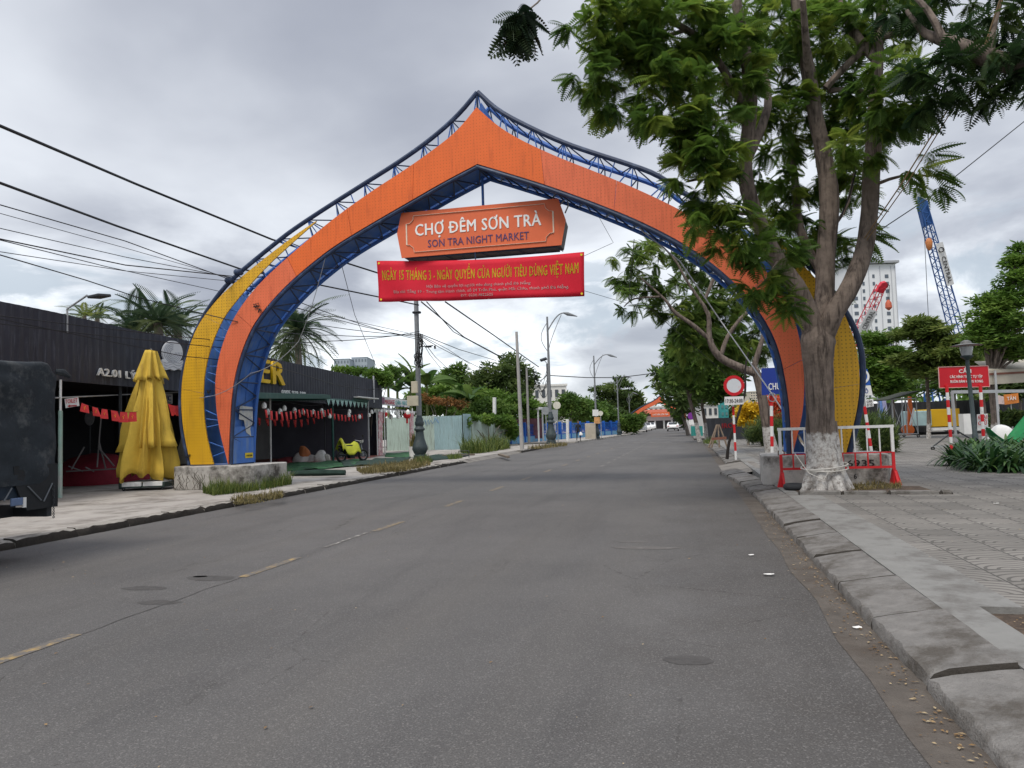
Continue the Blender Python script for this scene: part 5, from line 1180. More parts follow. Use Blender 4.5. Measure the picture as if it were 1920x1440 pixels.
# ---- person walking by the blue fence
pb = D(1085, 829, 63.5); pb[2] = .135
per = thing('person', pb, 'person in dark clothes and cap walking along the left pavement by the blue fence', 'person', rz=R(-70), local=True)
def skin_body(name, verts, edges, radii, m, parent, root=0, sub=2):
    me = bpy.data.meshes.new(name); me.from_pydata(verts, edges, []); o = bpy.data.objects.new(name, me); COL.objects.link(o); me.materials.append(m)
    md = o.modifiers.new('skin', 'SKIN'); md.use_smooth_shade = True
    sv = me.skin_vertices[0].data if me.skin_vertices else None
    if sv is None:
        bm = bmesh.new(); bm.from_mesh(me); bm.verts.layers.skin.verify(); bm.to_mesh(me); bm.free(); sv = me.skin_vertices[0].data
    for i, r_ in enumerate(radii): sv[i].radius = (r_, r_) if not isinstance(r_, tuple) else r_; sv[i].use_root = (i == root)
    sb = o.modifiers.new('sub', 'SUBSURF'); sb.levels = sub; sb.render_levels = sub
    attach(o, parent); return o
def figure(parent, skin, cloth, legs, hair):
    v, e, r_ = [], [], []
    def chain(pts, start=None):
        p = start
        for q, ra_ in pts:
            v.append(q); r_.append(ra_)
            if p is not None: e.append((p, len(v)-1))
            p = len(v)-1
        return p
    chain([((0, 0, .92), (.14, .11))]); ch = chain([((0, .0, 1.12), (.13, .10)), ((.02, 0, 1.32), (.16, .10)), ((.02, 0, 1.42), (.08, .07)), ((.03, 0, 1.50), .05), ((.05, 0, 1.58), (.075, .085)), ((.06, 0, 1.66), (.07, .09))], 0)
    sh = 2
    for s_, sw in ((1, .12), (-1, -.10)):
        a = chain([((.02, .17*s_, 1.36), .065), ((.0-sw*.5, .22*s_, 1.12), .045), ((.08+sw, .23*s_, .90), .033), ((.10+sw, .23*s_, .82), (.03, .018))], sh)
        for f in range(4): chain([((.075+sw+.02*f, .235*s_, .77-.008*(f % 2)), .009), ((.08+sw+.02*f, .23*s_, .735-.01*(f in (1, 2))), .008)], a)
        chain([((.135+sw, .225*s_, .80), .010), ((.145+sw, .22*s_, .77), .008)], a)
        chain([((sw*.4, .09*s_, .86), .085), ((sw*1.6+.04, .10*s_, .48), .055), ((sw*2.4-.02, .10*s_, .08), .038), ((sw*2.4+.10, .10*s_, .035), (.035, .028))], 0)
    return skin_body('body', v, e, r_, cloth, parent)
CLTH = mat('dark_clothing', (.02, .022, .028), .85); SKN = mat('skin', (.34, .20, .14), .6)
figure(per, SKN, CLTH, CLTH, CLTH)
mb = MB(); mb.lathe([(.085, 1.53), (.098, 1.60), (.10, 1.66), (.085, 1.74), (.03, 1.78)], (.06, 0, 0), 12); mb.build('cap', mat('dark_cap', (.03, .03, .035), .8), per, smooth=True)
mb = MB(); mb.lathe([(.03, 1.49), (.07, 1.53), (.085, 1.60), (.08, 1.66)], (.085, 0, 0), 12); mb.box((.175, 0, 1.60), (.03, .025, .04)); mb.build('face', SKN, per, smooth=True)
tag(heap('bag', (pb[0]+.25, pb[1]-.25, .62), .16, .12, .34, WHITE, 'pale shopping bag in the hand of the walking person', 'bag', 3), 'pale shopping bag in the hand of the walking person', 'bag')
# ---- far left: buildings and towers
def block(name, px0, px1, py0, py1, d, depth_, m, label, floors, cols, wm, base=0.):
    a, b = D(px0, py0, d), D(px1, py0, d); w = np.linalg.norm((b-a)[:2]); ux = (b-a)/np.linalg.norm(b-a); ux[2] = 0; uy = np.array([-ux[1], ux[0], 0]); z1 = a[2]; c = (a+b)/2
    t = thing(name, (c[0], c[1], base), label, 'building'); ang = math.atan2(ux[1], ux[0])
    MB().box(c*[1, 1, 0]+uy*depth_/2+[0, 0, (z1+base)/2], (w, depth_, z1-base), rz=ang).build('wall', m, t)
    fh = (z1-base)/floors
    for i in range(floors):
        for k in range(cols):
            q = (a*[1, 1, 0])+ux*w*(k+.5)/cols-uy*.02+[0, 0, base+fh*(i+.55)]
            if i+k == 0: w0 = MB().box((0, 0, 0), (w/cols*.5, .12, fh*.45), rz=ang).build('window', wm, t); o = w0
            else: o = w0.copy(); COL.objects.link(o)
            o.location = tuple(q)
    MB().box(c*[1, 1, 0]+uy*depth_/2+[0, 0, z1+.15], (w+.3, depth_+.3, .3), rz=ang).build('roof', m, t); return t
PALEW = mat('pale_wall', (.62, .61, .58), .8, var=.08, vs=.2); CREW = mat('cream_wall', (.55, .50, .40), .8, var=.1, vs=.2); DKG = mat('window_glass', (.05, .06, .07), .2, spec=.6); BGW = mat('blue_grey_wall', (.34, .39, .44), .8)
block('house', 1000, 1062, 725, 725, 115, 12, PALEW, 'white house with a roof terrace beyond the trees left of the street light', 3, 5, DKG)
block('house', 985, 1001, 732, 732, 120, 10, CREW, 'cream house wall glimpsed between the dark tree and the street light', 3, 2, DKG)
block('apartment_tower', 626, 655, 674, 674, 420, 25, BGW, 'left of two pale apartment towers beyond the black building', 12, 5, mat('far_window', (.16, .19, .22), .4))
block('apartment_tower', 659, 688, 671, 671, 430, 25, BGW, 'right and slightly taller of two pale apartment towers beyond the black building', 12, 5, mat('far_window', (.16, .19, .22), .4))
block('house', 1198, 1262, 765, 765, 190, 14, PALEW, 'grey white building block rising behind the far arch', 4, 7, DKG)
# ================================================================== RIGHT SIDE
def striped_pole(t, b, top, r_=.04, n=6, first_red=True, name='pole'):
    """red and white bands, one mesh with two materials"""
    mb = MB()
    for i in range(n):
        p, q = lerp(b, top, i/n), lerp(b, top, (i+1)/n); mb.tube([p, q], r_, 12, m=(i+first_red) % 2, cap=(i in (0, n-1)))
    mb.build(name, [WHITE, REDP], t, smooth=True)
# ---- crowd barrier
bA, bB = G(1467, 913, .15), G(1678, 909, .15); bA[2] = bB[2] = .15; bdv = (bB-bA)/np.linalg.norm(bB-bA); bL = float(np.linalg.norm(bB-bA))
bar_ = thing('barrier', (bA+bB)/2, 'red and white steel barrier standing behind the whitewashed tree trunk', 'barrier')
def br(s, z): return bA+bdv*s+np.array([0, 0, z])
hB = 1.17; zm = .66
mb = MB(); mb.bar(br(-.04, hB), br(bL+.04, hB), .05, .055)
for s in (0, bL): mb.bar(br(s, zm), br(s, hB-.026), .055, .055)
for k in range(1, 9): s = bL*k/9; mb.tube([br(s, zm+.01), br(s, hB-.02)], .015, 6)
mb.build('upper_frame', WHITE, bar_)
mb = MB(); mb.bar(br(0, zm-.008), br(bL, zm-.008), .022, .022); mb.bar(br(.03, .36), br(bL-.03, .36), .04, .045)
for s in (0, bL): mb.bar(br(s, .30), br(s, zm-.001), .054, .054)
for k in range(1, 9): s = bL*k/9; mb.tube([br(s, .38), br(s, zm-.02)], .015, 6)
mb.build('lower_frame', REDP, bar_)
for s in (0, bL):
    sg = -1 if s == 0 else 1; q = br(s, .17); mb = MB(); mb.slab([(-.07, .30), (.07, .30), (.24, 0), (.10, 0), (0, .12), (-.10, 0), (-.24, 0)], .05, lambda u, v, w: br(s, v)+np.array([-bdv[1]*u, bdv[0]*u, 0])+bdv*(w-.025)*.9)
    mb.build('foot', REDP, bar_)
    mb = MB(); mb.slab([(-.028, .30), (.028, .30), (.11 if sg > 0 else .05, 0), (-.05 if sg > 0 else -.11, 0)], .05, lambda u, v, w: br(s+u, v)+np.array([bdv[1], -bdv[0], 0])*(w+.03)); mb.build('foot_gusset', REDP, bar_)
# ---- tyre, rope, weeds by the tree
c = G(1490, 918, .155); mb = MB(); torus(mb, c+[0, 0, .06], .15, .062, Matrix.Rotation(R(90), 3, 'X'), 24, 10); tag(mb.build('tyre', mat('worn_tyre', (.035, .037, .04), .8, bump=.4, bs=30), smooth=True), 'small black tyre lying at the left foot of the whitewashed tree', 'tyre')
# ---- no entry sign with hours
def disc(mb, c, ang, r0, r1, off, n=36, th=.012):
    ux = np.array([math.cos(ang), math.sin(ang), 0]); un = np.array([ux[1], -ux[0], 0])
    for a, b in ((off, off+th),):
        vs = []; 
        for j in range(n):
            t_ = 2*PI*j/n
            for rr_, oo_ in ((r0, a), (r0, b), (r1, a), (r1, b)): vs.append(c+ux*rr_*math.cos(t_)+np.array([0, 0, rr_*math.sin(t_)])+un*oo_)
        f = []
        for j in range(n):
            k = (j+1) % n; o = j*4; p = k*4; f += [(o+1, p+1, p+3, o+3), (o, o+2, p+2, p), (o+2, o+3, p+3, p+2)]+([(o, p, p+1, o+1)] if r0 > 0 else [])
        mb.add(vs, f)
nb = G(1380, 862, .15); AS = R(8); nd = dep(nb)
ns = thing('no_entry_sign', nb, 'round red ringed no entry sign with a 17:30-24:00 board on a striped post', 'traffic sign')
tp_ = D(1372, 712, nd); tp_ = np.array([tp_[0], tp_[1], tp_[2]])
striped_pole(ns, nb, lerp(nb, tp_, 1), .04, 9, False)
cS = D(1376, 723, nd-.12); rS = 19*nd/F
SGREY = mat('sign_pale_face', (.58, .60, .62), .45, var=.06, vs=4, c2=(.6, .42, .40), amt=.15, s2=4)
mb = MB(); disc(mb, cS, AS, 0, rS*.72, .004); mb.build('sign_face', SGREY, ns)
mb = MB(); disc(mb, cS, AS, rS*.70, rS, .001, th=.02); mb.build('sign_ring', mat('sign_red', (.52, .012, .02), .45, var=.08), ns)
P = [V(*a, cS, AS) for a in ((1358.5, 744), (1394, 743), (1394, 758), (1358.5, 759.5))]
b_ = MB().add(P, [(0, 1, 2, 3)]).build('hours_board', WBRD, ns, solid=.02)
ptext('17:30-24:00', (1360.5, 755.5), (1392.5, 754.5), 7.5, cS-np.array([0, .02, 0]), AS, INK, b_, bold=.02, depth=.003)
# ---- striped post carrying a blue board behind the arch
b2 = G(1448, 856, .15); d2 = dep(b2); sg2 = thing('blue_sign', b2, 'blue board with white letters CHU on a red and white post behind the right leg', 'sign')
tpp = D(1446, 742, d2); striped_pole(sg2, b2, tpp, .06, 6, False)
MB().tube([tpp, D(1446, 700, d2)+[0, .03, 0]], .04, 8).build('mast', STEEL, sg2)
P = [V(*a, b2-np.array([0, .30, 0]), AC) for a in ((1427.5, 690.5), (1486, 688), (1487, 737), (1428.5, 741))]
SBL = mat('sign_blue', (.012, .035, .24), .5, var=.1, vs=2)
b_ = MB().add(P, [(0, 1, 2, 3)]).build('board', SBL, sg2, solid=.03)
ptext('CHU', (1441, 731), (1463, 730), 13, b2-np.array([0, .325, 0]), AC, WLET, b_, bold=.03, depth=.004)
# ---- blue and white board right of the arch
b3 = G(1637, 866, .15); d3 = dep(b3); sg3 = thing('parking_sign', b3, 'blue and white board on a leaning striped post just right of the yellow panel', 'sign')
tpp = D(1621, 762, d3); striped_pole(sg3, b3, tpp, .045, 7, True)
mb = MB(); mb.tube([tpp, D(1614, 700, d3)], .035, 8); mb.build('mast', STEEL, sg3)
P3_ = b3-np.array([0, .08, 0])
b_ = MB().add([V(*a, P3_, AC) for a in ((1593, 694), (1626, 692), (1632, 722), (1593, 724))], [(0, 1, 2, 3)]).build('board', mat('sign_blue_bright', (.015, .09, .40), .5), sg3, solid=.03)
mb = MB(); disc(mb, V(1616, 706, P3_-np.array([0, .02, 0]), AC), AC, .16, .22, .004); mb.build('ring', WHITE, b_)
b_ = MB().add([V(*a, P3_, AC) for a in ((1593, 724.5), (1632, 722.5), (1636, 741), (1593, 743))], [(0, 1, 2, 3)]).build('board', WBRD, sg3, solid=.03)
ptext('Ô TÔ', (1606, 738), (1628, 737), 8, P3_-np.array([0, .02, 0]), AC, BINK, b_, bold=.02, depth=.004)
b_ = MB().add([V(*a, P3_-np.array([0, .05, 0]), AC) for a in ((1622, 749), (1637, 747.5), (1638, 762), (1624, 764))], [(0, 1, 2, 3)]).build('board', WBRD, sg3, solid=.02)
ptext('CẤM', (1625, 755), (1635, 754), 4, P3_-np.array([0, .07, 0]), AC, INK, b_, bold=.02, depth=.003); ptext('Ô TÔ', (1625.5, 762), (1636, 761), 4.5, P3_-np.array([0, .07, 0]), AC, INK, b_, bold=.02, depth=.003)
# ---- red prohibition board on two striped posts
DR = 26.8
def onp(px, py, d): q = D(px, py, d); q[2] = .15; return q
r1, r2 = onp(1785, 852, DR), onp(1846, 850, DR); rz_ = math.atan2(r2[1]-r1[1], r2[0]-r1[0])
rs = thing('warning_board', (r1+r2)/2, 'red board reading CẤM on two striped posts behind the park lamp', 'sign')
for b, px in ((r1, 1775), (r2, 1838)): striped_pole(rs, b, D(px, 722, DR), .055, 9, True)
P = [V(*a, r1-np.array([0, .09, 0]), rz_) for a in ((1759, 688.5), (1852, 686), (1855, 725), (1761, 727.5))]
b_ = MB().add(P, [(0, 1, 2, 3)]).build('board', mat('board_red', (.50, .008, .018), .45, var=.1, vs=2), rs, solid=.03)
mb = MB()
for i in range(4): mb.bar(P[i]-np.array([0, .02, 0]), P[(i+1) % 4]-np.array([0, .02, 0]), .03, .02)
mb.build('frame', mat('pink_edge', (.60, .35, .33), .5), rs)
RP0 = r1-np.array([0, .11, 0])
for s_, a, b, cp in (('CẤM', (1798, 699.5), (1821, 699), 7), ('CÁC HÌNH THỨC TỤ TẬP', (1781, 709), (1842, 708), 5), ('BUÔN BÁN HÀNG RONG', (1782, 718), (1843, 717), 5)): ptext(s_, a, b, cp, RP0, rz_, WLET, b_, bold=.03, depth=.004)
# ---- park lamp
DL = 25.2
l0 = onp(1832, 856, DL); plm = thing('park_lamp', l0, 'dark park lamp with a wide flat hat standing before the red board', 'lamp')
ht = D(1813, 672, DL); mb = MB(); mb.tube([l0, lerp(l0, ht, .12), lerp(l0, ht, .125), lerp(l0, ht, .2), lerp(l0, ht, .21), ht], [.14, .13, .10, .10, .075, .06], 14); mb.build('pole', CI, plm, smooth=True)
MB().lathe([(.06, -.05), (.15, .02), (.19, .06), (.19, .09), (.03, .10)], ht, 18).build('cup', CI, plm, smooth=True)
MB().lathe([(.15, .10), (.20, .38), (.19, .42), (.05, .43)], ht, 18).build('glass', mat('ribbed_glass', (.42, .43, .43), .2, var=.2, vs=9, spec=.6), plm, smooth=True)
MB().lathe([(.10, .47), (.48, .43), (.49, .44), (.30, .475), (.17, .50), (.15, .57), (.05, .62)], ht, 26).build('hat', mat('grey_hat', (.15, .15, .145), .5, .2), plm, smooth=True)
# ---- hammock
h0, h1 = D(1849, 801, DR), D(1932, 772, 28.5); mb = MB(); n, k = 28, 10; vs = []
for i in range(n+1):
    u = i/n; c = lerp(h0, h1, u)-np.array([0, 0, 1.05*math.sin(PI*u**.9)]); w = .05+.62*math.sin(PI*u)**.7
    for j in range(k+1): a = (j/k-.5)*2; vs.append((c[0]-.15*a*w, c[1]+a*w*.8, c[2]+.35*a*a*w+.03*mn.noise((u*9, a*3, 0))))
mb.add(vs, [(i*(k+1)+j, i*(k+1)+j+1, (i+1)*(k+1)+j+1, (i+1)*(k+1)+j) for i in range(n) for j in range(k)])
ham = thing('hammock', lerp(h0, h1, .5), 'green net hammock slung from the right striped post of the red board', 'hammock'); mb.build('net', mat('green_net', (.008, .17, .05), .6, var=.3, vs=6), ham, smooth=True, solid=.01)
MB().tube([h0+[-.05, 0, 0], h0+[.12, 0, -.02]], .012, 5).build('cord', WHITE, ham)
tr = onp(1936, 835, 28.6); tag(MB().tube([tr, tr+[0, 0, 2.2]], .07, 8).build('steel_post', STEEL), 'grey steel post at the right edge holding the hammock', 'post')
# ---- plaza furniture and construction behind
def frame_stand(px, py, d, tpx, tpy, label):
    b = onp(px, py, d); t = thing('stall_frame', b, label, 'stall frame'); top = D(tpx, tpy, d)
    MB().tube([b+[0, 0, .12], top], .06, 8).build('post', STEEL, t)
    for a in (-1, 1):
        f = b+np.array([.85*a, -.1, .12]); mb = MB(); mb.tube([lerp(b, top, .34), f], .03, 6); mb.build('brace', DARKST, t)
        mb = MB(); torus(mb, f-[0, 0, .06], .05, .03, None, 12, 6); mb.build('castor', BLACK, t)
    MB().bar(b+[-.9, -.1, .12], b+[.9, -.1, .12], .05).build('base_bar', STEEL, t); return t, top
t, tp1 = frame_stand(1794, 846, 28.5, 1785, 735, 'galvanised stall frame on castors behind the left striped post')
q2 = D(1925, 733, 30); MB().bar(tp1, q2, .09, .12).build('cross_beam', STEEL, t); e_ = onp(1926, 838, 30); MB().tube([e_, q2], .05, 8).build('post', STEEL, t)
aw = thing('awning', onp(1900, 836, 33), 'long cream awning with a brown stripe at the right edge of the plaza', 'awning')
A0, A1 = D(1853, 695, 33), D(1990, 688, 36)
CRMA = mat('cream_awning', (.42, .38, .31), .8, var=.15, vs=1); mb = MB(); mb.add([A0, A1, A1-[0, 0, .62], A0-[0, 0, .62]], [(0, 1, 2, 3)]); mb.build('front_cloth', CRMA, aw, solid=.03)
mb = MB(); mb.add([A0, A1, A1+[.5, 3, .6], A0+[.5, 3, .6]], [(0, 1, 2, 3)]); mb.build('roof_cloth', CRMA, aw, solid=.03)
mb = MB(); mb.bar(A0+[0, -.05, -.16], A1+[0, -.05, -.16], .03, .09); mb.build('stripe', mat('brown_stripe', (.16, .06, .04), .8), aw)
for p in (A0+[.3, .1, 0], lerp(A0, A1, .55)+[0, .1, 0]): MB().tube([(p[0], p[1], .15), p], .05, 8).build('post', STEEL, aw)
def cart(px0, px1, py_b, py_t, d, label):
    a, b = onp(px0, py_b, d), onp(px1, py_b, d); t = thing('stall_frame', (a+b)/2, label, 'stall frame'); h = D(px0, py_t, d)[2]-.15; ux = (b-a)/np.linalg.norm(b-a); uy = np.array([-ux[1], ux[0], 0]); w = float(np.linalg.norm(b-a)); dp = 1.6
    for s in (.0, .55, 1.):
        for q in (0, dp): MB().bar(a+ux*w*s+uy*q+[0, 0, .2], a+ux*w*s+uy*q+[0, 0, h], .05).build('post', STEEL, t)
    mb = MB()
    for q in (0, dp):
        for z_ in (.22, h): mb.bar(a+uy*q+[0, 0, z_], b+uy*q+[0, 0, z_], .05)
        mb.tube([a+uy*q+[0, 0, .3], a+ux*w*.55+uy*q+[0, 0, h-.05]], .018, 5); mb.tube([b+uy*q+[0, 0, .3], a+ux*w*.55+uy*q+[0, 0, h-.05]], .018, 5)
    for s in (0, 1):
        for z_ in (.22, h): mb.bar(a+ux*w*s+[0, 0, z_-.003], a+ux*w*s+uy*dp+[0, 0, z_-.003], .045)
    mb.build('rail', STEEL, t)
    mb = MB(); r0 = a-ux*.35-uy*.2+[0, 0, h-.05]; r1_ = b+ux*.1-uy*.2+[0, 0, h+.42]; mb.add([r0, r1_, r1_+uy*2, r0+uy*2], [(0, 1, 2, 3)]); mb.build('roof_cloth', mat('dark_olive_cloth', (.05, .055, .045), .85), t, solid=.06)
    for s in (0, 1):
        for q in (0, dp): mb = MB(); torus(mb, a+ux*w*s+uy*q+[0, 0, .09], .06, .03, None, 12, 6); mb.build('castor', BLACK, t)
    return t
cart(1677, 1722, 821, 748, 44, 'wheeled steel stall frame with a sloping dark roof on the plaza')
yb = D(1762, 800, 54); ya, yc = D(1729, 798, 54), D(1796, 798, 54); wy = float(np.linalg.norm(yc-ya)); hy_ = D(1762, 767, 54)[2]-yb[2]
yt = thing('yellow_trailer', (yb[0], yb[1], .15), 'yellow box trailer standing behind the plaza trees', 'trailer')
MB().box(yb+[0, .9, hy_/2], (wy, 1.8, hy_), rz=YAW).build('box', mat('yellow_box', (.62, .36, .008), .5, var=.08, vs=1), yt, bevel=.03)
MB().box(yb+[0, .9, -.16], (wy*.98, 1.7, .22), rz=YAW).build('chassis', WHITE, yt)
for s in (-.38, .38):
    for q in (.3, 1.5): mb = MB(); torus(mb, yb+np.array([math.cos(YAW)*wy*s, math.sin(YAW)*wy*s+q, .40-yb[2]+.15]), .27, .12, Matrix.Rotation(YAW, 3, 'Z'), 18, 8); mb.build('wheel', BLACK, yt, smooth=True)
MB().box((yb[0], yb[1]+.9, (yb[2]-.25+.3)/2), (wy*.7, .9, yb[2]-.6), rz=YAW).build('toolbox', DARKST, yt)
ex = thing('excavator', onp(1706, 818, 52), 'orange excavator with its raised arm beside the yellow trailer', 'excavator'); ORX = mat('machine_orange', (.62, .13, .02), .45, var=.1)
e0 = onp(1706, 818, 52)
mb = MB(); mb.slab([(-.16, 0), (.10, 0), (.22, 1.6), (.20, 2.45), (.02, 2.5), (-.05, 1.6)], .28, lambda u, v, w: D(1706, 805, 52)+np.array([u, w-.14, v-.2])); mb.build('arm', ORX, ex, bevel=.02)
mb = MB(); mb.tube([D(1704, 808, 51.8), D(1714, 765, 51.8)], .07, 8); mb.build('ram', WHITE, ex)
mb = MB(); c = D(1702, 806, 51.9); mb.lathe([(.05, -.18), (.40, -.15), (.42, 0), (.40, .15), (.05, .18)], (0, 0, 0), 16); mb.v = [(c[0]+v[0], c[1]+v[2], c[2]+v[1]*.9) for v in mb.v]; mb.build('bucket', ORX, ex, smooth=True)
MB().box(D(1716, 785, 54)+[.2, .5, 0], (1.5, 1.4, 1.1), rz=YAW).build('cab', mat('pale_teal_cab', (.32, .45, .46), .5), ex, bevel=.06)
for s in (-.6, .6): MB().box((e0[0]+.5+s, e0[1]+2.2, .42), (.4, 2.4, .55), rz=YAW).build('track', BLACK, ex, bevel=.1)
MB().box(D(1811, 795, 46), (.55, .5, 1.25), rz=YAW).build('utility_cabinet', WHITE)
o = bpy.data.objects['utility_cabinet.001']; tag(o, 'white metal cabinet behind the galvanised stall frame', 'cabinet'); MBx = MB()
s = signboard('paper_sign', [(1832, 777), (1852, 775.5), (1853, 806), (1833, 807)], D(1842, 790, 27.6), AC, WBRD, 'white board with red letters ĐẠI CHỨ behind the right striped post', 'sign')
q = D(1842, 790, 27.55)
ptext('ĐẠI', (1834, 786), (1851, 785), 7, q, AC, RINK, s, bold=.03, depth=.004); ptext('CHỨ', (1834, 797), (1851, 796), 7, q, AC, RINK, s, bold=.03, depth=.004)
p = D(1842, 807, 27.65); MB().tube([p+[0, .04, .3], (p[0], p[1]+.04, .15)], .025, 6).build('post', STEEL, s)
s = signboard('poster', [(1882, 740), (1909, 737), (1911, 755), (1884, 759)], D(1895, 748, 40), AC, mat('poster_orange', (.60, .20, .04), .6, var=.3, vs=3), 'orange poster with the word TÂN hung under the cream awning', 'poster'); ptext('TÂN', (1888, 751), (1905, 749.5), 7, D(1895, 748, 39.96), AC, WLET, s, bold=.02, depth=.004)
p = D(1896, 757, 40.05); MB().tube([p+[0, .04, .4], (p[0], p[1]+.04, .15)], .03, 6).build('post', STEEL, s)
s = signboard('poster', [(1860, 757), (1872, 741), (1883, 744), (1884, 758)], D(1872, 750, 41), AC, mat('poster_pink', (.62, .50, .48), .6, var=.3, vs=5), 'pale pink poster left of the orange poster under the awning', 'poster'); p = D(1873, 758, 41.05); MB().tube([p+[0, .04, .3], (p[0], p[1]+.04, .15)], .03, 6).build('post', STEEL, s)
heap('cloth_bundle', onp(1880, 832, 30), .5, .4, 1.0, WHITE, 'white rounded bundle standing behind the green hammock', 'bundle', 2)
# dark site fence and tents
f0, f1 = D(1560, 815, 66), D(2010, 806, 60); f0[2] = f1[2] = .1
sf = thing('site_fence', f0, 'long dark site fence behind the plaza trees', 'fence'); corrug('panel', f0[:2], f1[:2], .1, 2.55, mat('site_fence_dark', (.022, .024, .027), .7, var=.3, vs=.5), parent=sf, pitch=.4, wob=0)
for k in range(9): q = lerp(f0, f1, k/8); MB().box((q[0], q[1]+.12, 1.4), (.1, .1, 2.6)).build('post', DARKST, sf)
TENT = mat('tent_white', (.70, .71, .72), .7, var=.05)
for px0, px1, py, d, lab in ((1618, 1668, 752, 72, 'white tent roof behind the site fence nearest the arch'), (1672, 1748, 750, 74, 'wider white tent roof behind the yellow trailer')):
    a, b = D(px0, 768, d), D(px1, 768, d); tz = D((px0+px1)/2, py, d)[2]; t = thing('tent', ((a+b)/2)*[1, 1, 0], lab, 'tent', 'white tents behind the site fence'); c = (a+b)/2+[0, 2, 0]
    pts = [a, b, b+[0, 4, 0], a+[0, 4, 0], lerp(a, b, .3)*[1, 1, 0]+[0, 2, tz], lerp(a, b, .7)*[1, 1, 0]+[0, 2, tz]]
    MB().add(pts, [(0, 1, 5, 4), (1, 2, 5), (2, 3, 4, 5), (3, 0, 4)]).build('roof', TENT, t, solid=.04)
    for p in pts[:4]: MB().tube([(p[0], p[1], 0), p], .05, 6).build('post', STEEL, t)
for px, lab, mm in ((1647, 'tall blue and white feather flag left of the stall frame', mat('flag_blue', (.12, .22, .50), .7, var=.5, vs=2)), (1655, 'second feather flag, pale violet, beside the stall frame', mat('flag_violet', (.35, .35, .55), .7, var=.4, vs=2))):
    b = onp(px, 818, 56); t = thing('feather_flag', b, lab, 'flag'); MB().tube([b, D(px-2, 742, 56)], .02, 6).build('pole', STEEL, t); a = D(px-1, 746, 56)
    mb = MB(); mb.slab([(0, 0), (.25, -.25), (.32, -.9), (.26, -2.1), (0, -2.1)], .02, lambda u, v, w: a+np.array([u, w, v])); mb.build('cloth', mm, t)
# ---- cranes
CBL = mat('crane_blue', (.03, .10, .30), .5, var=.15, vs=.5); CRD = mat('crane_red', (.55, .03, .05), .5); CWH = mat('crane_white', (.68, .68, .68), .5)
def boom(name, a, b, w0, w1, n, m, t, r_=.07, m2=None):
    a, b = np.array(a), np.array(b); d = (b-a); L_ = np.linalg.norm(d); d /= L_; ux = np.array([math.cos(YAW), math.sin(YAW), 0]); ux -= d*(ux @ d); ux /= np.linalg.norm(ux); uy = np.cross(d, ux)
    mb = MB(); C4 = [[], [], [], []]
    for i in range(n+1):
        u = i/n; w = (w0+(w1-w0)*u)/2
        for k, (sx_, sy_) in enumerate(((-1, -1), (1, -1), (1, 1), (-1, 1))): C4[k].append(a+d*L_*u+ux*w*sx_+uy*w*sy_)
    for k in range(4): mb.tube(C4[k], r_, 5)
    for i in range(n):
        for k in range(4):
            k2 = (k+1) % 4; p, q = (C4[k][i], C4[k2][i+1]) if (i+k) % 2 else (C4[k2][i], C4[k][i+1]); mb.tube([p, q], r_*.6, 4, cap=False)
    return mb.build(name, m, t), d, ux, uy
cb = D(1822, 740, 112); cb[2] = 0; cr1 = thing('crane', cb, 'tall blue lattice crane rising behind the park trees', 'crane')
ct = D(1729, 385, 108); cl = cb+[-2, 0, 2.6]; cl = D(1812, 690, 112)
_, d_, ux_, uy_ = boom('boom', cl, ct, 1.6, 1.0, 34, CBL, cr1, .09)
mb = MB(); tipc = ct; mb.slab([(-.9, -3.4), (.7, -3.4), (1.0, .4), (-.2, 1.5), (-.6, .4)], .7, lambda u, v, w: tipc+ux_*u*.75+d_*v*.9+uy_*(w-.35)); mb.build('boom_head', CBL, cr1)
bL_ = float(np.linalg.norm(ct-cl))
pa, pb2 = cl+d_*19.5+ux_*.35, cl+d_*13.+ux_*.35; w_ = ux_*.95
bnr = MB().add([pa-w_*.45-uy_*.9, pa+w_*.65-uy_*.9, pb2+w_*.65-uy_*.9, pb2-w_*.45-uy_*.9], [(0, 1, 2, 3)]).build('boom_banner', CWH, cr1, solid=.05)
text('CENTRAL', pa-w_*.18-uy_*.98+(pb2-pa)*.32, (pb2-pa), ux_, float(np.linalg.norm(pb2-pa))*.62, .62, INK, bnr, bold=.01, depth=.02)
mb = MB(); torus(mb, pa+(pb2-pa)*.16-uy_*.98+w_*.1, .33, .07, None, 18, 6); mb.build('ring_mark', INK, bnr)
mb = MB(); mb.tube([ct+[.1, 0, 0], D(1743, 640, 110)], .045, 4); mb.tube([ct+[.4, 0, 0], D(1741, 455, 108)], .03, 4); mb.tube([D(1733, 380, 108), D(1802, 600, 112)], .04, 4); mb.build('hoist_rope', DARKST, cr1)
MB().lathe([(.1, -.9), (.4, -.5), (.5, .3), (.3, .8), (.1, .9)], D(1742, 458, 107.5), 12).build('hook_block', mat('hook_orange', (.45, .16, .05), .6), cr1, smooth=True)
MB().box(cb+[0, 2, 2.2], (3.6, 6, 2.4), rz=.3).build('cab', CBL, cr1, bevel=.2)
for s in (-2, 2): MB().box(cb+[s, 2, .55], (1.0, 6.5, 1.0)).build('track', BLACK, cr1, bevel=.3)
cb2 = D(1590, 760, 118); cb2[2] = 0; cr2 = thing('crane', cb2, 'red and white lattice crane peeking out beside the white tower', 'crane')
ra_, rb_ = D(1598, 655, 118), D(1652, 536, 114); _, d_, ux_, uy_ = boom('boom', ra_, rb_, 1.6, 1.0, 16, CRD, cr2, .07)
MB().slab([(-.5, -1.0), (.55, -1.0), (.9, .4), (.3, .8), (-.25, .5)], .7, lambda u, v, w: rb_+ux_*u+d_*v+uy_*(w-.4)).build('boom_head', CRD, cr2)
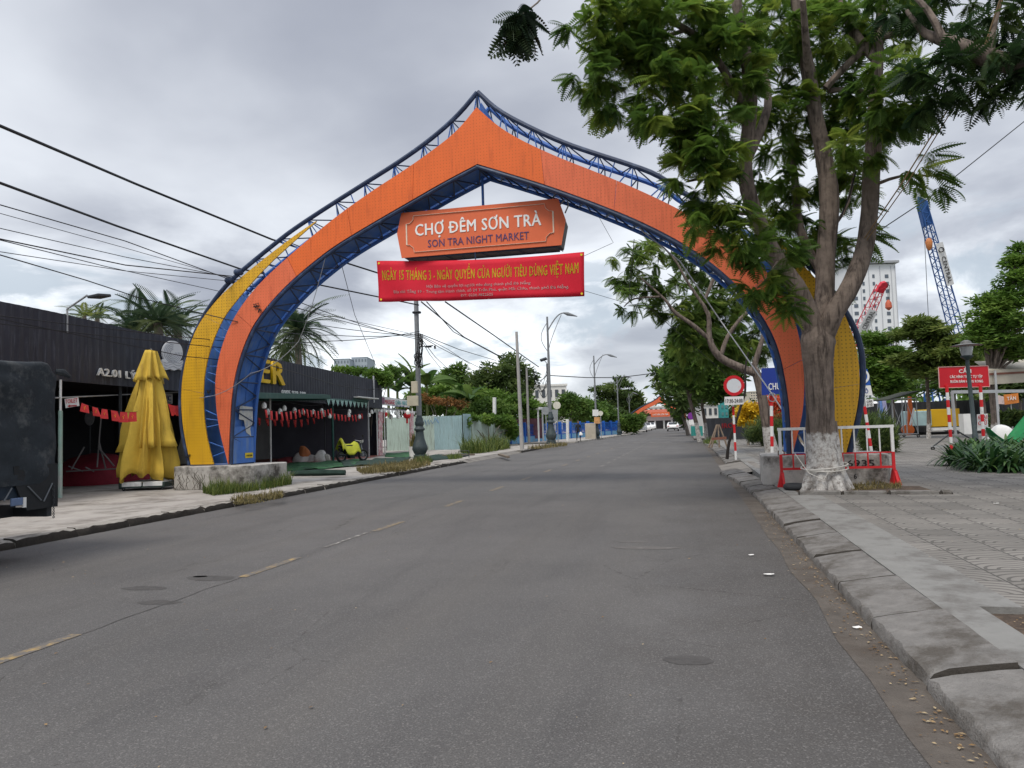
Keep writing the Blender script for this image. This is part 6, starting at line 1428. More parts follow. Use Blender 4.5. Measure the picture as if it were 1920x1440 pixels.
pa, pb2 = D(1608, 628, 117), D(1633, 578, 115.6); bnr = MB().add([pa-ux_*.9-uy_*.95, pa+ux_*.8-uy_*.95, pb2+ux_*.65-uy_*.95, pb2-ux_*.8-uy_*.95], [(0, 1, 2, 3)]).build('boom_banner', CWH, cr2, solid=.05)
text('CENTRAL', pa+ux_*.3-uy_*1.0+(pb2-pa)*.3, (pb2-pa), -ux_, float(np.linalg.norm(pb2-pa))*.66, .8, INK, bnr, bold=.01, depth=.02)
mb = MB(); mb.tube([D(1665, 532, 113.5), D(1665, 566, 113.5)], .05, 4); mb.tube([D(1668, 534, 113.5), D(1667, 566, 113.5)], .05, 4); mb.build('hoist_rope', DARKST, cr2); MB().lathe([(.1, -.8), (.5, -.4), (.45, .3), (.15, .8)], D(1666, 572, 113.5), 12).build('hook_block', mat('hook_red', (.45, .10, .05), .6), cr2, smooth=True)
MB().box(cb2+[0, 3, 2.2], (3.6, 6, 2.4)).build('cab', CRD, cr2, bevel=.2); MB().tube([cb2+[0, 2, 3.3], ra_], .35, 8).build('boom_foot', CRD, cr2)
for s in (-2, 2): MB().box(cb2+[s, 3, .55], (1.0, 6.5, 1.0)).build('track', BLACK, cr2, bevel=.3)
# blue lattice base section lying beyond the trailer
lb = thing('lattice_section', D(1758, 765, 78)*[1, 1, 0], 'blue lattice steel section standing behind the yellow trailer', 'lattice'); q = D(1764, 768, 78); q[2] = .1; boom('frame', q, D(1750, 722, 78), 2.2, 1.3, 6, CBL, lb, .09)
# ---- hotel tower
T0, T1 = D(1602, 700, 400), D(1691, 700, 400); tz = D(1650, 493, 400)[2]; twr = thing('hotel_tower', T0*.5*[1, 1, 0]+T1*.5*[1, 1, 0], 'tall white hotel tower with columns of dark windows beyond the cranes', 'building')
wT_ = float(np.linalg.norm(T1-T0)); cT = (T0+T1)/2; uxT = (T1-T0)/wT_; uyT = np.array([-uxT[1], uxT[0], 0]); angT = math.atan2(uxT[1], uxT[0])
TW = mat('tower_white', (.66, .67, .69), .7, var=.05, vs=.05)
MB().box(cT*[1, 1, 0]+uyT*11+[0, 0, tz/2], (wT_, 22, tz), rz=angT).build('wall', TW, twr)
mb = MB(); mb.box(cT*[1, 1, 0]+uyT*10+[0, 0, tz+.9], (wT_+2.5, 24, 1.2), rz=angT); mb.build('roof', mat('tower_roof', (.30, .31, .33), .7), twr)
for k, (u, w_) in enumerate(((.80, 1.9), (.52, 1.2), (.30, 1.2), (.12, 2.2))):
    w0 = MB().box((0, 0, 0), (w_, .3, 1.9), rz=angT).build('window', mat('tower_window', (.10, .12, .15), .3), twr)
    for i in range(18):
        z_ = 8+(tz-12)*i/17.5; o = w0 if i == 0 else w0.copy()
        if i: COL.objects.link(o)
        o.location = tuple(T0*[1, 1, 0]+uxT*wT_*u-uyT*.05+[0, 0, z_])
mb = MB()
for u in (.02, .24, .42, .66, .9, .985): mb.box(T0*[1, 1, 0]+uxT*wT_*u-uyT*.12+[0, 0, tz/2], (.35, .25, tz-1), rz=angT)
mb.build('pilaster', mat('tower_grey', (.42, .43, .46), .7), twr)
text('IYORI', T0*[1, 1, 0]+uxT*wT_*.22-uyT*2.2+[0, 0, tz+1.7], uxT, (0, 0, 1), wT_*.46, 2.4, mat('grey_letter', (.12, .13, .15), .6), twr, bold=.02, depth=.4)
# ---- middle distance right
h0, h1 = D(1322, 828, 56), D(1450, 826, 52); h0[2] = h1[2] = .14
hz_ = ztop(h0, 1340, 784); hf = thing('hoarding', h0, 'dark grey hoarding with red letters IRO beyond the tripod stakes', 'fence'); corrug('panel', h0[:2], h1[:2], .14, hz_, mat('hoarding_grey', (.105, .105, .112), .8, var=.1, vs=.4), parent=hf, pitch=.5, wob=0)
AH = math.atan2(h1[1]-h0[1], h1[0]-h0[0]); ptext('IRO', (1354, 803), (1375, 802), 9.5, h0-np.array([0, .12, 0]), AH, mat('hoarding_red', (.60, .04, .05), .5), hf, bold=.03, depth=.02)
g0, g1 = D(1296, 818, 70), D(1318, 818, 68); g0[2] = g1[2] = .14; tf = thing('hoarding', g0, 'teal green site hoarding behind the forked whitewashed tree', 'fence'); corrug('panel', g0[:2], g1[:2], .14, ztop(g0, 1300, 799), mat('teal_net', (.03, .25, .22), .7, var=.15, vs=.7), parent=tf, pitch=.4)
block('scaffold_building', 1347, 1362, 690, 690, 95, 9, mat('teal_scaffold_net', (.05, .30, .30), .8, var=.3, vs=.3, c2=(.3, .45, .45), amt=.4, s2=.4), 'tall narrow building wrapped in teal scaffold netting', 9, 2, mat('scaffold_gap', (.10, .2, .2), .7))
block('house', 1316, 1346, 760, 760, 85, 8, PALEW, 'small white two storey house behind the grey hoarding', 2, 3, DKG)
block('apartment_tower', 1407, 1420, 735, 735, 300, 20, CREW, 'thin cream tower far behind the yellow blossom', 12, 3, DKG)
pc = D(1296, 780, 74); t = thing('round_sign', (pc[0], pc[1], .15), 'purple round sign above a white board in front of the far trees', 'sign'); mb = MB(); disc(mb, pc, AC, 0, .36, 0); mb.build('disc', mat('purple_disc', (.18, .03, .25), .5), t); MB().box(pc+[0, 0, -.62], (.5, .03, .5), rz=YAW).build('board', WBRD, t); MB().tube([pc+[0, .05, .2], (pc[0], pc[1]+.05, .15)], .04, 8).build('post', STEEL, t)
# tripod stakes round a sapling
sb_ = D(1346, 839, 38); sb_[2] = .15; tpd = thing('tree_stakes', sb_, 'wooden tripod stakes with a cross plank on the right pavement', 'tree stakes')
STK = mat('stake_wood', (.21, .16, .12), .9, var=.3, vs=5)
for px, py in ((1329, 841), (1334, 836), (1349, 841), (1364, 840)): p = D(px, py, 38); p[2] = .15; MB().tube([p, D(1346+(px-1346)*.12, 796, 38.2)], [.045, .035], 8).build('stake', STK, tpd)
MB().bar(D(1334, 823, 37.6), D(1362, 821, 37.6), .06, .12).build('plank', mat('plank_red_brown', (.22, .09, .06), .8), tpd)
# ---- cars
def make_car(label, colr):
    t = thing('car', (0, 0, 0), label, 'car', 'cars parked along the far road', local=True)
    side = [(-2.2, .35), (-2.25, .75), (-2.05, 1.0), (-1.55, 1.08), (-1.05, 1.42), (.35, 1.45), (1.05, 1.02), (2.0, .88), (2.2, .62), (2.18, .3)]
    P_ = mat(colr[0], colr[1], .25, spec=.6, var=.03); mb = MB(); vs = []; n = len(side)
    for k, (w, ins) in enumerate(((-.88, 0), (-.86, 0), (.86, 0), (.88, 0))): vs += [(x, (w if z < 1.1 else w*.80), z) for x, z in side]
    mb.add(vs, [(k*n+i, k*n+(i+1) % n, (k+1)*n+(i+1) % n, (k+1)*n+i) for k in range(3) for i in range(n)]+[tuple(range(n)), tuple(range(3*n, 4*n))[::-1]]); mb.build('body', P_, t, bevel=.05)
    gl = mat('car_glass', (.015, .018, .02), .1, spec=.8)
    mb = MB(); mb.add([(-1.60, -.66, 1.10), (-1.60, .66, 1.10), (-1.13, .60, 1.39), (-1.13, -.60, 1.39)], [(0, 1, 2, 3)]); mb.v = [(x-.02, y, z+.015) for x, y, z in mb.v]; mb.build('rear_window', gl, t, solid=.02)
    mb = MB(); mb.add([(1.03, -.66, 1.06), (1.03, .66, 1.06), (.42, .60, 1.42), (.42, -.60, 1.42)], [(0, 1, 2, 3)]); mb.v = [(x+.02, y, z+.015) for x, y, z in mb.v]; mb.build('windscreen', gl, t, solid=.02)
    for s in (-1, 1):
        mb = MB(); mb.add([(-1.35, s*.80, 1.10), (.75, s*.80, 1.10), (.3, s*.715, 1.36), (-1.0, s*.715, 1.36)], [(0, 1, 2, 3)]); mb.build('side_window', gl, t, solid=.02)
        mb = MB(); mb.box((-2.2, s*.68, .82), (.08, .28, .16)); mb.build('tail_lamp', mat('tail_red', (.4, .02, .02), .3), t)
        mb = MB(); mb.box((2.13, s*.64, .68), (.12, .34, .13)); mb.build('headlight', mat('lamp_clear', (.6, .6, .6), .15), t)
        for x in (-1.35, 1.35): mb = MB(); torus(mb, (x, s*.80, .31), .22, .09, None, 18, 8); w = mb.build('wheel', BLACK, t, smooth=True); mb = MB(); torus(mb, (x, s*.84, .31), .10, .06, None, 14, 6); mb.build('rim', STEEL, w, smooth=True)
    MB().box((-2.25, 0, .45), (.06, 1.6, .16)).build('bumper', BLACK, t); MB().box((-2.26, 0, .66), (.03, .42, .11)).build('plate', WBRD, t)
    return t
WC_ = ('car_white', (.72, .72, .72)); car = make_car('white car on the right side of the far road, rear to the viewer', WC_)
def gp_(px, py): return G(px, py, 0)
clean_later = car; car.location = tuple(gp_(1262, 808.5)); car.rotation_euler = (0, 0, R(91))
copy_tree(car, gp_(1203, 810), R(-86), 'nearest of the parked white cars by the left kerb, facing the viewer')
copy_tree(car, gp_(1213, 807.5), R(-87), 'second of the parked white cars by the left kerb')
copy_tree(car, gp_(1221, 805.5), R(-87), 'farthest of the parked white cars by the left kerb')
dk = make_car('dark car half hidden behind the white car on the right', ('car_dark', (.03, .03, .035))); dk.location = tuple(gp_(1266, 807.5)+np.array([.6, 6, 0])); dk.rotation_euler = (0, 0, R(91))
# ---- far arch and market hall at the end of the road
fa0, fa1 = gp_(1189, 814.5), None
fs = 1.0; fo = np.array([fa0[0], fa0[1], 0]); fa = thing('far_arch', fo, 'second orange market arch far down the road above the parked cars', 'arch', local=True)
def fsc(P): return [((p[0]-.3)*.5, p[1]*.5) for p in P]
for A, B in ((fsc((Loo+Loc)/2), fsc(Loi)), (fsc((Roo+Roc)/2), fsc(Roi))): band('orange_panel', np.array(A), np.array(B), ORB, 0, 1, fa, .3)
for A, B in ((fsc(resample(yo, 30)[:9]), fsc(resample(yi, 30)[:9])), (fsc(resample(ryo, 30)[-9:]), fsc(resample(ryi, 30)[-9:]))): band('yellow_panel', np.array(A), np.array(B), YLW, -.03, 1, fa, .2)
for P in (fsc(Loc), fsc(Roc)): MB().tube(c3(np.array(P), .2), .08, 6).build('chord', NAVY, fa)
s_ = MB().box((3.5, -.1, 2.5), (2.4, .4, .6)).build('sign_board', SIGNO, fa); text('CHỢ ĐÊM SƠN TRÀ', (2.5, -.31, 2.4), (1, 0, 0), (0, 0, 1), 2.0, .21, WHT, s_, bold=.02, depth=.02)
fa.scale = (1.0, 1.0, 1.0)
mh = thing('market_hall', gp_(1236, 802), 'low dark hall with a pale banner closing the end of the road', 'building'); mc = gp_(1236, 802); k = 18.0
hx_ = 150; m0 = D(1212, 800, 168); m1_ = D(1262, 800, 168); m0[2] = m1_[2] = 0; zt_ = D(1236, 776, 168)[2]
mb = MB(); c = (m0+m1_)/2; mb.box(c+[0, 5, zt_/2], (float(np.linalg.norm(m1_-m0))+3, 10, zt_), rz=YAW); mb.build('wall', mat('hall_dark', (.05, .045, .045), .7, var=.4, vs=.3), mh)
mb = MB(); mb.box(c+[0, -.2, zt_*.72], (float(np.linalg.norm(m1_-m0)), .3, zt_*.34), rz=YAW); mb.build('banner', mat('hall_banner', (.55, .47, .46), .7, var=.2, vs=.4), mh)
mb = MB(); mb.box(c+[0, 4, zt_+.5], (float(np.linalg.norm(m1_-m0))+4, 12, 1.0), rz=YAW, taper=.8); mb.build('roof', mat('hall_roof', (.38, .10, .06), .7), mh)
for s in (-.42, -.15, .15, .42): mb = MB(); mb.box(c+np.array([math.cos(YAW)*6*s*1.1, math.sin(YAW)*6*s*1.1-.4, zt_*.27]), (.35, .3, zt_*.54), rz=YAW); mb.build('column', PALEW, mh)
# ================================================================== VEGETATION
L_TREE = leafmat('flame_tree_leaf', (.04, .09, .02), (.12, .21, .033), (.30, .37, .06), .5)
L_DARK = leafmat('dark_leaf', (.03, .058, .018), (.082, .13, .034), (.19, .245, .065), .42)
L_MID = leafmat('mid_leaf', (.042, .088, .02), (.105, .19, .036), (.23, .32, .07), .45)
L_BRT = leafmat('bright_leaf', (.05, .11, .018), (.12, .22, .035), (.25, .36, .07), .42)
L_OLV = leafmat('olive_leaf', (.055, .09, .022), (.13, .185, .04), (.25, .285, .07), .45)
L_PALM = leafmat('palm_leaf', (.018, .042, .024), (.055, .095, .045), (.14, .18, .07), .32)
L_BAN = leafmat('banana_leaf', (.03, .07, .02), (.075, .15, .035), (.17, .25, .06), .4)
L_GRS = leafmat('grass_blade', (.035, .06, .012), (.09, .14, .025), (.22, .24, .06), .3)
L_DRY = leafmat('dry_grass_blade', (.06, .06, .02), (.17, .14, .05), (.34, .27, .12), .3)
L_STR = leafmat('lily_leaf', (.012, .04, .014), (.035, .09, .025), (.10, .18, .05), .25, .4)
L_ORG = leafmat('orange_leaf', (.09, .07, .02), (.20, .10, .03), (.36, .16, .05), .3)
L_YLF = leafmat('yellow_blossom', (.40, .24, .01), (.66, .44, .02), (.78, .58, .06), .3)
L_RDF = leafmat('coral_blossom', (.45, .05, .02), (.66, .10, .04), (.75, .20, .10), .3)
BARK = mat('bark', (.17, .135, .112), .92, var=.4, vs=5, bump=1.0, bs=11, c2=(.05, .038, .032), amt=.58, s2=1.9, streak=True)
BARK2 = mat('grey_bark', (.20, .17, .145), .9, var=.25, vs=3, bump=.6, bs=12, c2=(.09, .075, .062), amt=.4, s2=2)
def bark_white(name, z0, fade):
    M = BARK.copy(); M.name = name; nt = M.node_tree; N = nt.nodes; L = nt.links; b = N['Principled BSDF']; src = b.inputs['Base Color'].links[0].from_socket
    geo = N.new('ShaderNodeNewGeometry'); sp_ = N.new('ShaderNodeSeparateXYZ'); L.new(geo.outputs['Position'], sp_.inputs[0])
    nz = N.new('ShaderNodeTexNoise'); L.new(geo.outputs['Position'], nz.inputs['Vector']); nz.inputs['Scale'].default_value = 7; nz.inputs['Detail'].default_value = 9; nz.inputs['Roughness'].default_value = .75
    a = N.new('ShaderNodeMath'); a.operation = 'MULTIPLY_ADD'; L.new(nz.outputs[0], a.inputs[0]); a.inputs[1].default_value = -fade; L.new(sp_.outputs[2], a.inputs[2])
    mr = N.new('ShaderNodeMapRange'); L.new(a.outputs[0], mr.inputs[0]); mr.inputs[1].default_value = z0-fade*.5; mr.inputs[2].default_value = z0-fade*.5-.06
    n2 = N.new('ShaderNodeTexNoise'); L.new(geo.outputs['Position'], n2.inputs['Vector']); n2.inputs['Scale'].default_value = 9; n2.inputs['Detail'].default_value = 8; n2.inputs['Roughness'].default_value = .8
    m2 = N.new('ShaderNodeMapRange'); L.new(n2.outputs[0], m2.inputs[0]); m2.inputs[1].default_value = .36; m2.inputs[2].default_value = .56
    mu = N.new('ShaderNodeMath'); mu.operation = 'MULTIPLY'; L.new(mr.outputs[0], mu.inputs[0]); L.new(m2.outputs[0], mu.inputs[1])
    mx = N.new('ShaderNodeMix'); mx.data_type = 'RGBA'; L.new(mu.outputs[0], mx.inputs[0]); L.new(src, mx.inputs[6]); mx.inputs[7].default_value = (.54, .525, .50, 1); L.new(mx.outputs[2], b.inputs['Base Color']); return M
def limb(mb, pts, radii, n=12, sub=3, jit=.06, wob=.02):
    P = np.array(pts, float); k = len(P); t = np.linspace(0, k-1, (k-1)*sub+1); Q = []; rr_ = np.interp(t, range(k), radii)
    for tt in t:                                  # Catmull-Rom
        i = min(int(tt), k-2); u = tt-i; p0, p1, p2, p3 = P[max(i-1, 0)], P[i], P[i+1], P[min(i+2, k-1)]
        Q.append(.5*((2*p1)+(-p0+p2)*u+(2*p0-5*p1+4*p2-p3)*u*u+(-p0+3*p1-3*p2+p3)*u**3))
    Q = [q+rr_[i]*wob*10*np.array([mn.noise((q[2]*2, i*.3, 0)), mn.noise((q[2]*2, i*.3, 5)), 0])*.3 for i, q in enumerate(Q)]
    mb.tube(Q, rr_, n, jit=jit); return Q
def PB(px, py, rx, ry, d, rd=None): s = d/F; return (D(px, py, d), (rx*s, (rd if rd else (rx+ry)/2*s), ry*s))
# ---- the big flame tree
TB = G(1548, 918, .15); TD = dep(TB)
ft = thing('flame_tree', TB, 'large feathery street tree with a whitewashed trunk before the right arch leg', 'tree')
mb = MB(); dd = lambda px, py, o=0: D(px, py, TD+o); rp = lambda w: w*TD/F/2
limb(mb, [TB-[0, 0, .1], TB+[0, 0, .12], dd(1541, 860), dd(1538, 780), dd(1535, 700), dd(1534, 640), dd(1538, 600)], [rp(82), rp(68), rp(57), rp(50), rp(51), rp(62), rp(43)], 20, 4, .10)
for a in (200, 250, 300, 350, 30, 120): dx = np.array([math.cos(R(a)), math.sin(R(a)), 0]); limb(mb, [TB+dx*.52-[0, 0, .08], TB+dx*.36+[0, 0, .10], TB+dx*.22+[0, 0, .5], TB+dx*.14+[0, 0, 1.3]], [.04, .11, .13, .12], 10, 3, .12)
limb(mb, [dd(1534, 650), dd(1518, 596), dd(1490, 535, -.1), dd(1456, 485, -.2), dd(1428, 430, -.35), dd(1402, 355, -.5), dd(1398, 290, -.6), dd(1408, 190, -.7), dd(1396, 90, -.8), dd(1380, 0, -.9), dd(1365, -90, -1)], [rp(46), rp(42), rp(34), rp(30), rp(29), rp(27), rp(24), rp(23), rp(21), rp(17), rp(12)], 14, 3, .07)
limb(mb, [dd(1540, 620), dd(1546, 560, .3), dd(1548, 480, .4), dd(1555, 380, .4), dd(1546, 300, .4), dd(1530, 220, .3), dd(1514, 130, .3), dd(1500, 50, .2), dd(1486, -40, .2)], [rp(40), rp(36), rp(36), rp(36), rp(32), rp(28), rp(26), rp(22), rp(16)], 14, 3, .07)
limb(mb, [dd(1540, 640), dd(1562, 590, -.2), dd(1598, 530, -.2), dd(1620, 470, -.1), dd(1630, 400, 0), dd(1634, 320, 0), dd(1640, 240, 0), dd(1642, 170, 0), dd(1646, 90, 0), dd(1655, 0, 0), dd(1668, -60, 0)], [rp(40), rp(36), rp(34), rp(32), rp(31), rp(31), rp(28), rp(26), rp(20), rp(16), rp(10)], 14, 3, .07)
for pts, w in (([(1400, 300, -.6), (1440, 200, -.2), (1430, 120, .3), (1415, 40, .5)], (20, 15, 11, 8)), ([(1520, 180, .3), (1512, 90, -.3), (1505, 0, -.8)], (18, 14, 10)), ([(1640, 110, 0), (1600, 60, .4), (1575, 0, .8), (1560, -50, 1)], (18, 18, 14, 9)), ([(1548, 165, .3), (1590, 120, .2), (1640, 75, .1)], (13, 14, 12)), ([(1650, 70, 0), (1690, 60, -.3), (1725, 40, -.6)], (14, 13, 10)), ([(1555, 170, .4), (1600, 168, .5), (1630, 176, .6)], (10, 9, 8)), ([(1400, 210, -.7), (1330, 90, -1.0), (1260, 40, -1.2), (1205, 0, -1.3)], (16, 13, 11, 7)), ([(1395, 330, -.5), (1340, 330, -.9), (1290, 340, -1.2)], (9, 6, 4)), ([(1545, 520, .4), (1500, 430, .8), (1490, 330, 1.0), (1482, 250, 1.1)], (16, 18, 14, 9)), ([(1632, 350, 0), (1690, 330, -.3), (1760, 330, -.5)], (8, 5, 3)), ([(1560, 430, .4), (1590, 380, .6), (1605, 300, .7)], (7, 6, 5)), ([(1400, 400, -.4), (1350, 400, -.8), (1320, 420, -1)], (8, 5, 3)), ([(1290, 55, -1.1), (1180, 90, -1.3), (1110, 120, -1.5)], (8, 5, 3)), ([(1470, 470, -.1), (1440, 520, -.6), (1420, 540, -.9)], (7, 5, 3))):
    limb(mb, [dd(*p) for p in pts], [rp(x) for x in w], 9, 3, .08)
mb.build('trunk', bark_white('whitewashed_bark', 1.27, .3), ft, smooth=True)
BL = [(1110, 60, 55, 75, 12.6), (1105, 135, 45, 45, 12.4), (1150, 40, 70, 80, 12.8), (1190, 150, 85, 80, 12.7), (1250, 70, 90, 90, 13), (1270, 190, 80, 70, 12.6), (1225, 235, 50, 30, 12.4), (1330, 260, 70, 70, 12.6), (1300, 330, 45, 40, 12.5), (1340, 370, 55, 55, 12.7), (1385, 440, 50, 50, 12.8), (1440, 500, 60, 60, 13.0), (1350, 120, 90, 100, 13.4), (1450, 60, 90, 80, 15.0), (1460, 220, 70, 80, 15.2), (1480, 330, 60, 70, 15.4), (1480, 430, 55, 60, 15.4), (1545, 470, 45, 45, 15.8), (1575, 545, 25, 30, 15.6), (1550, 60, 90, 70, 15.6), (1600, 250, 60, 60, 15.2), (1595, 350, 45, 55, 15.4), (1580, 160, 50, 40, 15), (1650, 30, 90, 60, 14.2), (1680, 170, 75, 70, 13.4), (1650, 250, 60, 50, 13.5), (1610, 290, 60, 40, 13.4), (1400, 560, 30, 25, 12.9), (1470, 570, 35, 30, 13.2), (1300, 410, 25, 22, 12.4)]
blobs = [PB(a, b, rx, ry, d) for a, b, rx, ry, d in BL]
tips, outs, _ = blob_points(blobs, 600); crown_fronds('crown', tips, outs, 11, .36, L_TREE, ft, droop=.32)
# loose sprays on the right and one hanging tuft upper left
sp = [(1755, 320, 13.0, 1, -.05), (1765, 350, 13.0, .9, -.5), (1730, 310, 13, .8, .2), (1720, 345, 13.1, .3, -.6), (1700, 325, 13.2, .6, -.2), (1625, 425, 14.6, .7, .3), (1640, 440, 14.6, .9, 0), (1620, 450, 14.7, .7, -.5), (1745, 290, 13, .6, .5)]
tp2 = np.array([dd(px, py, d-TD) for px, py, d, _, _ in sp]); ou2 = np.array([np.array([math.cos(YAW), math.sin(YAW), 0])*a+np.array([0, 0, b])*1.2 for *_, a, b in sp])
crown_fronds('hanging_spray', tp2, ou2, 5, .46, L_TREE, ft, spread=.45, droop=.3)
tu = D(978, 28, 11.5); mb = MB(); limb(mb, [D(1320, -120, 12.3), D(1150, -60, 11.9), D(1040, -25, 11.7), D(1008, 5, 11.6), tu], [.05, .035, .02, .014, .01], 7, 3, .05); mb.build('twig', BARK2, ft, smooth=True)
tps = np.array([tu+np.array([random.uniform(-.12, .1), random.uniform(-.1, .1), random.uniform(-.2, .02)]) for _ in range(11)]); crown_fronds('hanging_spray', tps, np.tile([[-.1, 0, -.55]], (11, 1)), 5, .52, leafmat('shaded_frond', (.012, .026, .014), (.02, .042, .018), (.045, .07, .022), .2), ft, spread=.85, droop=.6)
# tree standing just outside the frame on the right, its limb reaches in
ot = np.array([8.4, 13.2, .1]); rt = thing('flame_tree', ot, 'feathery tree outside the right edge whose thick limb reaches in from above', 'tree'); rt.name = 'flame_tree.001'
mb = MB(); limb(mb, [ot, ot+[0, 0, 1.5], ot+[-.2, .1, 3.2], D(2060, 190, 11.0), D(1920, 128, 11.2), D(1850, 108, 11.3), D(1790, 82, 11.5), D(1735, 62, 11.8), D(1700, 20, 12)], [.34, .28, .24, .18, .15, .135, .115, .06, .03], 14, 4, .08)
limb(mb, [ot+[-.2, .1, 3.1], ot+[.3, .5, 5], ot+[.6, 1, 7.5]], [.22, .18, .1], 12, 3, .08); limb(mb, [D(1860, 112, 11.3), D(1862, 60, 11.3), D(1880, -10, 11.4)], [.05, .04, .03], 8, 3); limb(mb, [D(1770, 76, 11.5), D(1740, 20, 11.6), D(1700, -20, 11.8)], [.06, .05, .03], 8, 3); mb.build('trunk', BARK, rt, smooth=True)
blobs = [PB(*q) for q in ((1790, 140, 70, 55, 11.4), (1730, 170, 60, 45, 11.6), (1850, 165, 50, 35, 11.8), (1830, 30, 110, 55, 11.8), (1920, 40, 90, 80, 11.4), (1740, 20, 80, 40, 12), (1870, 195, 25, 15, 11.6), (1960, 140, 60, 50, 11.2), (1780, 195, 45, 25, 11.6), (1800, 80, 50, 25, 10.9), (1880, 110, 50, 25, 10.8))]+[(ot+[.5, .5, 7.5], (3, 3, 1.6))]
tips, outs, _ = blob_points(blobs, 260); crown_fronds('crown', tips, outs, 10, .38, leafmat('dark_frond', (.014, .038, .014), (.036, .075, .022), (.10, .155, .035), .36), rt)
# ---- trees along the right pavement
def limbs_to(mb, start, targets, r0, n=9):
    for q in targets: q = np.array(q, float); mid = lerp(start, q, .45)+np.array([0, 0, .12*np.linalg.norm(q-start)]); limb(mb, [start, mid, q], [r0, r0*.6, r0*.2], n, 3, .06)
t2b = G(1449, 852, .15); d2 = dep(t2b); t2 = thing('street_tree', t2b, 'spreading feathery tree behind the arch with limbs reaching left over the road', 'tree'); r2p = lambda w: w*d2/F/2; e = lambda px, py, o=0: D(px, py, d2+o)
mb = MB(); limb(mb, [t2b, e(1440, 810), e(1430, 750), e(1420, 705), e(1410, 690)], [r2p(28), r2p(20), r2p(18), r2p(17), r2p(16)], 12, 3)
limb(mb, [e(1416, 700), e(1390, 690), e(1350, 670), e(1330, 635), e(1328, 590), e(1300, 545)], [r2p(15), r2p(16), r2p(15), r2p(11), r2p(8), r2p(4)], 10, 3); limb(mb, [e(1350, 672), e(1365, 630), e(1395, 590), e(1420, 570)], [r2p(9), r2p(8), r2p(6), r2p(4)], 9, 3)
limb(mb, [e(1335, 640), e(1300, 610), e(1265, 585), e(1245, 560), e(1200, 520)], [r2p(9), r2p(8), r2p(7), r2p(5), r2p(3)], 9, 3); limb(mb, [e(1412, 692), e(1425, 650), e(1440, 600)], [r2p(12), r2p(9), r2p(6)], 9, 3); limb(mb, [e(1330, 590), e(1290, 530), e(1260, 480), e(1215, 440)], [r2p(6), r2p(5), r2p(4), r2p(2)], 8, 3); limb(mb, [e(1322, 560), e(1345, 500), e(1340, 450)], [r2p(7), r2p(6), r2p(4)], 8, 3)
limb(mb, [e(1240, 556), e(1190, 560), e(1170, 575)], [r2p(4), r2p(3), r2p(2)], 7, 3); mb.build('trunk', bark_white('whitewashed_bark_two', 1.25, .3), t2, smooth=True)
BL = [(1165, 485, 35, 22, 29), (1190, 520, 40, 25, 29.5), (1160, 550, 25, 14, 29), (1185, 575, 22, 16, 29.3), (1220, 480, 40, 30, 30), (1250, 540, 45, 30, 30), (1230, 580, 20, 14, 30), (1290, 570, 40, 30, 30), (1300, 500, 50, 40, 31), (1330, 460, 40, 30, 31), (1350, 580, 50, 40, 31), (1390, 620, 50, 45, 31), (1370, 540, 40, 35, 31), (1300, 620, 45, 25, 30), (1290, 650, 40, 20, 30), (1350, 640, 50, 30, 30.5), (1430, 640, 35, 40, 31.5), (1250, 440, 35, 18, 30), (1180, 440, 25, 14, 30), (1270, 600, 25, 25, 30), (1310, 680, 55, 25, 31), (1380, 670, 45, 25, 31.5), (1300, 590, 45, 35, 30.5), (1360, 480, 45, 35, 31)]
tips, outs, _ = blob_points([PB(*q) for q in BL], 330); crown_fronds('crown', tips, outs, 9, .52, leafmat('loose_frond', (.05, .095, .022), (.125, .21, .04), (.29, .36, .08), .5), t2)
def gen_tree(name, label, base, top, rt_, blobs, n, size, m, group=None, bark=None, per=0, flat=0., white=False, T=FR):
    t = thing(name, base, label, 'tree', group); mb = MB(); top = np.array(top, float)
    limb(mb, [base-np.array([0, 0, .1]), lerp(base, top, .4)+[.05, 0, 0], top], [rt_*1.15, rt_*.9, rt_*.75], 10, 3); limbs_to(mb, top, [b[0] for b in blobs], rt_*.6, 7); mb.build('trunk', bark or BARK2, t, smooth=True)
    tips, outs, idx = blob_points(blobs, n)
    bump_ = np.clip(.5+.5*np.array([mn.noise(tuple(p*1.1/max(.5, size*2.5))) for p in tips])*1.6+rng.normal(0, .08, n), 0, 1)
    if per: crown_fronds('crown', tips, outs, per, size, m, t, T=T, clump=bump_)
    else: crown_leaves('crown', tips, outs, size, m, t, flat, clump=bump_)
    return t
GR = 'street trees along the right pavement'
b = D(1312, 827, 53); b[2] = .15
gen_tree('street_tree', 'dense bushy tree with a slim whitewashed stem beyond the no entry sign', b, D(1292, 745, 53), .16, [PB(*q) for q in ((1290, 640, 35, 25, 52), (1320, 680, 45, 30, 52), (1280, 700, 45, 30, 53), (1345, 660, 35, 30, 53), (1330, 715, 40, 25, 52), (1380, 690, 25, 30, 53), (1265, 665, 25, 20, 53), (1310, 610, 30, 18, 53))], 2200, .5, L_MID, GR, bark_white('whitewashed_bark_three', 1.4, .4))
b = D(1325, 826, 54); b[2] = .15
gen_tree('street_tree', 'bright forked tree leaning left beside the grey hoarding', b, D(1316, 760, 54), .14, [PB(*q) for q in ((1345, 735, 32, 22, 53), (1320, 725, 30, 20, 53), (1370, 730, 22, 20, 54))], 600, .5, L_MID, GR, bark_white('whitewashed_bark_four', 1.4, .4))
b = D(1290, 815, 78); b[2] = .15
gen_tree('street_tree', 'dark broad tree in the row behind the leaning tree', b, D(1280, 780, 78), .2, [PB(*q) for q in ((1270, 740, 35, 25, 76), (1250, 720, 28, 20, 77), (1300, 735, 30, 25, 78), (1240, 700, 22, 14, 77), (1270, 705, 30, 18, 78), (1285, 765, 25, 20, 78))], 420, .9, L_DARK, GR)
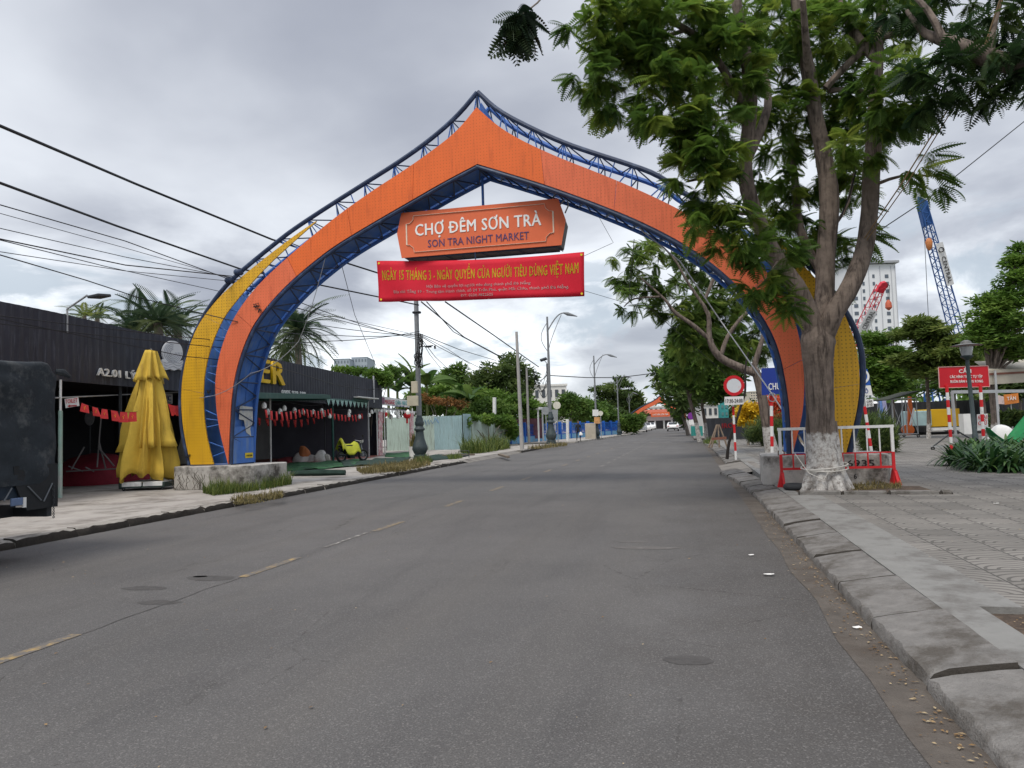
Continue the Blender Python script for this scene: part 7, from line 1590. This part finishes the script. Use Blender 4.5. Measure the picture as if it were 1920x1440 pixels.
b = D(1294, 811, 100); b[2] = .15
gen_tree('street_tree', 'rounded green tree low beside the white car at the end of the row', b, D(1290, 792, 100), .2, [PB(*q) for q in ((1284, 772, 22, 18, 98), (1266, 766, 14, 12, 99), (1294, 788, 18, 12, 98), (1284, 786, 12, 8, 98), (1296, 770, 14, 14, 100))], 420, .8, L_MID, GR)
# black crooked stem by the sign
b = G(1363, 861, .15); d9 = dep(b); t = thing('sapling', b, 'thin crooked black stem leaning beside the no entry sign', 'tree'); mb = MB(); limb(mb, [b, D(1367, 830, d9), D(1377, 800, d9), D(1388, 765, d9+.2), D(1397, 735, d9+.2), D(1397, 695, d9+.3), D(1403, 660, d9+.4)], [.06, .05, .045, .045, .04, .035, .02], 8, 3); mb.build('trunk', mat('black_bark', (.022, .018, .016), .9), t, smooth=True)
# decorative blossoms and conifer hedges
gen_tree('blossom_tree', 'small tree covered in yellow blossom behind the no entry sign', onp(1402, 832, 40), D(1402, 800, 40), .07, [PB(*q) for q in ((1402, 768, 18, 12, 40), (1393, 785, 14, 10, 40), (1415, 772, 12, 14, 40), (1405, 790, 12, 8, 40))], 330, .32, L_YLF)
gen_tree('blossom_tree', 'small tree covered in coral red blossom under the blue CHU board', onp(1448, 834, 41), D(1448, 800, 41), .07, [PB(*q) for q in ((1446, 757, 20, 14, 41), (1440, 775, 14, 14, 41), (1456, 778, 14, 16, 41))], 330, .32, L_RDF)
NEED = cluster_T(14, 9, .07)
def bush(label, px, py, blobs, n, size, m, d, T=None, name='shrub', cat='shrub', group=None, flat=0.):
    b = D(px, py, d); b[2] = .14; t = thing(name, b, label, cat, group); tips, outs, _ = blob_points(blobs, n)
    if T is not None:
        v = scatter(T, tips, frames(outs+[0, 0, .8]+unit(n)*.3), size*rng.uniform(.6, 1.2, n)); quads_obj('foliage', v, n*len(T), m, np.repeat(rng.uniform(0, 1, n), len(T)), t)
    else: crown_leaves('foliage', tips, outs, size, m, t, flat)
    mb = MB(); limbs_to(mb, b, [q[0] for q in blobs], .04, 5); mb.build('stem', BARK2, t); return t
bush('dark conifer hedge beside the yellow blossom tree', 1430, 834, [PB(*q) for q in ((1412, 812, 14, 20, 38), (1435, 808, 18, 26, 38), (1458, 808, 18, 28, 37), (1480, 806, 16, 28, 37))], 700, .42, L_DARK, 38, NEED)
bush('dark conifer hedge behind the right end of the barrier', 1640, 850, [PB(*q) for q in ((1628, 815, 16, 32, 27), (1650, 812, 18, 34, 27.5), (1668, 820, 10, 26, 28))], 800, .40, L_DARK, 27, NEED)
# ---- plaza trees with tiered crowns
GPZ = 'tiered shade trees on the plaza'
def tiered(label, px, py, d, tpx, tpy, tiers, n, size, m, r_=.11):
    b = onp(px, py, d); bl_ = []
    for cx, cy, hw, th in tiers:
        for k in range(4): bl_.append(PB(cx+hw*random.uniform(-.55, .55), cy+random.uniform(-6, 6), hw*random.uniform(.4, .65), th*random.uniform(.7, 1.25), d+random.uniform(-1, 1)*hw*d/F*.5, hw*.5*d/F))
    return gen_tree('shade_tree', label, b, D(tpx, tpy, d), r_, bl_, n, size, m, GPZ, bark_white('lime_bark_'+'abcdefgh'[len(bl_) % 8]+label[:3], 1.0, .4) if r_ > .1 else BARK2, flat=.42)
tiered('tiered plaza tree directly behind the orange arm and the yellow trailer', 1741, 823, 42, 1737, 690, [(1740, 692, 88, 14), (1735, 668, 82, 12), (1745, 644, 76, 12), (1738, 622, 62, 9), (1735, 604, 36, 6), (1690, 672, 50, 12), (1795, 678, 50, 12)], 4200, .46, L_OLV)
tiered('leafy plaza tree just right of the yellow arch panel', 1676, 818, 50, 1672, 720, [(1665, 715, 55, 20), (1660, 685, 50, 18), (1670, 660, 48, 16), (1655, 640, 40, 12), (1690, 700, 40, 18), (1630, 720, 30, 20), (1675, 628, 25, 8)], 3600, .46, L_BRT)
tiered('tall bright tree filling the right edge of the photo above the awning', 1866, 838, 34, 1858, 720, [(1880, 640, 75, 22), (1885, 600, 75, 22), (1890, 560, 70, 20), (1900, 520, 60, 18), (1910, 490, 45, 14), (1870, 575, 45, 16), (1850, 620, 40, 16), (1900, 660, 60, 18), (1915, 465, 30, 10)], 3000, .36, L_BRT, .16)
tiered('thin olive tree with bare twigs between the blue crane and the lamp', 1850, 825, 52, 1838, 700, [(1830, 690, 50, 16), (1800, 660, 30, 10), (1850, 670, 50, 16), (1860, 700, 60, 16), (1815, 630, 20, 8), (1890, 690, 60, 16), (1840, 640, 26, 8)], 1000, .40, L_OLV, .1)
tiered('low green tree seen between the stall frame and the red board', 1790, 812, 60, 1790, 730, [(1790, 720, 60, 18), (1760, 715, 40, 16), (1830, 735, 50, 14), (1700, 725, 50, 16)], 1100, .5, L_MID, .1)
tiered('dark tree behind the posters at the right edge', 1912, 815, 46, 1912, 740, [(1900, 720, 50, 14), (1920, 735, 40, 14), (1880, 740, 30, 10)], 600, .45, L_DARK, .1)
bush('low green shrub behind the white bundle near the hammock', 1885, 815, [PB(*q) for q in ((1875, 790, 20, 14, 38), (1900, 785, 18, 14, 38))], 260, .35, L_DARK, 38)
# ---- strap leaved lilies in front of the lamp
def strap_T(n=6, ln=1., w=.055, arch_=.9):
    P_ = [(0, ln*t*(1-.18*t), ln*(.95*t-arch_*t*t)) for t in np.linspace(0, 1, n+1)]; out = []
    for i in range(n):
        wa, wb = w*math.sin(PI*(.15+.8*i/n)), w*max(.05, math.sin(PI*(.15+.8*(i+1)/n))); a, b = P_[i], P_[i+1]; out.append(((-wa, a[1], a[2]), (wa, a[1], a[2]), (wb, b[1], b[2]), (-wb, b[1], b[2])))
    return np.array(out)
ST = [strap_T(6, 1., .055, q) for q in (.5, .85, 1.2)]
def straps(name, cs, per, ln, m, label, cat):
    vs, rn = [], []
    for k, T in enumerate(ST):
        n = len(cs)*per//3; P_ = cs[rng.integers(0, len(cs), n)]+np.stack([rng.normal(0, .06, n), rng.normal(0, .06, n), np.zeros(n)], 1); a = rng.uniform(0, 2*PI, n); d = np.stack([np.cos(a), np.sin(a), rng.uniform(-.1, .45, n)], 1); vs.append(scatter(T, P_, frames(d), ln*rng.uniform(.55, 1.15, n))); rn.append(np.repeat(rng.uniform(0, 1, n), len(T)))
    v = np.concatenate(vs); r_ = np.concatenate(rn); o = quads_obj(name, v, len(r_), m, r_); o['kind'] = 'stuff'; return tag(o, label, cat)
cs = np.array([G(px, py, .15) for px, py in [(random.uniform(1788+ (885-yy)*.1, 1990), yy) for yy in np.random.default_rng(3).uniform(846, 886, 95)]]); straps('lily_bed', cs, 36, .78, L_STR, 'bed of dark strap leaved lilies around the park lamp at the plaza edge', 'lily bed')
# ---- weeds and grass
def grass(label, poly, n, h, w, m, lean=.6, z=.135):
    P_ = [G(px, py, z)[:2] for px, py in poly]; P_ = np.array(P_); lo, hi = P_.min(0), P_.max(0); out = []
    while len(out) < n:
        q = rng.uniform(lo, hi); ins = False; j = len(P_)-1
        for i in range(len(P_)):
            if (P_[i][1] > q[1]) != (P_[j][1] > q[1]) and q[0] < (P_[j][0]-P_[i][0])*(q[1]-P_[i][1])/(P_[j][1]-P_[i][1])+P_[i][0]: ins = not ins
            j = i
        if ins and mn.noise((q[0]*1.7, q[1]*1.7, 2)) > -.25+.35*random.random()-.2: out.append((q[0], q[1], z))
    pts = np.array(out); o = blades('grass', pts, h, w, m, None, lean); o['kind'] = 'stuff'; return tag(o, label, 'grass')
grass('tuft of green grass growing along the left plinth', [(378, 924), (430, 918), (520, 900), (548, 908), (500, 918), (400, 930)], 4200, .38, .014, L_GRS)
grass('dry yellow grass at the kerb in front of the left plinth', [(430, 938), (470, 930), (530, 922), (530, 934), (480, 945), (440, 947)], 1300, .16, .012, L_DRY, 1.0)
grass('dry grass strip along the kerb before the lamp column', [(668, 882), (740, 872), (800, 862), (808, 872), (760, 884), (680, 890)], 5000, .27, .018, L_DRY, .8)
grass('small dry tuft at the ornate lamp base', [(768, 868), (800, 860), (812, 866), (790, 874)], 700, .35, .02, L_GRS, .7)
grass('weeds at the left pole by the driveway', [(838, 858), (864, 856), (868, 860), (842, 862)], 500, .3, .02, L_OLV, .9)
grass('tall green grass overgrowing the corrugated fence', [(862, 846), (905, 843), (950, 838), (958, 841), (905, 850), (868, 852)], 1700, 1.05, .04, L_GRS, .9)
grass('dry grass along the pavement before the blue fence', [(985, 842), (1030, 835), (1062, 832), (1064, 836), (1020, 842)], 900, .28, .03, L_DRY, .8)
grass('grass ring at the foot of the whitewashed tree', [(1585, 912), (1640, 906), (1690, 908), (1690, 916), (1600, 920)], 900, .12, .012, L_DRY, 1.0, .16)
grass('weeds at the driveway by the leaning tree', [(1318, 828), (1340, 826), (1345, 832), (1320, 834)], 300, .35, .03, L_GRS, .8, .15)
mb = MB()
# dry creeper twigs on the left plinth
cp = thing('dry_creeper', a2w(-.9, -.6, .3), 'leafless creeper clinging to the left plinth', 'creeper'); mb = MB()
for k in range(16):
    s, z = random.uniform(-1.5, -.4), .15; pts = []
    for i in range(5): pts.append(a2w(s, -.57-.02*random.random(), z)); s += random.uniform(-.12, .12); z += random.uniform(.06, .13)
    mb.tube(pts, .006, 4)
mb.build('twigs', mat('twig', (.06, .05, .035), .9), cp)
# ---- palms
PF = frond_T(30, 1., .28, .031, .75, .75)
def palm(label, px, py, d, r_, nf, base_px, ln, m=L_PALM, el=(75, -25)):
    nf = int(nf*1.4)
    c = D(px, py, d); b = np.array([c[0]+.3, c[1], .1]); t = thing('palm', b, label, 'palm', 'palms behind the black building'); mb = MB(); limb(mb, [b, lerp(b, c, .5)+[.1, 0, 0], c], [r_*1.2, r_, r_*.8], 10, 4, .1); mb.build('trunk', BARK2, t, smooth=True)
    a = np.arange(nf)*2.399+random.random(); e = np.radians(np.linspace(el[0], el[1], nf)); dv = np.stack([np.cos(a)*np.cos(e), np.sin(a)*np.cos(e), np.sin(e)], 1)
    v = scatter(PF, np.tile(c, (nf, 1)), frames(dv, rng.normal(0, .25, nf)), ln*rng.uniform(.8, 1.1, nf)); quads_obj('crown', v, nf*len(PF), m, np.repeat(rng.uniform(0, 1, nf), len(PF)), t); return t
palm('large dark palm behind the black building left of the arch', 296, 606, 42, .28, 28, 0, 2.4)
palm('palm with a ragged crown touching the left leg of the arch', 332, 610, 46, .28, 24, 0, 2.4)
palm('short bushy palm behind the roof between the flood lamp and the tall palm', 250, 618, 43, .25, 28, 0, 2.5)
palm('small pale palm top beside the flood lamp', 158, 592, 46, .15, 12, 0, 1.4, L_OLV, (70, 5)); palm('second small pale palm top right of the flood lamp', 182, 594, 47, .15, 12, 0, 1.4, L_OLV, (70, 5))
palm('tall drooping palm right of the yellow and orange leg', 556, 618, 56, .28, 34, 0, 3.4, L_PALM, (70, -40))
palm('lower palm with dry hanging fronds beside the tall drooping palm', 535, 650, 58, .25, 22, 0, 2.8, L_OLV, (40, -60))
# ---- banana clump, shrubs and trees on the left
def ban_T(n=8, ln=1., w=.15):
    out = []; P_ = [(ln*t*(1-.10*t), -ln*.55*t**2.6) for t in np.linspace(0, 1, n+1)]
    for i in range(n):
        wa, wb = w*math.sin(PI*(.08+.9*i/n))**.6, w*math.sin(PI*(.08+.9*(i+1)/n))**.6; (y0, z0), (y1, z1) = P_[i], P_[i+1]
        for s in (-1, 1): out.append(((0, y0, z0), (s*wa, y0+.02, z0+.05*(wa/w)), (s*wb, y1+.02, z1+.05*(wb/w)), (0, y1, z1)))
    return np.array(out)
BT = ban_T()
def banana(label, px, py, d, nf, ln, top):
    c = D(px, py, d); b = np.array([c[0], c[1], .1]); t = thing('banana_plant', b, label, 'banana plant', 'banana plants behind the corrugated fence'); MB().tube([b, c], [.16, .09], 9).build('stem', mat('banana_stem', (.14, .17, .06), .7), t, smooth=True)
    a = np.arange(nf)*2.399+random.random()*6; e = np.radians(rng.uniform(25, top, nf)); dv = np.stack([np.cos(a)*np.cos(e), np.sin(a)*np.cos(e), np.sin(e)], 1); v = scatter(BT, np.tile(c, (nf, 1)), frames(dv, rng.normal(0, .4, nf)), ln*rng.uniform(.75, 1.1, nf)); quads_obj('leaves', v, nf*len(BT), L_BAN, np.repeat(rng.uniform(0, 1, nf), len(BT)), t)
banana('banana plant with upright leaves directly left of the lamp column', 770, 725, 56, 11, 2.3, 85); banana('banana plant at the right end of the black building', 745, 735, 55, 10, 2.0, 80); banana('banana plant with leaves reaching right of the lamp column', 800, 722, 57, 10, 2.3, 75); banana('smaller banana plant by the sign of the massage stall', 728, 728, 57, 9, 1.9, 85); banana('banana plant further right before the dark tree', 862, 745, 58, 9, 2.1, 70); banana('banana plant with a torn leaf below the dark tree', 882, 750, 57, 7, 1.9, 65)
def vmass(label, name, blobs, n, size, m, cat, flat=0.): return bush(label, 0, 0, blobs, n, size, m, 1, None, name, cat) if False else _vm(label, name, blobs, n, size, m, cat, flat)
def _vm(label, name, blobs, n, size, m, cat, flat):
    c = np.mean([b[0] for b in blobs], 0); b0_ = np.array([c[0], c[1], .1]); t = thing(name, b0_, label, cat); tips, outs, _ = blob_points(blobs, n); cl_ = np.clip(.5+.8*np.array([mn.noise(tuple(p*.7)) for p in tips])+rng.normal(0, .1, n), 0, 1); crown_leaves('foliage', tips, outs, size, m, t, flat, clump=cl_); mb = MB(); limbs_to(mb, b0_, [b[0] for b in blobs], .05, 5); mb.build('stem', BARK2, t); return t
_vm('creeper tumbling over the right end of the black building roof', 'creeper', [PB(*q) for q in ((640, 693, 20, 5, 43.5), (670, 697, 22, 7, 43.5), (700, 702, 22, 9, 43), (722, 712, 14, 14, 43), (694, 722, 5, 12, 42.7), (735, 700, 18, 14, 47))], 900, .26, L_BRT, 'creeper', 0)
_vm('tangle of green shrubs behind the pale corrugated fence', 'shrub', [PB(*q) for q in ((800, 765, 35, 18, 58), (840, 760, 30, 20, 59), (880, 770, 35, 16, 57), (920, 765, 35, 18, 58), (955, 772, 20, 14, 57), (760, 765, 20, 15, 58))], 1500, .42, L_MID, 'shrub', 0)
_vm('long mass of bright shrubs filling the gap below the dark tree', 'shrub', [PB(*q) for q in ((790, 742, 30, 14, 61), (830, 738, 30, 16, 61), (875, 742, 30, 16, 61), (915, 745, 30, 16, 60), (955, 752, 25, 14, 60), (985, 762, 22, 14, 61))], 1500, .45, L_BRT, 'shrub', 0)
_vm('shrub with orange red leaves behind the fence right of the lamp column', 'shrub', [PB(*q) for q in ((810, 752, 18, 8, 54), (840, 754, 22, 8, 54.5), (862, 758, 14, 8, 54.5), (800, 744, 10, 8, 54))], 200, .28, L_ORG, 'shrub', 0)
_vm('green vine hanging over the overgrown fence', 'creeper', [PB(*q) for q in ((880, 784, 22, 6, 51.5), (915, 786, 25, 8, 53), (945, 790, 16, 12, 55), (872, 795, 8, 10, 50.5), (960, 805, 10, 20, 56))], 1300, .3, L_BRT, 'creeper', 0)
b = D(935, 835, 66); b[2] = .1
gen_tree('broad_tree', 'broad dark green tree behind the overgrown fence', b, D(935, 760, 66), .22, [PB(*q) for q in ((930, 700, 35, 22, 64), (905, 715, 30, 22, 64), (960, 690, 28, 20, 65), (950, 730, 40, 24, 64), (985, 712, 22, 26, 66), (915, 745, 35, 20, 64), (970, 745, 30, 18, 65), (955, 672, 20, 10, 66))], 1500, .5, L_DARK, None, BARK)
b = D(850, 835, 68); b[2] = .1
gen_tree('broad_tree', 'light green tree between the banana plants and the dark tree', b, D(850, 760, 68), .18, [PB(*q) for q in ((850, 705, 28, 16, 67), (870, 725, 30, 20, 67), (830, 725, 22, 18, 68), (862, 690, 14, 8, 67), (890, 735, 24, 18, 66))], 900, .5, L_MID)
_vm('hedge of mixed shrubs along the inside of the blue fence', 'hedge', [PB(*q) for q in ((1000, 768, 25, 16, 76), (1025, 775, 20, 14, 79), (1000, 790, 30, 12, 76))], 700, .5, L_MID, 'hedge', 0)
GL = 'round trees behind the blue fence'
for px, py, d, w, m, lab in ((1070, 762, 86, 30, L_MID, 'bright round tree behind the blue fence right of the street light'), (1098, 770, 91, 26, L_BRT, 'light green round tree behind the person on the pavement'), (1130, 778, 97, 28, L_MID, 'round tree behind the second street light'), (1160, 786, 104, 24, L_DARK, 'dark low tree at the end of the blue fence')):
    b = D(px, 822, d); b[2] = .1
    gen_tree('round_tree', lab, b, D(px, py+14, d), .18, [PB(px+dx*w, py+dy*w*.8, w*.62, w*.5, d+random.uniform(-1.5, 1.5)) for dx, dy in ((0, -.5), (-.6, .1), (.6, .1), (0, .3), (-.3, -.3), (.35, -.25), (.9, .5), (-.8, .5))], 850, .55, m, GL)
b = D(1174, 814, 100); b[2] = .1
gen_tree('round_tree', 'low round tree hiding the left foot of the far arch', b, D(1176, 800, 100), .16, [PB(1182+dx, 793+dy, 13, 11, 96) for dx, dy in ((0, -4), (-12, 3), (8, 2), (12, -6), (4, 6), (-4, 5), (-20, -2))], 1200, .6, L_MID, GL)
b = D(1150, 812, 116); b[2] = .1
gen_tree('feathery_tree', 'feathery layered tree standing above the round trees', b, D(1150, 765, 116), .25, [PB(*q) for q in ((1130, 730, 25, 6, 114), (1160, 722, 28, 6, 116), (1150, 740, 35, 8, 115), (1180, 738, 22, 8, 116), (1140, 755, 30, 8, 115), (1175, 756, 25, 10, 116), (1165, 712, 14, 4, 116))], 900, .7, L_DARK, None)
b = D(1192, 812, 118); b[2] = .1
gen_tree('feathery_tree', 'darker drooping tree left of the far arch', b, D(1190, 780, 118), .25, [PB(*q) for q in ((1188, 745, 18, 10, 117), (1195, 760, 18, 12, 118), (1180, 765, 18, 12, 117), (1198, 780, 14, 10, 118))], 500, .75, L_OLV, None)
# far greenery closing the horizon
def treeline(label, x0, x1, y, h, n, m):
    pts = np.stack([rng.uniform(x0, x1, n), y+rng.uniform(-6, 6, n), np.abs(rng.normal(0, .42, n))*h], 1); pts[:, 2] *= .6+.5*np.array([mn.noise((p[0]*.06, 0, 3)) for p in pts]); pts[:, 2] = np.abs(pts[:, 2]); o = crown_leaves('tree_line', pts, pts, 1.6, m, None); o['kind'] = 'stuff'; tag(o, label, 'tree line')
treeline('far tree line behind the site fence on the right', 10, 95, 92, 7, 2600, L_MID); treeline('far tree line left beyond the black building', -110, -22, 110, 7, 2600, L_DARK); treeline('far greenery at the end of the road', -30, 20, 205, 9, 1600, L_DARK)
# ================================================================== CABLES AND ROPES
CBLK = mat('black_cable', (.012, .013, .016), .6)
def cable(label, pts, r_=.012, sag=0., m=None, name='cable', cat='cable', n=14):
    P_ = [np.array(p, float) for p in pts]; out = []
    for a, b in zip(P_[:-1], P_[1:]):
        for i in range(n): u = i/n; q = lerp(a, b, u); q[2] -= sag*4*u*(1-u); out.append(q)
    out.append(P_[-1]); return tag(MB().tube(out, r_, 6).build(name, m or CBLK, smooth=True), label, cat)
dL = 34.6
cable('thickest upper power cable sweeping from the upper left behind the arch', [D(-160, 175, 13), D(0, 236, 15), D(255, 345, 21), D(510, 449, 27), D(785, 536, dL)], .036)
cable('second thick power cable below it from the left edge', [D(-160, 292, 13), D(0, 343, 15), D(220, 424, 21), D(450, 504, 27), D(785, 572, dL)], .032)
kn = a2w(.06, -.05, 5.78)
for (y0, ym, w, lab, dx) in ((384, 452, .012, 'upper thin wire from the left edge to the clamp on the arch', 0), (400, 465, .007, 'faint thin wire just under the upper thin wire', .03), (428, 482, .009, 'middle thin wire running to the arch clamp', .05), (448, 497, .014, 'darker thin wire running to the arch clamp', .08), (472, 508, .008, 'lower sagging wire running to the arch clamp', -.04)):
    cable(lab, [D(-120, y0-30, 12), D(0, y0, 13.5), D(235, ym, 17), kn+[dx, 0, dx]], w)
cable('wire crossing low before the palms to the left leg', [D(-120, 452, 13), D(0, 478, 14), D(160, 525, 17), D(260, 558, 19), D(360, 583, 20.2), a2w(.3, -.04, 4.6)], .013)
cable('second crossing wire from the left edge past the palms', [D(-120, 430, 13), D(0, 450, 14.5), D(200, 500, 19), D(420, 548, 25), D(786, 629, dL)], .011)
for y0, y1, lab in ((598, 668, 'upper of two wires hanging along the black fascia'), (592, 632, 'faint wire high on the black fascia'), (607, 645, 'lower of two wires hanging along the black fascia')):
    cable(lab, [D(-40, y0-12, 13.6), D(0, y0, 14), D(180, (y0+y1)/2+2, 16.5), D(345, y1, 19.5), D(470, y1+12, 22)], .011)
hub = D(787, 629, dL)
for i, (px, py, d, lab) in enumerate(((565, 568, 24, 'uppermost of the wires fanning left from the column knot'), (560, 578, 25, 'second of the wires fanning left from the column knot'), (545, 600, 26, 'third of the wires fanning left from the column knot'), (620, 628, 28, 'nearly level wire left of the column knot'), (600, 640, 28, 'lowest of the wires fanning left from the column knot'))):
    cable(lab, [D(440+8*i, py-55+i*12, 20.4), D(px, py, d), hub+[0, 0, .1*i-.2]], .014, .1)
TREE_END = D(1015, 692, 62)
for (a, b, c, w, lab) in (((835, 566), (925, 628), (1010, 688), .035, 'thick cable descending right from the banner to the cable pole'), ((790, 566), (870, 632), (945, 672), .032, 'cable descending from behind the banner into the dark tree'), ((800, 566), (850, 622), (935, 668), .026, 'second cable descending into the dark tree'), ((788, 626), (860, 655), (930, 676), .022, 'upper wire from the column knot to the dark tree'), ((788, 630), (825, 652), (900, 690), .02, 'middle wire from the column knot to the shrubs'), ((788, 632), (815, 668), (842, 694), .018, 'steep wire from the column knot down to the light green tree'), ((788, 634), (806, 665), (826, 690), .016, 'steepest wire from the column knot down to the banana plants'), ((788, 628), (840, 655), (880, 682), .016, 'faint wire from the column knot over the light green tree')):
    cable(lab, [D(*a, dL+.3), D(*b, 46), D(*c, 60)], w)
cable('cable crossing the road from the cable pole to the right trees', [D(1030, 704, 62), D(1100, 708, 64), D(1160, 708, 66), D(1225, 700, 66), D(1262, 690, 66)], .035)
cable('slack wire along the black fascia to the column', [a2w(.2, .9, 3.6), D(560, 700, 26), D(630, 722, 33), D(690, 731, 37), D(730, 726, 36), D(775, 690, dL)], .016)
cable('guy wire slanting down from the left side of the arch', [a2w(3.1, .5, 6.25), D(665, 590, 26), D(705, 686, 33)], .010)
cable('slack cord hanging across the left leg', [a2w(3.0, 0, 6.2), D(560, 640, 20), D(470, 700, 19.5), a2w(-.9, -.08, 2.6)], .009, .15, mat('grey_cord', (.25, .25, .26), .8))
ROPE = mat('pale_rope', (.50, .48, .44), .85); WRP = mat('white_rope', (.62, .61, .58), .85)
tieT = D(1538, 885, TD-.38)
rp_ = thing('tie_rope', a2w(10.8, 0, 6.0), 'white rope stretched from the arch down to the tree trunk', 'rope')
MB().tube([a2w(11.1, .3, 6.1), D(1275, 490, 18.2), D(1350, 600, 19), D(1447, 738, 18), D(1490, 805, 16.5), D(1503, 830, 15.9), D(1532, 868, TD-.2)], .016, 7).build('rope', WRP, rp_, smooth=True)
mb = MB(); mb.tube([D(1490, 806, 16.45), D(1505, 832, 15.85)], .03, 7); mb.build('bamboo_sleeve', mat('tan_sleeve', (.42, .36, .26), .8), rp_)
mb = MB(); torus(mb, D(1448, 745, 17.9), .10, .012, Matrix.Rotation(.3, 3, 'Z'), 16, 5); mb.build('loop', WRP, rp_)
mb = MB(); pts = []
for k in range(2):
    for j in range(25): a = 2*PI*j/24; pts.append(TB+np.array([math.cos(a)*(.42), math.sin(a)*(.42), .42+.03*k+.05*math.sin(a+k)]))
mb.tube(pts, .014, 6); mb.tube([pts[18], pts[18]+[-.1, -.06, -.15], pts[18]+[-.35, .0, -.02], D(1490, 850, TD-.1)], .010, 5)
tag(mb.build('tied_rope', ROPE, smooth=True), 'pale rope wound twice around the whitewashed trunk', 'rope')
YR = mat('tan_rope', (.22, .15, .08), .85)
cable('upper of two tan ropes slanting up from the tree to the upper right', [D(1600, 478, TD+.2), D(1690, 345, 13), D(1790, 185, 12), D(1845, 90, 11.4), D(1895, -60, 11)], .012, 0, YR, 'rope', 'rope')
cable('lower of two tan ropes slanting up from the tree to the upper right', [D(1600, 486, TD+.2), D(1700, 345, 13), D(1800, 182, 12), D(1850, 85, 11.5), D(1900, -60, 11.1)], .010, 0, YR, 'rope', 'rope')
cable('long thin wire rising to the right edge above the blue crane', [D(1560, 480, TD+1), D(1610, 458, 16), D(1740, 372, 17), D(1920, 228, 18), D(2100, 80, 19)], .012)
cable('dark strap hanging beside the right limb of the big tree', [D(1605, 320, 14.3), D(1592, 370, 14.3), D(1575, 410, 14.4)], .014)
cable('faint wire from the arch to the no entry sign', [a2w(10.9, .9, 6.0), D(1180, 545, 24), D(1290, 640, 27), D(1365, 705, 28)], .009)
cable('faint long wire right of the red banner', [bq(1095, 545), D(1180, 570, 24), D(1250, 575, 30)], .006)
cable('thin wire between the banner corner and the arch', [bq(1095, 480), D(1150, 455, 18.5), a2w(10.2, .1, 6.4)], .005)
clean()
